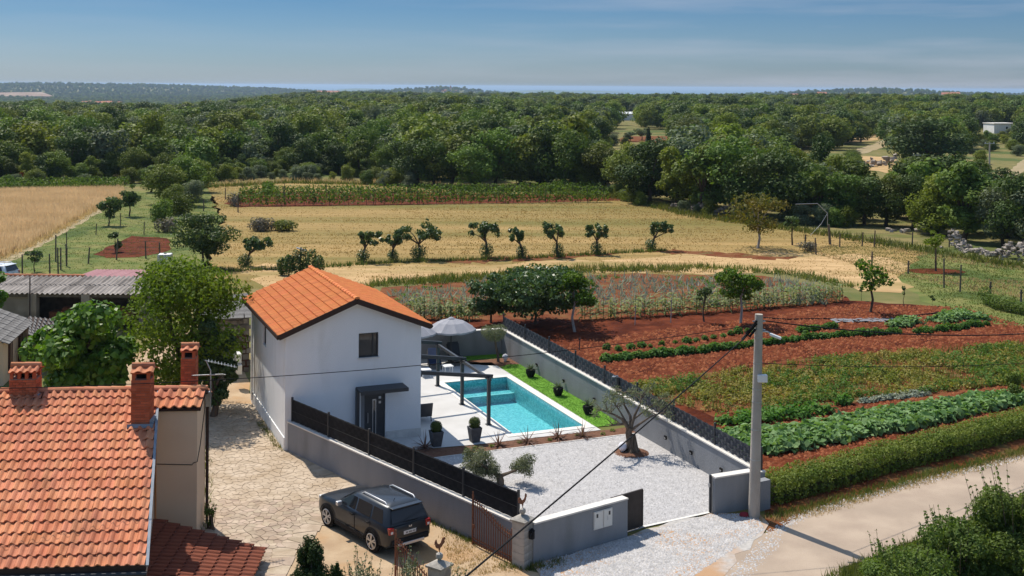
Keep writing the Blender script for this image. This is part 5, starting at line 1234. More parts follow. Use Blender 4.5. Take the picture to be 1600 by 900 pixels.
def iron_gate(A, B, label, h0, h1):
    A, B = Vector(A), Vector(B); L = (B-A).length; t = thing('iron_gate', label, 'gate', (A.x, A.y, .02), math.atan2(B.y-A.y, B.x-A.x))
    top = lambda q: h1+(h0-h1)*(.5+.5*math.cos(math.pi*min(1, q*1.05)))           # high by A, sweeping down to B
    for x in (0, L): MB().box((x, 0, (top(x/L)+.2)/2), (.05, .05, top(x/L)+.2)).build('stile', m_rust, t)
    MB().tube([(0,0,top(0)+.2),(0,0,top(0)+.3)], .02, 6).build('finial', m_rust, t)
    MB().tube([(L*q, 0, top(q)) for q in np.linspace(0, 1, 15)], .02, 6).build('top_rail', m_rust, t); MB().tube([(L*q, 0, top(q)-.14) for q in np.linspace(0, 1, 15)], .012, 6).build('top_rail', m_rust, t)
    for z in (.1, .22): MB().beam((0,0,z),(L,0,z),.03,.03).build('rail', m_rust, t)
    n = int(L/.115)
    for k in range(1, n):
        x = L*k/n; MB().tube([(0,0,.03),(0,0,top(x/L)+.1)], .016, 5).build('bar', m_rust, t, (x, 0, 0))
    MB().box((L*.03, -.03, .62), (.1, .03, .12)).build('lock', m_rust, t)
    return t
iron_gate(LW(-1.96, -11.85), LW(-1.36, -13.8), 'rusty wrought iron gate leaf standing open along the grey wall', 1.42, .92)
iron_gate((-3.42, 34.75), (p2x-.18, p2y+.2), 'rusty wrought iron gate leaf at the bottom edge behind the shrubs', 1.42, .9)
# ---------------------------------------------------------------- UTILITY POLE, CABLES
PX, PY = P(1178, 809); PH = 7.1
up = thing('utility_pole', 'tall tapered concrete utility pole at the corner of the front wall', 'pole', (PX, PY, 0))
lean = .13
MB().tube([(0,0,-.1),(lean*.5,0,PH*.5),(lean,0,PH)], [.205,.17,.135], 14).build('pole', m_conc, up, smooth=True)
for z in (2.05, 3.1, 4.05, 4.5, 5.4, 6.3, 6.6): MB().lathe([(.206-.0096*z,-.018),(.213-.0096*z,-.018),(.213-.0096*z,.018),(.206-.0096*z,.018)], 14, (lean*z/PH,0,z)).build('band', m_steel, up)
MB().box((lean*.69+.14, -.15, 4.9), (.34, .16, .26)).build('junction_box', m_white_pl, up, bevel=.02)
al = MB().tube([(lean,0,6.5),(lean+.3,-.06,6.5),(lean+.38,-.08,6.45)], .03, 7).build('lamp_arm', m_steel, up)
MB().box((lean+.55, -.12, 6.36), (.42, .15, .09), rz=-.2, ry=.35).build('street_lamp', m_white_pl, up, bevel=.03)
MB().tube([(lean-.1,-.1,6.9),(lean-.3,-.14,6.6),(lean-.5,-.2,6.5),(lean-.35,-.16,6.35),(lean-.15,-.12,6.6)], .045, 6).tube([(lean-.1,-.1,6.8),(lean-.4,-.1,6.45),(lean-.62,-.2,6.25)], .05, 6).build('cable_loop', m_cable, up)
for z in (6.85, 6.55): MB().tube([(lean-.22,0,z),(lean+.22,0,z)], .03, 6).build('insulator', m_steel, up)
m_rd = M('red plastic', (.25,.03,.04), rough=.6); t = thing('red_bag', 'small crumpled red bag at the foot of the concrete pole', 'bag', (PX-.32, PY+.05, .02))
MB().lathe([(.12,0),(.16,.05),(.12,.13),(.04,.16)], 9, sx=1.2).build('bag', m_rd, t, smooth=True)
def cable(label, a, b, sag, r, n=24, mat=None):
    a, b = Vector(a), Vector(b); ps = [a.lerp(b, k/n)-Vector((0,0,sag*4*(k/n)*(1-k/n))) for k in range(n+1)]
    return tag(MB().tube([p-a for p in ps], r, 6).build('overhead_cable', mat or m_cable, None, a), label, 'cable', 'overhead cables')
ptop = Vector((PX+lean-.5, PY-.2, 6.35))
e_ = Zat(715, 905, 21); dvv = (Vector((e_[0], 21, e_[1]))-ptop)
cable('thick black cable running from the concrete pole down to the bottom edge', ptop, ptop+dvv*1.35, .10, .021)
l0 = Zat(-40, 608, 34.0); cable('thin cable crossing the white house wall from the left edge to the pole', (l0[0], 34, l0[1]), (PX+lean, PY, 6.75), .42, .012, 40)
r0 = Zat(1660, 517, 52); cable('dark cable from the pole top to the right edge, upper one', (PX+lean, PY, 6.9), (r0[0], 52, r0[1]), .35, .024, 30)
r1 = Zat(1660, 563, 50); cable('thin dark cable from the pole to the right edge, lower one', (PX+lean*.8, PY, 5.4), (r1[0], 50, r1[1]), .2, .012, 30)
# far poles
def far_pole(px, py, top, label, arms=1, mat=None):
    X, Y = P(px, py); h = Zat(px, top, Y)[1]; t = thing('power_pole', label, 'pole', (X, Y, 0))
    MB().tube([(0,0,0),(0,0,h)], [.17,.12], 8).build('pole', mat or m_conc, t); w = .9 if arms else .3
    MB().box((0,0,h-.25),(2*w,.12,.12)).build('cross_arm', m_steel, t)
    for k in (-1, 0, 1): MB().lathe([(.06,0),(.06,.16),(.03,.2)], 6, (k*w*.85,0,h-.19)).build('insulator', m_white_pl, t)
far_pole(1435, 292, 240, 'pale concrete power pole in front of the dark oak clump'); far_pole(1546, 272, 222, 'pale concrete power pole below the white hall at the right'); far_pole(1230, 216, 185, 'small distant power pole among trees right of the ridge')
far_pole(1326, 200, 172, 'small distant power pole left of the pale road bend')
# bent lamp post on the meadow
X, Y = P(1297, 382); k = Y/F; t = thing('bent_pole', 'short dark pole with long bent steel bracket at the meadow edge', 'pole', (X, Y, 0))
MB().tube([(0,0,0),(-.15,0,1.9)], [.13,.11], 8).build('pole', m_wood, t)
def bp(x, y): q = Zat(x, y, Y); return (q[0]-X, 0, q[1])
MB().tube([bp(1293, 352), bp(1293, 333), bp(1277, 318), bp(1243, 319)], .035, 6).tube([bp(1293, 333), bp(1283, 350), bp(1266, 368)], .022, 6).build('bracket', m_steel, t)

# ---------------------------------------------------------------- YARD TREES
t = tree('mulberry_tree', 'bright green mulberry tree with big glossy leaves behind the tiled roof', 'tree', 128, 0, 478, 84, l_mulb, n=7500, leaf=.30, nb=26, fork=1.6/5.6, Y=50.5, z0f=.28, seed=12, rb=.36, aspect=.75, up=.5, rad=.03)
t = tree('yard_tree', 'large yellow-green yard tree beside the white house', 'tree', 290, 0, 410, 116, l_wal, n=17000, leaf=.2, nb=34, fork=.3, Y=53.5, z0f=.16, seed=21, rb=.33, aspect=.5, rad=.03)
tree('yard_tree', 'dark leafy tree between the slim chimney and the white house', 'tree', 338, 0, 486, 36, l_fig, n=6000, leaf=.2, nb=26, fork=.25, Y=52.5, z0f=.06, seed=33, rb=.33, rad=.03)
tree('shed_corner_tree', 'small green tree cut by the left edge beside the long shed', 'tree', -2, 0, 423, 20, l_mulb, n=900, leaf=.25, nb=8, Y=67, seed=5, z0f=.45)
# ---------------------------------------------------------------- GARDEN AND MEADOW TREES (placed at the foot of each trunk)
def shoots(X, Y, r, h, mat, seed, t):
    v, f = puff([(0, 0, h*.45, r, r, h*.55)], int(260+1300*r*r), .13, seed, inner=.4); obj('base_shoots', npmesh('base_shoots', v, f, mat), t)
ql = [(567, 409, 361, 21, (.5, 0), 'quince tree leaning right, leftmost of the meadow row'), (614, 407, 364, 14, (.1, 0), 'small bushy fruit tree left beside the broad one in the meadow row'), (654, 404, 352, 37, (0, 0), 'broad low fruit tree with a tall tuft in the meadow row'),
      (760, 402, 347, 26, (-.1, 0), 'umbrella-crowned fruit tree in the middle of the meadow row'), (815, 403, 355, 14, (-.5, 0), 'smallest thin fruit tree of the meadow row'), (872, 402, 347, 18, (-.4, 0), 'round-crowned fruit tree right of the smallest one in the meadow row'),
      (932, 397, 350, 20, (.05, 0), 'wide-topped fruit tree, second from the right in the meadow row'), (1017, 391, 347, 20, (.9, 0), 'fruit tree leaning far to the right at the right end of the meadow row'), (383, 416, 370, 26, (.9, 0), 'crooked fruit tree leaning right left of the white house roof')]
for i, (px, py, top, hw, ln, lab) in enumerate(ql):
    X, Y = P(px, py); h = Zat(px, top, Y)[1]; w = hw*Y/F; g = random.Random(40+i)
    bl = [(ln[0]*w+g.uniform(-.85, .85)*w, g.uniform(-.6, .6)*w, h*g.uniform(.62, .95), w*.22, w*.22, h*.085) for _ in range(20)]
    t = thing('fruit_tree', lab, 'tree', (X, Y, 0), 0, 'row of small fruit trees on the mown meadow')
    mb = MB(); limbs(mb, bl, .11, h*.45, lean=(ln[0]*w*.3, 0), n=6, g=g); mb.build('trunk', m_bark, t, smooth=True)
    v, f = puff(bl, int(330+42*hw), .24, 60+i, inner=.1); obj('crown', npmesh('crown', v, f, l_fig), t)
    shoots(X, Y, .32+.012*hw, h*.42, l_fig, 80+i, t)
    if i == 2: v, f = puff([(.3*w, 0, h*1.0, .5, .5, .3), (.35*w, 0, h*1.12, .12, .12, .4)], 160, .2, 5); obj('tuft', npmesh('tuft', v, f, l_fig), t)
gt = [('fig_tree', 'dark glossy tree left of the group behind the terrace corner', 767, 505, 428, 45, l_fig, 3200, .24, 24, 0, m_bark, .2), ('fig_tree', 'broad dark glossy fruit tree in the middle of the group by the wall corner', 836, 507, 419, 98, l_fig, 8200, .26, 56, 0, m_bark, .18),
      ('fruit_tree', 'fruit tree with pale limewashed trunk and yellowish top beside the dark trees', 898, 519, 428, 40, l_peach, 2600, .2, 16, 0, m_bark_w, .42), ('fruit_tree', 'bright bushy fruit tree with limewashed trunk above the red soil behind the pole', 1157, 506, 419, 42, l_peach, 3200, .19, 14, 0, m_bark_w, .42),
      ('young_tree', 'young light green tree standing at the right end of the red soil', 1360, 488, 402, 40, l_peach, 620, .26, 12, 0, m_bark, .38), ('young_tree', 'thin young tree standing on a round red patch in the grass', 1462, 424, 360, 20, l_wal, 520, .22, 9, 0, m_bark, .58),
      ('pear_tree', 'yellow and brown leaved fruit tree at the right of the mown meadow', 1184, 388, 301, 60, l_yel, 1500, .32, 18, 0, m_bark_w, .3), ('young_tree', 'slender young tree right beside the yellow leaved fruit tree', 1238, 383, 330, 17, l_fig2, 420, .25, 8, 0, m_bark, .5),
      ('round_tree', 'dense small tree between the sheds and the white house roof', 316, 419, 333, 54, l_fig2, 4800, .24, 20, 0, m_bark, .24), ('orchard_tree', 'spiky dark orchard tree near the wheat field', 170, 353, 305, 21, l_fig2, 1300, .3, 12, 0, m_bark, .22),
      ('orchard_tree', 'orchard tree with bare lower trunk beside the wheat field corner', 202, 338, 288, 18, l_fig2, 1200, .3, 12, 0, m_bark, .34), ('young_tree', 'sparse small tree inside the wire fence near the long shed', 54, 425, 390, 16, l_fig2, 380, .22, 8, 0, m_bark, .4),
      ('small_tree', 'dark small tree beside the dug red plot', 180, 394, 362, 12, l_fig2, 700, .2, 8, 0, m_bark, .15), ('sapling', 'thin sapling in the maize strip left of the limewashed tree', 1100, 503, 445, 14, l_fig2, 260, .2, 7, 0, m_bark, .4)]
for i, (nm, lab, px, py, top, hw, mt, n, lf, nb, _, bk_, zf) in enumerate(gt):
    tree(nm, lab, 'tree', px, py, top, hw, mt, n=n, leaf=lf, nb=nb, fork=zf+.08, bark=bk_, seed=100+i*7, z0f=zf, rb=.27 if nb > 20 else (.36 if nb > 10 else .34), rad=.022)
v_ = P(1462, 424); sheet('tree_disc', [(v_[0]+1.9*math.cos(a)*1.3, v_[1]+1.5*math.sin(a)) for a in np.arange(0, 6.28, .4)], .022, m_soil, amp=.2)
for px, py, top, lab in ((1413, 480, 440, 'bare thin sapling right of the young light green tree'), (1457, 478, 462, 'tiny sapling in the grass beyond the red soil'), (1346, 470, 445, 'thin sapling left of the young light green tree')):
    tree('sapling', lab, 'tree', px, py, top, 5, l_fig2, n=50, leaf=.16, nb=4, fork=.5, seed=px, z0f=.45, rad=.012)
# tall stalks behind the white house roof
for k, (px, py, top) in enumerate(((452, 432, 398), (463, 431, 392), (474, 430, 388), (488, 432, 390), (441, 430, 402), (498, 434, 400))):
    X, Y = P(px, py); h = Zat(px, top, Y)[1]; t = thing('vine_bush', 'leafy green climbing bush behind the white house roof ridge', 'bush', (X, Y, 0), k, 'climbing bushes behind the roof')
    MB().tube([(0,0,0),(.02,0,h)], .02, 5).build('stem', m_bark, t); v, f = puff([(0, 0, h*.55, .42, .42, h*.5)], 330, .22, k); obj('foliage', npmesh('foliage', v, f, l_fig2), t)
X, Y = P(469, 430); t = thing('stake', 'tall pale stake behind the white house roof ridge', 'stake', (X, Y, 0)); MB().beam((0,0,0),(.05,0,Zat(470, 386, Y)[1]),.08,.08).build('stake', m_plaster, t); MB().beam((-.3,0,Zat(470,387,Y)[1]),(.45,0,Zat(470,391,Y)[1]),.3,.04).build('cross_bar', m_steel, t)
# single bushes
bs = [('round_bush', 'clipped bright green bush at the near end of the vine rows', 418, 304, 283, 13, l_peach, 700, .3, 1.0), ('yellow_bush', 'bright yellow-green bush in front of the dark wood', 876, 299, 279, 16, l_peach, 700, .32, 1.0), ('scrub_heap', 'grey brown scrub heap on the meadow', 408, 361, 338, 21, l_scrub, 1500, .22, 1.0),
      ('weed_clump', 'green weed clump beside the grey scrub heap', 447, 361, 343, 22, l_grass, 1300, .22, 1.0), ('round_bush', 'dark round bush below the wood at the end of the vine rows', 958, 305, 288, 16, l_forest, 700, .3, 1.0), ('scrub_heap', 'grey scrub tangle at the left end of the vine rows', 366, 322, 300, 12, l_scrub, 500, .25, 1.0),
      ('scrub_heap', 'low dry scrub under the slender tree on the meadow', 1262, 392, 376, 16, l_scrub, 500, .2, 1.0), ('shrub', 'dense dark shrub at the left of the meadow hedge', 258, 345, 310, 24, l_forest, 1500, .28, 1.0), ('shrub', 'green shrub below the tall hedge trees left of the meadow', 285, 335, 298, 26, l_forest, 1500, .28, 1.0),
      ('scrub_heap', 'grey weedy heap at the end of the dug plot', 262, 362, 338, 22, l_scrub, 900, .25, 1.0), ('small_bush', 'dark bush at the right end of the garden hedge', 1580, 610, 578, 18, l_hedge, 900, .14, 1.0), ('small_bush', 'dark green bush on the garden side of the right edge', 1592, 622, 600, 14, l_bush, 500, .14, 1.0)]
for i, (nm, lab, px, py, top, hw, mt, n, lf, _) in enumerate(bs):
    X, Y = P(px, py); h = Zat(px, top, Y)[1]; w = hw*Y/F; t = thing(nm, lab, 'bush', (X, Y, 0)); g = random.Random(i)
    bl = [(g.uniform(-.55, .55)*w, g.uniform(-.5, .5)*w, h*g.uniform(.3, .62), w*.5, w*.5, h*.4) for _ in range(9)]
    mb = MB(); limbs(mb, bl, .06, h*.25, g=g); mb.build('stems', m_bark, t); v, f = puff(bl, n, lf, 300+i); obj('foliage', npmesh('foliage', v, f, mt), t)

# ---------------------------------------------------------------- FOREGROUND BUSHES
def bush(name, label, X, Y, h, w, mat, n, leaf, seed, nb=20, shootn=14, cone=False, aspect=.5):
    t = thing(name, label, 'bush', (X, Y, 0)); g = random.Random(seed); bl = []
    for _ in range(nb):
        q = g.random(); a = g.random()*6.28; r = g.random()**.5*w*(1-.86*q if cone else math.sqrt(1-q*q*.75)); bl.append((r*math.cos(a), r*math.sin(a), h*(.1+.85*q), w*.34*(1-.8*q if cone else 1), w*.34*(1-.8*q if cone else 1), h*(.1 if cone else .15)))
    mb = MB(); sh_ = []
    for _ in range(9): b = g.choice(bl); mb.tube([(g.uniform(-.15, .15), g.uniform(-.15, .15), 0), (b[0]*.5, b[1]*.5, b[2]*.6), b[:3]], [.05,.035,.012], 5)
    for _ in range(shootn):
        a = g.random()*6.28; r = g.random()**.5*w*.8; L = h*g.uniform(.22, .42); p = Vector((r*math.cos(a), r*math.sin(a), h*(.95-.35*(r/w)**2))); q = p+Vector((math.cos(a)*L*.35, math.sin(a)*L*.35, L)); mb.tube([p-Vector((0,0,.4)), q], [.012,.004], 4)
        for s in np.linspace(0, 1, 7): sh_.append((*p.lerp(q, s), .09-.05*s))
    mb.build('stems', m_bark, t, kind='stuff'); v, f = puff(bl, n, leaf, seed, aspect=aspect)
    if sh_:
        v2, f2 = puff(sh_, shootn*34, leaf*.85, seed+1, inner=.1); f = np.vstack([f, f2+len(v)]); v = np.vstack([v, v2])
    obj('foliage', npmesh('foliage', v, f, mat), t); return t
def at(px, Y): return (px-800)*Y/F
bush('roadside_bush', 'low leafy roadside bush at the bottom right, left of the taller one', at(1420, 33), 33, 1.75, 1.55, l_bush, 15000, .11, 1, nb=34, shootn=26)
bush('roadside_bush', 'low leafy roadside bush at the bottom edge between the road and the tall bush', at(1500, 34.5), 34.5, 2.0, 1.4, l_bush, 13000, .11, 2, nb=32, shootn=20)
bush('roadside_bush', 'tall dense roadside bush in the bottom right corner', at(1592, 34.5), 34.5, 3.0, 1.35, l_bush, 17000, .11, 3, nb=38, shootn=22)
bush('conifer_shrub', 'dark green conifer shrub at the bottom edge in front of the car', at(488, 31.6), 31.6, 2.65, 1.3, l_cyp, 24000, .095, 4, nb=60, shootn=0, cone=True, aspect=.4)
bush('conifer_shrub', 'smaller dark conifer shrub right beside the taller conifer', at(527, 31.2), 31.2, 2.15, .62, l_cyp, 10000, .09, 5, nb=34, shootn=0, cone=True, aspect=.4)
for k, (px, Y, h, lab) in enumerate(((567, 31.6, 1.9, 'sparse twiggy olive shrub left of the lower iron gate'), (590, 31.8, 1.6, 'sparse twiggy shrub in front of the iron gate leaf'), (640, 32.3, 1.7, 'sparse pale leaved shrub growing through the lower iron gate'), (715, 32.2, 1.3, 'small weedy shrub beside the bottom gate pillar'))):
    bush('twiggy_shrub', lab, at(px, Y), Y, h, .42, l_olive, 420, .085, 20+k, nb=10, shootn=9, aspect=.3)
# road hedge
HA = [P(1222, 792), P(1300, 772), P(1400, 742), P(1500, 716), P(1660, 672)]
t = thing('hedge', 'long clipped green hedge along the road below the vegetable garden', 'hedge', (*HA[0], 0)); pts = []; bl = []
hh, hw_ = .88, .62
for i in range(len(HA)-1):
    a, b = Vector(HA[i]), Vector(HA[i+1]); L = (b-a).length; n = int(L/.42); d = (b-a).normalized(); nn = Vector((-d.y, d.x))
    for k in range(n):
        p = a.lerp(b, k/n)-Vector(HA[0])+nn*.75
        for s in (-.42, 0, .42):
            bl.append((p.x+nn.x*s+rnd.uniform(-.06, .06), p.y+nn.y*s+rnd.uniform(-.06, .06), hh*.76+rnd.uniform(-.05, .05), .34, .34, .26)); bl.append((p.x+nn.x*s, p.y+nn.y*s, hh*.32, .32, .32, .34))
    MB().prism([tuple(a-Vector(HA[0])+nn*.5), tuple(b-Vector(HA[0])+nn*.5), tuple(b-Vector(HA[0])+nn*1.0), tuple(a-Vector(HA[0])+nn*1.0)], .05, hh*.6).build('hedge_core', m_bark, t)
v, f = puff(bl, 62000, .085, 77, inner=.75, jit=.6); obj('foliage', npmesh('foliage', v, f, l_hedge), t)
# small hedge at right
HB = [P(1537, 474), P(1560, 484), P(1600, 492), P(1660, 505)]
t = thing('hedge', 'short dark hedge piece at the right edge of the grass', 'hedge', (*HB[0], 0)); bl = []
for i in range(3):
    a, b = Vector(HB[i]), Vector(HB[i+1])
    for k in range(8): p = a.lerp(b, k/8)-Vector(HB[0]); bl.append((p.x, p.y, .42+(.35 if i == 0 and k < 2 else 0), .5, .5, .42))
v, f = puff(bl, 4200, .13, 78, inner=.6); obj('foliage', npmesh('foliage', v, f, l_bush), t)
mb = MB()
for b in bl[::3]: mb.tube([(b[0], b[1], 0), (b[0], b[1], .5)], .04, 5)
mb.build('stems', m_bark, t, kind='stuff')

# ---------------------------------------------------------------- VEGETABLE GARDEN
def line(pts, n, seed=0, j=.1):
    p = [Vector(P(*q)) for q in pts]; Ls = [(p[i+1]-p[i]).length for i in range(len(p)-1)]; T_ = sum(Ls); g = random.Random(seed); out = []
    for k in range(n):
        s = T_*(k+.5)/n; i = 0
        while i < len(Ls)-1 and s > Ls[i]: s -= Ls[i]; i += 1
        q = p[i].lerp(p[i+1], s/Ls[i]); out.append((q.x+g.uniform(-j, j), q.y+g.uniform(-j, j)))
    return out
# separate round plants along the upper rows
cabs = [leafpatch('m%d' % k, [(0, 0)], .33, .42, 150, .17, l_veg, k, kind=None) for k in range(4)]
cab_me = [o.data for o in cabs]
for o in cabs: bpy.data.objects.remove(o)
def plants(name, label, cat, group, pts, meshes, s0=.8, s1=1.25, seed=0):
    g = random.Random(seed)
    for k, (x, y) in enumerate(pts):
        o = obj(name, meshes[k % len(meshes)], None, (x, y, .02), g.random()*6.28); s = g.uniform(s0, s1); o.scale = (s, s, s*g.uniform(.85, 1.15)); tag(o, label, cat, group)
plants('cabbage_plant', 'round leafy green plant in the upper row on red soil', 'plant', 'round plants in the upper garden row', [P(x, y) for x, y in ((948, 547), (966, 548), (986, 545), (1003, 543), (1016, 543), (1034, 540), (1055, 537), (1073, 536), (1088, 534), (1101, 532), (1115, 529), (1130, 527), (1142, 524), (1153, 522), (1168, 520), (1180, 522))], cab_me, .5, .95, 1)
plants('bean_plant', 'dark green bushy plant in the long middle row on red soil', 'plant', 'bushy plants in the long garden row', line([(940, 566), (1000, 559), (1090, 552), (1180, 540), (1300, 527), (1405, 521)], 76, 2, .13), cab_me, .7, 1.1, 2)
plants('bean_plant', 'dark green bushy plant in the row right of the pole near the grass', 'plant', 'bushy plants in the right garden row', line([(1432, 521), (1500, 514), (1542, 508)], 22, 3, .2)+line([(1250, 519), (1305, 512)], 14, 4, .12), cab_me, .6, 1.0, 3)
leafpatch('squash_leaves', np.array(line([(1395, 512), (1430, 505)], 22, 5, .35)+line([(1468, 505), (1500, 494), (1530, 500)], 60, 6, .55)), .4, .5, 34, .25, l_squash, 6)
leafpatch('squash_leaves', np.array(line([(1110, 702), (1200, 693), (1330, 672), (1450, 650), (1600, 628)], 190, 7, .55)+line([(1110, 690), (1250, 680), (1400, 652), (1560, 625)], 170, 8, .45)+line([(1150, 716), (1240, 700), (1420, 668), (1500, 652)], 90, 28, .3)), .45, .5, 34, .30, l_squash, 7)
leafpatch('squash_leaves', np.array(line([(1136, 664), (1220, 652), (1290, 643)], 60, 9, .4)+line([(1310, 633), (1325, 630)], 6, 10, .1)), .4, .5, 36, .19, l_veg, 9)
leafpatch('lettuce_rows', np.array(line([(1345, 630), (1450, 612)], 60, 11, .18)+line([(1372, 626), (1450, 618)], 30, 12, .12)), .2, .22, 26, .13, l_leek, 11)
pot_poly = PP([(985, 604), (1080, 590), (1250, 567), (1400, 552), (1640, 536), (1640, 596), (1380, 622), (1250, 632), (1130, 650), (1060, 632)])
q = scatter(pot_poly, 1500, 12, lambda q: .25+.75*(blob_noise(q, 1.1, 3) > .38)); leafpatch('potato_plants', q, .26, .34, 20, .13, l_pot, 12)
q = scatter(pot_poly, 700, 13, lambda q: blob_noise(q, .8, 8) > .5); leafpatch('garden_weeds', q, .24, .42, 18, .12, l_veg, 13)
blades('garden_weed_grass', scatter(pot_poly, 1600, 14), .4, .04, l_grass, 14)
# leeks and cabbages far bed, maize row
far_bed = PP([(600, 452), (760, 440), (1000, 432), (1190, 436), (1300, 455), (1310, 468), (1000, 490), (700, 497), (620, 496)])
q = np.array([p for k in range(9) for p in line([(590+8*k, 452+5.2*k), (760, 441+5.6*k), (1000, 434+5.8*k), (1200, 437+4.6*k), (1290, 452+3*k)], 150, 40+k, .14)])
g_ = np.random.default_rng(5); q = q[g_.random(len(q)) < .48]
q = q[blob_noise(q, .35, 9) > .22]; blades('leek_rows', q, .48, .13, l_leek, 15, lean=.55, per=5)
leafpatch('bed_weeds', scatter(far_bed, 240, 16, lambda q: blob_noise(q, .5, 4) > .55), .3, .3, 14, .16, l_veg, 16)
def maize(seed):
    g = random.Random(seed); mb = MB(); mb.tube([(0,0,0),(.01,0,1.0)], [.022,.012], 5)
    for k in range(8):
        a = (k % 2)*3.14+g.uniform(-.6, .6); z = .1+.12*k; L = g.uniform(.5, .72); c, s = math.cos(a), math.sin(a); vs = []
        for i in range(5):
            qn = i/4; r = L*qn; zz = z+L*(.75*qn-.95*qn*qn); w = .07*(1-qn**2)+.003; vs += [(c*r-s*w, s*r+c*w, zz), (c*r+s*w, s*r-c*w, zz)]
        mb.add(vs, [(i*2, i*2+1, i*2+3, i*2+2) for i in range(4)])
    return mb.mesh('maize_plant', l_maize)
mz = [maize(k) for k in range(5)]
plants('maize_plant', 'maize plant in the front rows before the bare red soil', 'plant', 'maize plants in the front rows', line([(905, 500), (960, 498), (1010, 495), (1100, 489), (1210, 480), (1320, 470)], 62, 30, .14)+line([(905, 490), (1010, 486), (1210, 470), (1312, 462)], 52, 31, .14)+line([(630, 497), (690, 500), (745, 500)], 26, 32, .15)+line([(640, 488), (745, 490)], 18, 33, .15), mz, .8, 1.2, 5)
# stakes in the garden
for px, py, top, lab in ((992, 508, 478, 'thin pale stake in the red soil, left of two'), (1048, 505, 468, 'thin pale stake in the red soil, right of two'), (905, 548, 528, 'short dark wire post by the fence in the red soil')):
    X, Y = P(px, py); t = thing('garden_stake', lab, 'stake', (X, Y, 0)); h = Zat(px, top, Y)[1]; MB().tube([(0,0,0),(.04,0,h)], [.035,.03], 6).build('stake', m_bark_w if py < 520 else m_anth, t); MB().tube([(0,0,h-.12),(0,0,h-.06)], .045, 6).build('tie', m_cable, t)
# black hose and sheet lying in the soil
tag(MB().tube([(*P(x, y), .05) for x, y in ((1188, 497), (1230, 500), (1290, 499), (1350, 503), (1400, 498), (1480, 488))], .05, 6).build('garden_hose', m_cable), 'black hose lying along the red soil behind the pole', 'hose')
X, Y = P(1350, 502); MBt = MB(); g = random.Random(3)
for k in range(10):
    for j in range(3): MBt.ngon([(k*.42-2.1, j*.3-.45, g.uniform(.03, .14)), (k*.42-1.68, j*.3-.45, g.uniform(.03, .14)), (k*.42-1.68, j*.3-.15, g.uniform(.03, .14)), (k*.42-2.1, j*.3-.15, g.uniform(.03, .14))])
m_film = M('grey film', (.22,.22,.23), rough=.4); tag(MBt.build('mulch_film', m_film, None, (X, Y, 0), .12), 'crumpled grey plastic film on the red soil', 'plastic film')
# stones and clods on the soil
m_clod = M('soil clods', (.12,.03,.012), (.24,.085,.04), 2, .95, var=.3, island=True)
stones('soil_clods', scatter(PP([(845, 545), (1000, 520), (1180, 498), (1330, 476), (1500, 480), (1640, 520), (1640, 540), (1250, 560), (975, 600)]), 9000, 20), .09, m_clod, 21, .018)
stones('road_crumbs', np.array(line([(1205, 836), (1250, 808), (1320, 786), (1420, 758), (1600, 715)], 1500, 70, .22)+line([(1150, 905), (1210, 842)], 500, 71, .3)), .03, m_peb, 72, .03)
stones('soil_clods', scatter(PP([(1080, 672), (1300, 640), (1600, 600), (1640, 640), (1210, 770)]), 4500, 22), .08, m_clod, 23, .018)
# ---------------------------------------------------------------- GRASS, WHEAT, VINES
blades('wheat_stalks', scatter(WHEAT, 24000, 30), .85, .10, l_wheat, 30, lean=.16, per=3, hv=.2)
blades('wheat_edge_grass', np.array(line([(-60, 432), (60, 378), (150, 326), (192, 310)], 600, 31, .5)), .4, .07, l_dry, 31, per=4)
mead = PP([(318, 420), (345, 345), (320, 292), (600, 289), (960, 302), (1090, 336), (1210, 353), (1330, 372), (1440, 395), (1400, 440), (1230, 425), (600, 442), (420, 452), (330, 450)])
blades('mown_stubble', scatter(mead, 12000, 32), .07, .12, l_tan, 32, lean=.9, per=2)
blades('meadow_tufts', scatter(mead, 5000, 33, lambda q: blob_noise(q*np.array([.35, 1.6]), .2, 5) > .45), .10, .12, l_tan, 33, per=3)
blades('garden_edge_grass', np.array(line([(560, 448), (700, 437), (860, 425), (1000, 422), (1100, 418), (1250, 430), (1320, 448)], 600, 34, .9)), .38, .08, l_grass, 34, per=5)
blades('garden_edge_grass', np.array(line([(600, 443), (740, 436), (960, 420), (1080, 421)], 420, 35, 1.6)), .4, .08, l_grass, 35, per=5)
blades('row_grass', np.array(line([(320, 425), (470, 420), (620, 410), (800, 405), (960, 396), (1040, 392)], 500, 36, .35)), .35, .08, l_grass, 36, per=5)
blades('orchard_grass', scatter(PP([(-40, 430), (60, 374), (150, 332), (205, 302), (320, 296), (345, 345), (325, 420), (250, 438)]), 4200, 37), .08, .07, l_grass, 37)
sidep = PP([(1250, 392), (1330, 378), (1440, 392), (1640, 420), (1700, 520), (1560, 512), (1480, 482), (1400, 430)])
blades('orchard_grass', scatter(sidep, 4500, 38), .09, .07, l_grass, 38); blades('dry_tufts', scatter(sidep, 1200, 39, lambda q: blob_noise(q, .3, 7) > .6), .16, .07, l_dry, 39)
blades('wood_edge_grass', np.array(line([(320, 293), (450, 286), (640, 290), (960, 308), (1090, 338), (1210, 355), (1330, 372), (1440, 392), (1600, 418)], 1700, 40, 1.2)), .5, .12, l_grass, 40, per=4)
blades('wood_edge_dry_grass', np.array(line([(330, 290), (450, 284), (640, 288), (900, 300)], 600, 41, 1.6)), .6, .12, l_dry, 41, per=4)
blades('verge_grass', np.array(line([(1205, 806), (1250, 800), (1330, 778), (1450, 744), (1640, 696)], 800, 42, .3)), .16, .035, l_grass, 42, per=5); blades('verge_dry_grass', np.array(line([(1200, 815), (1260, 806), (1400, 765), (1640, 703)], 900, 43, .28)), .12, .03, l_dry, 43, per=4)
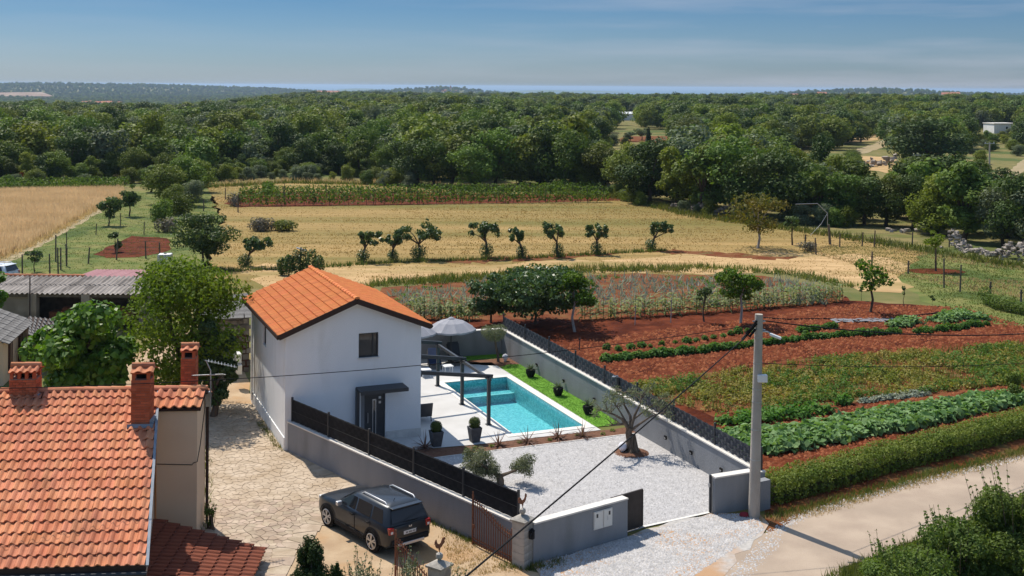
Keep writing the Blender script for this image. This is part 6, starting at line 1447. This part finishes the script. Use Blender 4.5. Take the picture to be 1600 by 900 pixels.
blades('bank_grass', scatter(PP([(1290, 905), (1400, 858), (1480, 832), (1600, 778), (1640, 760), (1640, 960), (1290, 960)]), 5000, 44), .22, .04, l_grass, 44, per=4)
blades('wall_foot_grass', np.array(line([(655, 800), (700, 826), (742, 850)], 110, 45, .25)+line([(560, 765), (640, 800)], 30, 46, .2)+line([(790, 885), (840, 888), (880, 880)], 70, 47, .25)+line([(405, 660), (440, 706)], 80, 48, .14)), .14, .03, l_grass, 45, per=8)
blades('yard_dry_grass', scatter(PP([(690, 830), (760, 860), (830, 895), (700, 900)]), 260, 49), .08, .03, l_dry, 46, per=6)
blades('kerb_weeds', np.array(line([(322, 830), (322, 700)], 40, 50, .08)), .25, .04, l_grass, 50, per=6)
t = bush('weed_bush', 'wispy green weed growing at the foot of the tiled house wall', P(330, 828)[0], P(330, 828)[1], .75, .16, l_bush, 130, .09, 60, nb=6, shootn=5)
def vine_rows(label, rows, seed, h=1.5):
    for k, (a, b) in enumerate(rows):
        A, B = Vector(P(*a)), Vector(P(*b)); L = (B-A).length; t = thing('vine_row', label[k], 'vine row', (A.x, A.y, 0), math.atan2(B.y-A.y, B.x-A.x), 'vine rows'); g = random.Random(seed+k)
        n = int(L/.55); bl = [(L*(i+.5)/n, g.uniform(-.12, .12), h*.58+g.uniform(-.12, .12), .5, .42, h*.46) for i in range(n)]
        v, f = puff(bl, int(L*80), .26, seed+k, inner=.6, aspect=.8); obj('foliage', npmesh('foliage', v, f, l_vine), t)
        mb = MB()
        for i in range(int(L/1.1)): mb.tube([(i*1.1+.3, 0, 0), (i*1.1+.35, .03, h*.6)], [.035,.025], 5)
        mb.build('stems', m_bark, t, kind='stuff')
        for i in range(int(L/5.5)+1): MB().tube([(0,0,0),(0,0,h*1.12)], .045, 5).build('post', m_wood, t, (i*5.5+.1, 0, 0))
vine_rows(['front vine row along the red soil strip on the meadow', 'middle vine row on the meadow, behind the front one', 'rear vine row on the meadow, farthest back'], [((372, 322), (950, 316)), ((374, 313), (948, 307)), ((378, 307), (940, 302))], 500)
vine_rows(['front vine row behind the wheat field at the left edge', 'middle vine row behind the wheat field', 'rear vine row behind the wheat field below the wood'], [((-60, 302), (188, 298)), ((-60, 297), (196, 293)), ((-60, 293), (202, 289))], 520, 1.3)
# wire fences
def wire_fence(label, pts, h=1.3, r=.05, wires=3, lean=True):
    p = [P(*q) for q in pts]; t = thing('wire_fence', label, 'fence', (*p[0], 0)); g = random.Random(len(pts)*7+int(abs(p[0][0]))); tops = []
    for x, y in p:
        hh_ = h*g.uniform(.85, 1.2); l = (g.uniform(-.1, .1), 0) if lean else (0, 0); MB().tube([(0,0,0),(l[0],0,hh_)], [r, r*.85], 6).build('post', m_wood, t, (x-p[0][0], y-p[0][1], 0))
    mb = MB()
    for i in range(len(p)-1):
        for k in range(wires): z = h*(.3+.6*k/max(1, wires-1)); mb.tube([(p[i][0]-p[0][0], p[i][1]-p[0][1], z), (p[i+1][0]-p[0][0], p[i+1][1]-p[0][1], z)], .008, 4)
    mb.build('wire', m_wire, t)
wire_fence('wire fence with dark posts from the long shed towards the wheat field', [(35, 432), (78, 431), (91, 428), (104, 416), (87, 409), (95, 422)], 1.9, .07)
wire_fence('wire fence along the near side of the dug red plot', [(104, 416), (138, 412), (182, 406), (228, 404), (250, 404)], 1.6, .07)
wire_fence('wire fence on the grass behind the dug red plot', [(104, 385), (150, 367), (188, 354), (225, 367), (240, 338)], 1.3, .05)
wire_fence('low wire fence with grey posts on the right meadow', [(1275, 398), (1312, 386), (1347, 385), (1366, 386), (1425, 385), (1483, 386)], 1.4, .07)
wire_fence('pair of dark fence posts with netting on the right grass', [(1475, 450), (1500, 456)], 1.9, .07)
wire_fence('row of thin wire posts at the left end of the vine rows', [(318, 330), (352, 312), (372, 332)], 1.7, .07)
for px, py, top, lab in ((1362, 424, 393, 'lone grey post left of the thin young tree'), (1419, 428, 407, 'short lone post near the pale dry patch'), (1547, 470, 440, 'grey post behind the short dark hedge'), (1595, 472, 452, 'grey post with a cross piece at the right edge'), (1258, 386, 367, 'stubby dark post beside the scrub on the meadow')):
    X, Y = P(px, py); t = thing('fence_post', lab, 'post', (X, Y, 0)); h = Zat(px, top, Y)[1]; MB().tube([(0,0,0),(.03,0,h)], [.08,.07], 7).build('post', m_wood, t); MB().box((0,-.08,h*.75),(.25,.03,.08)).build('cleat', m_wood, t)
# dry stone wall and stone heaps at the right wood edge
stone_heap('tumbled pale dry stone wall below the trees at the right', [P(1486, 386), P(1530, 396), P(1580, 404), P(1640, 416)], 1.8, 1.3, .44, m_palestone, seed=8, limit=260)
stone_heap('grey ruined stone wall in shade at the far end of the meadow', [P(1050, 328), P(1110, 336), P(1172, 345)], 1.6, .8, .5, m_rubble, seed=9, limit=100)
stone_heap('low grey stone heap at the foot of the wood on the right', [P(1385, 360), P(1450, 369)], 1.0, .8, .6, m_palestone, seed=10, limit=80)
stone_heap('small pale stone heap at the end of the vine rows', [P(962, 306), P(985, 312)], 1.1, .9, .55, m_palestone, seed=11, limit=40)

# ---------------------------------------------------------------- THE WOOD: single trees along the edge, then one mass to the horizon
EDGE = [(-160, 296), (0, 287), (120, 287), (200, 281), (235, 290), (300, 287), (335, 277), (450, 276), (560, 279), (650, 290), (720, 296), (900, 297), (960, 303), (1005, 318), (1085, 332), (1200, 344), (1300, 351), (1420, 360), (1500, 378), (1600, 392), (1800, 420)]
ew = [P(*p) for p in EDGE]; ex = np.array([p[0] for p in ew]); ey = np.array([p[1] for p in ew])
o_ = np.argsort(ex); ex, ey = ex[o_], ey[o_]
def edge_y(X): return np.interp(X, ex, ey)
def unit_tree(seed, kind):
    """tree of unit height: returns crown verts/faces and a trunk mesh"""
    g = random.Random(seed); hw = {'broad': .52, 'tall': .36, 'round': .46}[kind]; nb = {'broad': 26, 'tall': 20, 'round': 22}[kind]
    bl = crown_blobs(g, nb, hw, .10, 1.0, .36); return bl
def crown_mesh(bl, n, leaf, seed, mat): v, f = puff(bl, n, leaf, seed, inner=.5, up=.4, jit=.6, aspect=.7); return npmesh('crown', v, f, mat)
protos = []
for i, (kind, mat, lab) in enumerate((('round', l_forest, 'mid green leafy tree in the wood beyond the fields'), ('broad', l_forest, 'broad mid green tree in the wood beyond the fields'), ('tall', l_forest, 'tall mid green tree in the wood beyond the fields'), ('round', l_forest_d, 'dark round holm oak in the wood beyond the fields'),
        ('broad', l_forest_d, 'dark broad holm oak in the wood beyond the fields'), ('broad', l_forest_y, 'light yellow-green tree in the wood beyond the fields'), ('round', l_forest_g, 'grey-green tree in the wood beyond the fields'), ('tall', l_forest_y, 'slim light green tree in the wood beyond the fields'))):
    bl = unit_tree(900+i, kind); mb = MB(); limbs(mb, bl, .028, .3, g=random.Random(i)); tm = mb.mesh('trunk', m_bark, smooth=True)
    protos.append((crown_mesh(bl, 5200, .043, 700+i, mat), tm, lab, mat, bl))
placed = []
def wood_tree(X, Y, h, w, k, label=None, group='trees of the wood', z=0, front=False):
    cm, tm, lab = protos[k][:3]
    if not label:
        px_ = pix(X, Y)[0]; zone = 'behind the wheat field' if px_ < 230 else 'behind the mown meadow' if px_ < 640 else 'behind the vine rows' if px_ < 965 else 'above the ruined wall' if px_ < 1230 else 'right of the bent pole'
        lab = lab.replace('in the wood beyond the fields', ('at the front edge of the wood ' if front else 'deeper in the wood ')+zone)
    t = thing('wood_tree', label or lab, 'tree', (X, Y, z), rnd.random()*6.28, group); obj('crown', cm, t); obj('trunk', tm, t); t.scale = (w, w, h); placed.append((X, Y, w*.42))
tops = [(-50, 232), (0, 228), (100, 226), (200, 224), (300, 238), (400, 224), (500, 217), (600, 214), (700, 200), (850, 189), (960, 214), (1050, 206), (1150, 196), (1250, 236), (1330, 256), (1420, 250), (1500, 246), (1600, 268), (1700, 270)]
tx = [p[0] for p in tops]; ty = [p[1] for p in tops]
def pick(px):
    r = rnd.random()
    if px < 650: w = [.24, .2, .1, .1, .1, .12, .09, .05]
    elif px < 1150: w = [.2, .2, .08, .1, .08, .18, .08, .08]
    else: w = [.2, .22, .1, .08, .1, .18, .07, .05]
    return int(np.searchsorted(np.cumsum(w), r*.999))
x = -90.0
while x < 1720:                                             # the front edge
    b = np.interp(x, [p[0] for p in EDGE], [p[1] for p in EDGE])-rnd.uniform(1, 5)
    if 225 < x < 330 or 335 < x < 640: b -= rnd.uniform(2, 8)
    X, Y = P(x, b); top = np.interp(x, tx, ty)+rnd.uniform(4, 34)
    if 1335 < x < 1400: top = max(top, 268)
    h = max(2.5, Zat(x, top, Y)[1]); w = h*rnd.uniform(.95, 1.25); wood_tree(X, Y, h, w, pick(x), front=True); x += w*.42*F/Y*rnd.uniform(.75, 1.1)
# named single trees on the hedge line left of the meadow
for px, py, top, hw, k in ((258, 318, 256, 36, 1), (290, 312, 244, 40, 0), (236, 300, 258, 26, 2), (314, 300, 250, 28, 5), (272, 330, 288, 26, 0), (300, 322, 280, 24, 6)):
    X, Y = P(px, py); h = Zat(px, top, Y)[1]; wood_tree(X, Y, h, 2*hw*Y/F, k, 'tall green hedge tree between the orchard and the mown meadow', 'hedge trees left of the meadow')
# behind the edge, rising tops
CLEAR = [(-1, 0, 0, 0)]
def clear(X, Y):
    px, py = pix(X, Y, 0)
    if 948 < px < 1048 and 203 < py < 292: return True          # open ploughed patch behind the edge
    if 1322 < px < 1392 and 214 < py < 322: return True         # the pale road
    if 1470 < px < 1540 and 250 < py < 318: return True
    if 1515 < px < 1600 and 205 < py < 262: return True
    return False
tries = 0
while len(placed) < 250 and tries < 9000:
    tries += 1; Y = rnd.uniform(110, 300)**1.0; X = rnd.uniform(-.5, .5)*Y*1.02
    if Y < edge_y(X)+5 or clear(X, Y): continue
    px, py = pix(X, Y); h = rnd.uniform(4.8, 10.2)
    if px > 1150: h = rnd.uniform(5.5, 8.2)
    if Y < 300 and (px > 1230 or 930 < px < 1060) and pix(X, Y, h)[1] < np.interp(px, tx, ty)-8: continue
    w = h*rnd.uniform(.75, 1.35)
    if any((X-a)**2+(Y-b)**2 < (w*.36+c)**2 for a, b, c in placed): continue
    wood_tree(X, Y, h, w, pick(px))
# hand-set big dark trees
for px, py, top, hw, k, lab in ((848, 292, 193, 42, 4, 'big dark holm oak standing above the vine rows in the middle of the wood'), (1450, 262, 184, 68, 4, 'huge dark round holm oak clump right of the pale road'), (1290, 300, 210, 40, 3, 'dark holm oak clump left of the pale road'), (470, 272, 216, 32, 3, 'big dark holm oak in the wood left of centre'), (560, 276, 218, 34, 2, 'tall green tree at the wood edge left of centre'), (1455, 366, 313, 46, 5, 'spreading yellow-green tree at the wood foot on the right'), (1575, 372, 290, 52, 1, 'broad green tree at the right edge above the pale stone wall'), (1345, 222, 192, 20, 5, 'small light green tree beside the upper pale road')):
    X, Y = P(px, py); h = Zat(px, top, Y)[1]; wood_tree(X, Y, h, 2*hw*Y/F, k, lab, None)
for px, py, top, hw, mat, lab in ((1013, 232, 199, 6, l_cyp, 'dark pointed cypress in front of the ploughed patch'), (1050, 228, 200, 5, l_cyp, 'slimmer dark cypress right of the ploughed patch')):
    X, Y = P(px, py); h = Zat(px, top, Y)[1]; w = hw*Y/F; t = thing('cypress_tree', lab, 'tree', (X, Y, 0))
    MB().tube([(0,0,0),(0,0,h*.4)], [.25,.15], 6).build('trunk', m_bark, t); v, f = puff([(0, 0, h*q, w*(1.1-q*.9), w*(1.1-q*.9), h*.12) for q in np.linspace(.1, .92, 8)], 900, .5, 3, inner=.8); obj('crown', npmesh('crown', v, f, mat), t)
for px, py, top, hw, lab in ((985, 221, 207, 14, 'grey olive tree on the ploughed patch, left'), (1003, 219, 199, 17, 'grey olive tree on the ploughed patch, right')):
    tree('olive_tree', lab, 'tree', px, py, top, hw, l_forest_g, n=900, leaf=.5, nb=9, seed=px, z0f=.3)
for px, py, top, hw, lab in ((38, 286, 268, 13, 'reddish bush at the wood edge behind the vine rows on the left'), (228, 262, 234, 10, 'reddish tree in the wood, left of two'), (262, 258, 232, 9, 'reddish tree in the wood, right of two'), (385, 268, 258, 9, 'small rusty red bush at the wood edge left of centre')):
    tree('red_bush', lab, 'tree', px, py, top, hw, l_red, n=700, leaf=.4, nb=8, seed=px+3, z0f=.15)
for k in range(110):                                           # scrub at the wood foot
    px = rnd.choice([rnd.uniform(325, 655), rnd.uniform(325, 655), rnd.uniform(325, 655), rnd.uniform(960, 1330), rnd.uniform(0, 225), rnd.uniform(225, 340)]); b = np.interp(px, [p[0] for p in EDGE], [p[1] for p in EDGE])+(rnd.uniform(-7, 7) if px < 655 else rnd.uniform(-1, 5)); X, Y = P(px, b); h = rnd.uniform(1.2, 2.8); 
    c = rnd.choice([0, 1, 5, 6, 6]); t = thing('edge_bush', ['leafy green bush at the foot of the wood', 'broad green bush at the foot of the wood', '', '', '', 'light yellow-green bush at the foot of the wood', 'grey-green bush at the foot of the wood'][c], 'bush', (X, Y, -.25*h), rnd.random()*6, 'bushes at the foot of the wood'); obj('foliage', protos[c][0], t); t.scale = (h*1.3, h*1.3, h*1.15)
n_ = 0                                                        # low bushes and young trees on the open ground
while n_ < 75:
    px, py = rnd.choice([(rnd.uniform(940, 1052), rnd.uniform(226, 288)), (rnd.uniform(1470, 1600), rnd.uniform(212, 300)), (rnd.uniform(1390, 1470), rnd.uniform(262, 310)), (rnd.uniform(1318, 1345), rnd.uniform(250, 300)), (rnd.uniform(1500, 1600), rnd.uniform(213, 250))])
    if 1545 < px < 1625 and 246 < py < 282: continue
    X, Y = P(px, py)
    if Y < edge_y(X)+4: continue
    h = rnd.uniform(1.8, 3.6); c = rnd.choice([0, 1, 5, 6, 5]); n_ += 1
    t = thing('low_tree', {0: 'low leafy green tree on the open ground within the wood', 1: 'low broad green tree on the open ground within the wood', 5: 'low light yellow-green tree on the open ground within the wood', 6: 'low grey-green tree on the open ground within the wood'}[c], 'tree', (X, Y, -.1*h), rnd.random()*6, 'low trees on the open ground'); obj('crown', protos[c][0], t); obj('trunk', protos[c][1], t); t.scale = (h*1.3, h*1.3, h)
# the mass behind: instanced low trees
low = bpy.data.collections.new('wood_tree_kinds')
for i in (0, 1, 3, 4, 5, 6, 0, 1):
    v, f = puff(protos[i][4], 2200, .064, 800+i, inner=.6, up=.45, jit=.55, aspect=.75); low.objects.link(bpy.data.objects.new('wood_tree_kind', npmesh('low_crown', v, f, protos[i][3])))
def mass(name, pts, sc, seed):
    me = bpy.data.meshes.new(name); me.vertices.add(len(pts)); me.vertices.foreach_set('co', np.asarray(pts, np.float32).ravel())
    a = me.attributes.new('tree_size', 'FLOAT', 'POINT'); a.data.foreach_set('value', np.asarray(sc, np.float32))
    o = obj(name, me, kind='stuff'); ng = bpy.data.node_groups.new(name, 'GeometryNodeTree')
    ng.interface.new_socket('Geometry', in_out='INPUT', socket_type='NodeSocketGeometry'); ng.interface.new_socket('Geometry', in_out='OUTPUT', socket_type='NodeSocketGeometry')
    N = ng.nodes; L = ng.links; gi = N.new('NodeGroupInput'); go = N.new('NodeGroupOutput'); mp_ = N.new('GeometryNodeMeshToPoints'); iop = N.new('GeometryNodeInstanceOnPoints')
    ci = N.new('GeometryNodeCollectionInfo'); ci.inputs['Collection'].default_value = low; ci.inputs['Separate Children'].default_value = True; ci.inputs['Reset Children'].default_value = True
    na = N.new('GeometryNodeInputNamedAttribute'); na.data_type = 'FLOAT'; na.inputs['Name'].default_value = 'tree_size'
    rv = N.new('FunctionNodeRandomValue'); rv.data_type = 'FLOAT_VECTOR'; rv.inputs['Min'].default_value = (0,0,0); rv.inputs['Max'].default_value = (0,0,6.283); rv.inputs['Seed'].default_value = seed
    cx = N.new('ShaderNodeCombineXYZ'); m1 = N.new('ShaderNodeMath'); m1.operation = 'MULTIPLY'; m1.inputs[1].default_value = 1.12
    L.new(na.outputs['Attribute'], m1.inputs[0]); L.new(m1.outputs[0], cx.inputs['X']); L.new(m1.outputs[0], cx.inputs['Y']); L.new(na.outputs['Attribute'], cx.inputs['Z'])
    iop.inputs['Pick Instance'].default_value = True
    L.new(gi.outputs[0], mp_.inputs[0]); L.new(mp_.outputs[0], iop.inputs['Points']); L.new(ci.outputs[0], iop.inputs['Instance']); L.new(rv.outputs[0], iop.inputs['Rotation']); L.new(cx.outputs[0], iop.inputs['Scale']); L.new(iop.outputs[0], go.inputs[0])
    md = o.modifiers.new('trees', 'NODES'); md.node_group = ng; return o
g = np.random.default_rng(99); PT = []; SCL = []
def band(y0, y1, step, smin, smax, wide=.62):
    ys_ = np.arange(y0, y1, step); xs_, yy_ = [], []
    for Y in ys_:
        xr = np.arange(-wide*Y-30, wide*Y+30, step); xs_.append(xr); yy_.append(np.full(len(xr), Y))
    X = np.concatenate(xs_); Y = np.concatenate(yy_); X = X+g.uniform(-.5, .5, len(X))*step; Y = Y+g.uniform(-.5, .5, len(Y))*step
    s = g.uniform(smin, smax, len(X)); n = .5+.5*np.sin(X/31+3*np.sin(Y/47))*np.sin(Y/39+2*np.sin(X/53)); s *= .78+.44*n
    k = Y > edge_y(X)+6
    pxs, pys = pix(X, Y, 0)
    def win(a, b, c, d): return (pxs > a) & (pxs < b) & (pys > c) & (pys < d)
    k &= ~(win(948, 1048, 203, 295) | win(1322, 1392, 214, 325) | win(1470, 1540, 250, 318) | win(1515, 1600, 203, 262))
    k &= ~(win(960, 998, 178, 216) | win(126, 194, 160, 172) | win(-60, 90, 146, 157))
    if y0 < 400 and placed:
        pa = np.array([(a, b) for a, b, c in placed]); 
        idx = np.where(k & (Y < 330))[0]
        d2 = ((X[idx, None]-pa[None, :, 0])**2+(Y[idx, None]-pa[None, :, 1])**2).min(1); k[idx[d2 < 2.4**2]] = False
        topy = pix(X, Y, s)[1]; lim = np.interp(pxs, tx, ty); k &= ~((Y < np.where((pxs > 930) & (pxs < 1060), 340, np.where(pxs > 1230, 275, 0))) & (topy < lim-6))
    PT.append(np.column_stack([X, Y, terrain_z(X, Y)-.1])[k]); SCL.append(s[k])
band(118, 420, 5.6, 5.2, 8.6); band(420, 900, 7.5, 5.5, 9.5); band(900, 1800, 10, 6, 10.5, .56); band(1800, 3400, 17, 7, 12, .54); band(3400, 6600, 30, 8, 15, .53)
mass('far_wood', np.vstack(PT), np.concatenate(SCL), 4)
print('far trees', sum(len(p) for p in PT))

# ---------------------------------------------------------------- CLEARINGS, ROADS AND BUILDINGS FAR OFF
sheet('ploughed_patch', PP([(966, 222), (1046, 223), (1040, 207), (975, 209)]), .03, m_soil2, amp=1.0, step=4)
sheet('far_road', PP([(1322, 244), (1350, 240), (1384, 229), (1386, 219), (1378, 219), (1362, 226), (1334, 235)]), .04, m_track, amp=.5, step=3)
sheet('far_road', PP([(1555, 275), (1583, 262), (1590, 254), (1600, 250), (1640, 250), (1640, 262), (1600, 266), (1580, 280)]), .04, m_track, amp=.5, step=3)
sheet('dry_bank', PP([(1328, 262), (1340, 244), (1390, 246), (1415, 258), (1400, 272)]), .03, m_straw, amp=.8, step=3)
sheet('dry_field', PP([(1310, 224), (1385, 218), (1380, 206), (1312, 208)]), .03, m_straw, amp=.8, step=3)
stone_heap('broken pale rubble heap on the dry bank below the pale road', [P(1345, 262), P(1402, 254)], 1.6, 2.0, 1.0, m_palestone, seed=15, limit=60)
def far_house(px, py, Y, w, d, h, label, rz=0, roof=None, wallm=None, flat=False, name='far_house', rise=.35, nwin=3):
    X = (px-800)*Y/F; q = Zat(px, py, Y); z = q[1]; t = thing(name, label, 'building', (q[0], Y, z), rz)
    MB().box((0,0,h/2-6), (w, d, h+12)).build('wall', wallm or m_white, t)
    if flat: MB().box((0,0,h+.15), (w+.4, d+.4, .3)).build('roof', roof or m_cap, t)
    else:
        r = d*rise; MB().add([(-w/2-.4,-d/2-.4,h-.1),(w/2+.4,-d/2-.4,h-.1),(w/2+.4,d/2+.4,h-.1),(-w/2-.4,d/2+.4,h-.1),(-w/2-.4,0,h+r),(w/2+.4,0,h+r)], [(0,1,5,4),(2,3,4,5),(0,4,3),(1,2,5),(3,2,1,0)]).build('roof', roof or m_tile, t)
    for k in range(nwin):
        fo = MB().box((-w/2+w*(k+.6)/nwin*.95, -d/2-.03, h*.55), (w*.08, .1, h*.28)).build('window', m_glass, t); 
    return t
Yw = P(1557, 208)[1]
hall = far_house(1562, 207, Yw, 8.0, 7.0, 3.0, 'white flat-roofed hall above the trees at the right edge', .12, flat=True, name='white_hall', nwin=1)
for k in range(10): MB().box((-3.6+.8*k, -3.53, 1.5), (.05, .05, 2.7)).build('rib', m_cap, hall)
far_house(979, 184, 520, 8.2, 6, 2.0, 'long white roofed shed in the middle of the far wood', .1, roof=m_white_pl, name='far_shed', rise=.12)
for i, (px, py, Y, w, h, lab) in enumerate(((508, 150, 4200, 60, 9, 'far red-roofed farm block on the horizon left of the church hill'), (520, 149, 4250, 50, 8, 'far red-roofed house right of the far farm block'), (690, 145.5, 4850, 40, 8, 'low red-roofed house on the church hill'), (712, 145.5, 4850, 30, 7, 'low house right of the church tower'),
        (1284, 150, 3300, 26, 7, 'far pink house on the right ridge, left'), (1240, 152, 3300, 26, 6, 'far pale house on the right ridge, farthest left'), (1482, 151.5, 3000, 34, 6, 'far red-roofed house on the ridge left of the hall'), (1492, 150, 3050, 24, 6, 'far red-roofed house behind its neighbour on the ridge'), (1318, 196, 430, 7, 3.2, 'red roofed house half hidden behind dark trees right of centre'))):
    far_house(px, py, Y, w, w*.5, h, lab, .2*(i % 3)-.2, wallm=m_cream if i % 2 else m_white)
for i in range(14):
    px = 132+i*4.2+rnd.uniform(-1, 1); py = 163.5+i*.15+rnd.uniform(-1.2, 1.5); Y = 2300+rnd.uniform(-80, 80); far_house(px, py, Y, rnd.uniform(9, 16), 8, rnd.uniform(4, 6), 'tiny pale house of the far village in the left wood', rnd.uniform(-.5, .5))['group'] = 'far village houses'
q = Zat(704, 145.5, 4850); t = thing('church_tower', 'tiny church tower on the far hill above the wood', 'tower', (q[0], 4850, q[1]))
MB().box((0,0,5),(8,8,34)).build('wall', m_cream, t); MB().add([(-4.5,-4.5,22),(4.5,-4.5,22),(4.5,4.5,22),(-4.5,4.5,22),(0,0,33)], [(0,1,4),(1,2,4),(2,3,4),(3,0,4),(3,2,1,0)]).build('roof', m_tile, t)
q0 = [Zat(x, y, Y) for x, y, Y in ((-40, 149, 3900), (66, 148, 3900), (84, 155, 3650), (-40, 155, 3650))]; q1 = [(a[0], y, a[1]+9) for a, y in zip(q0, (3900, 3900, 3650, 3650))]
m_quarry = M('bare quarry earth', (.22,.13,.10), (.33,.25,.18), .02, .95); tag(MB().add(q1+[(x, y, z-22) for x, y, z in q1], [(3,2,1,0),(0,1,5,4),(1,2,6,5),(2,3,7,6),(3,0,4,7)]).build('quarry', m_quarry), kind='structure')

# ---------------------------------------------------------------- HAZE: one closed box of even air
mh = bpy.data.materials.new('air haze'); mh.use_nodes = True; nt = mh.node_tree; nt.nodes.remove(nt.nodes['Principled BSDF'])
pv = nt.nodes.new('ShaderNodeVolumePrincipled'); pv.inputs['Color'].default_value = (.52, .70, .92, 1); pv.inputs['Density'].default_value = HAZE_D = 7e-5; pv.inputs['Anisotropy'].default_value = .2
nt.links.new(pv.outputs['Volume'], nt.nodes['Material Output'].inputs['Volume'])
MB().box((0, 27450, (24-110)/2+0), (140000, 56900, 134)).build('haze', mh, kind='stuff')
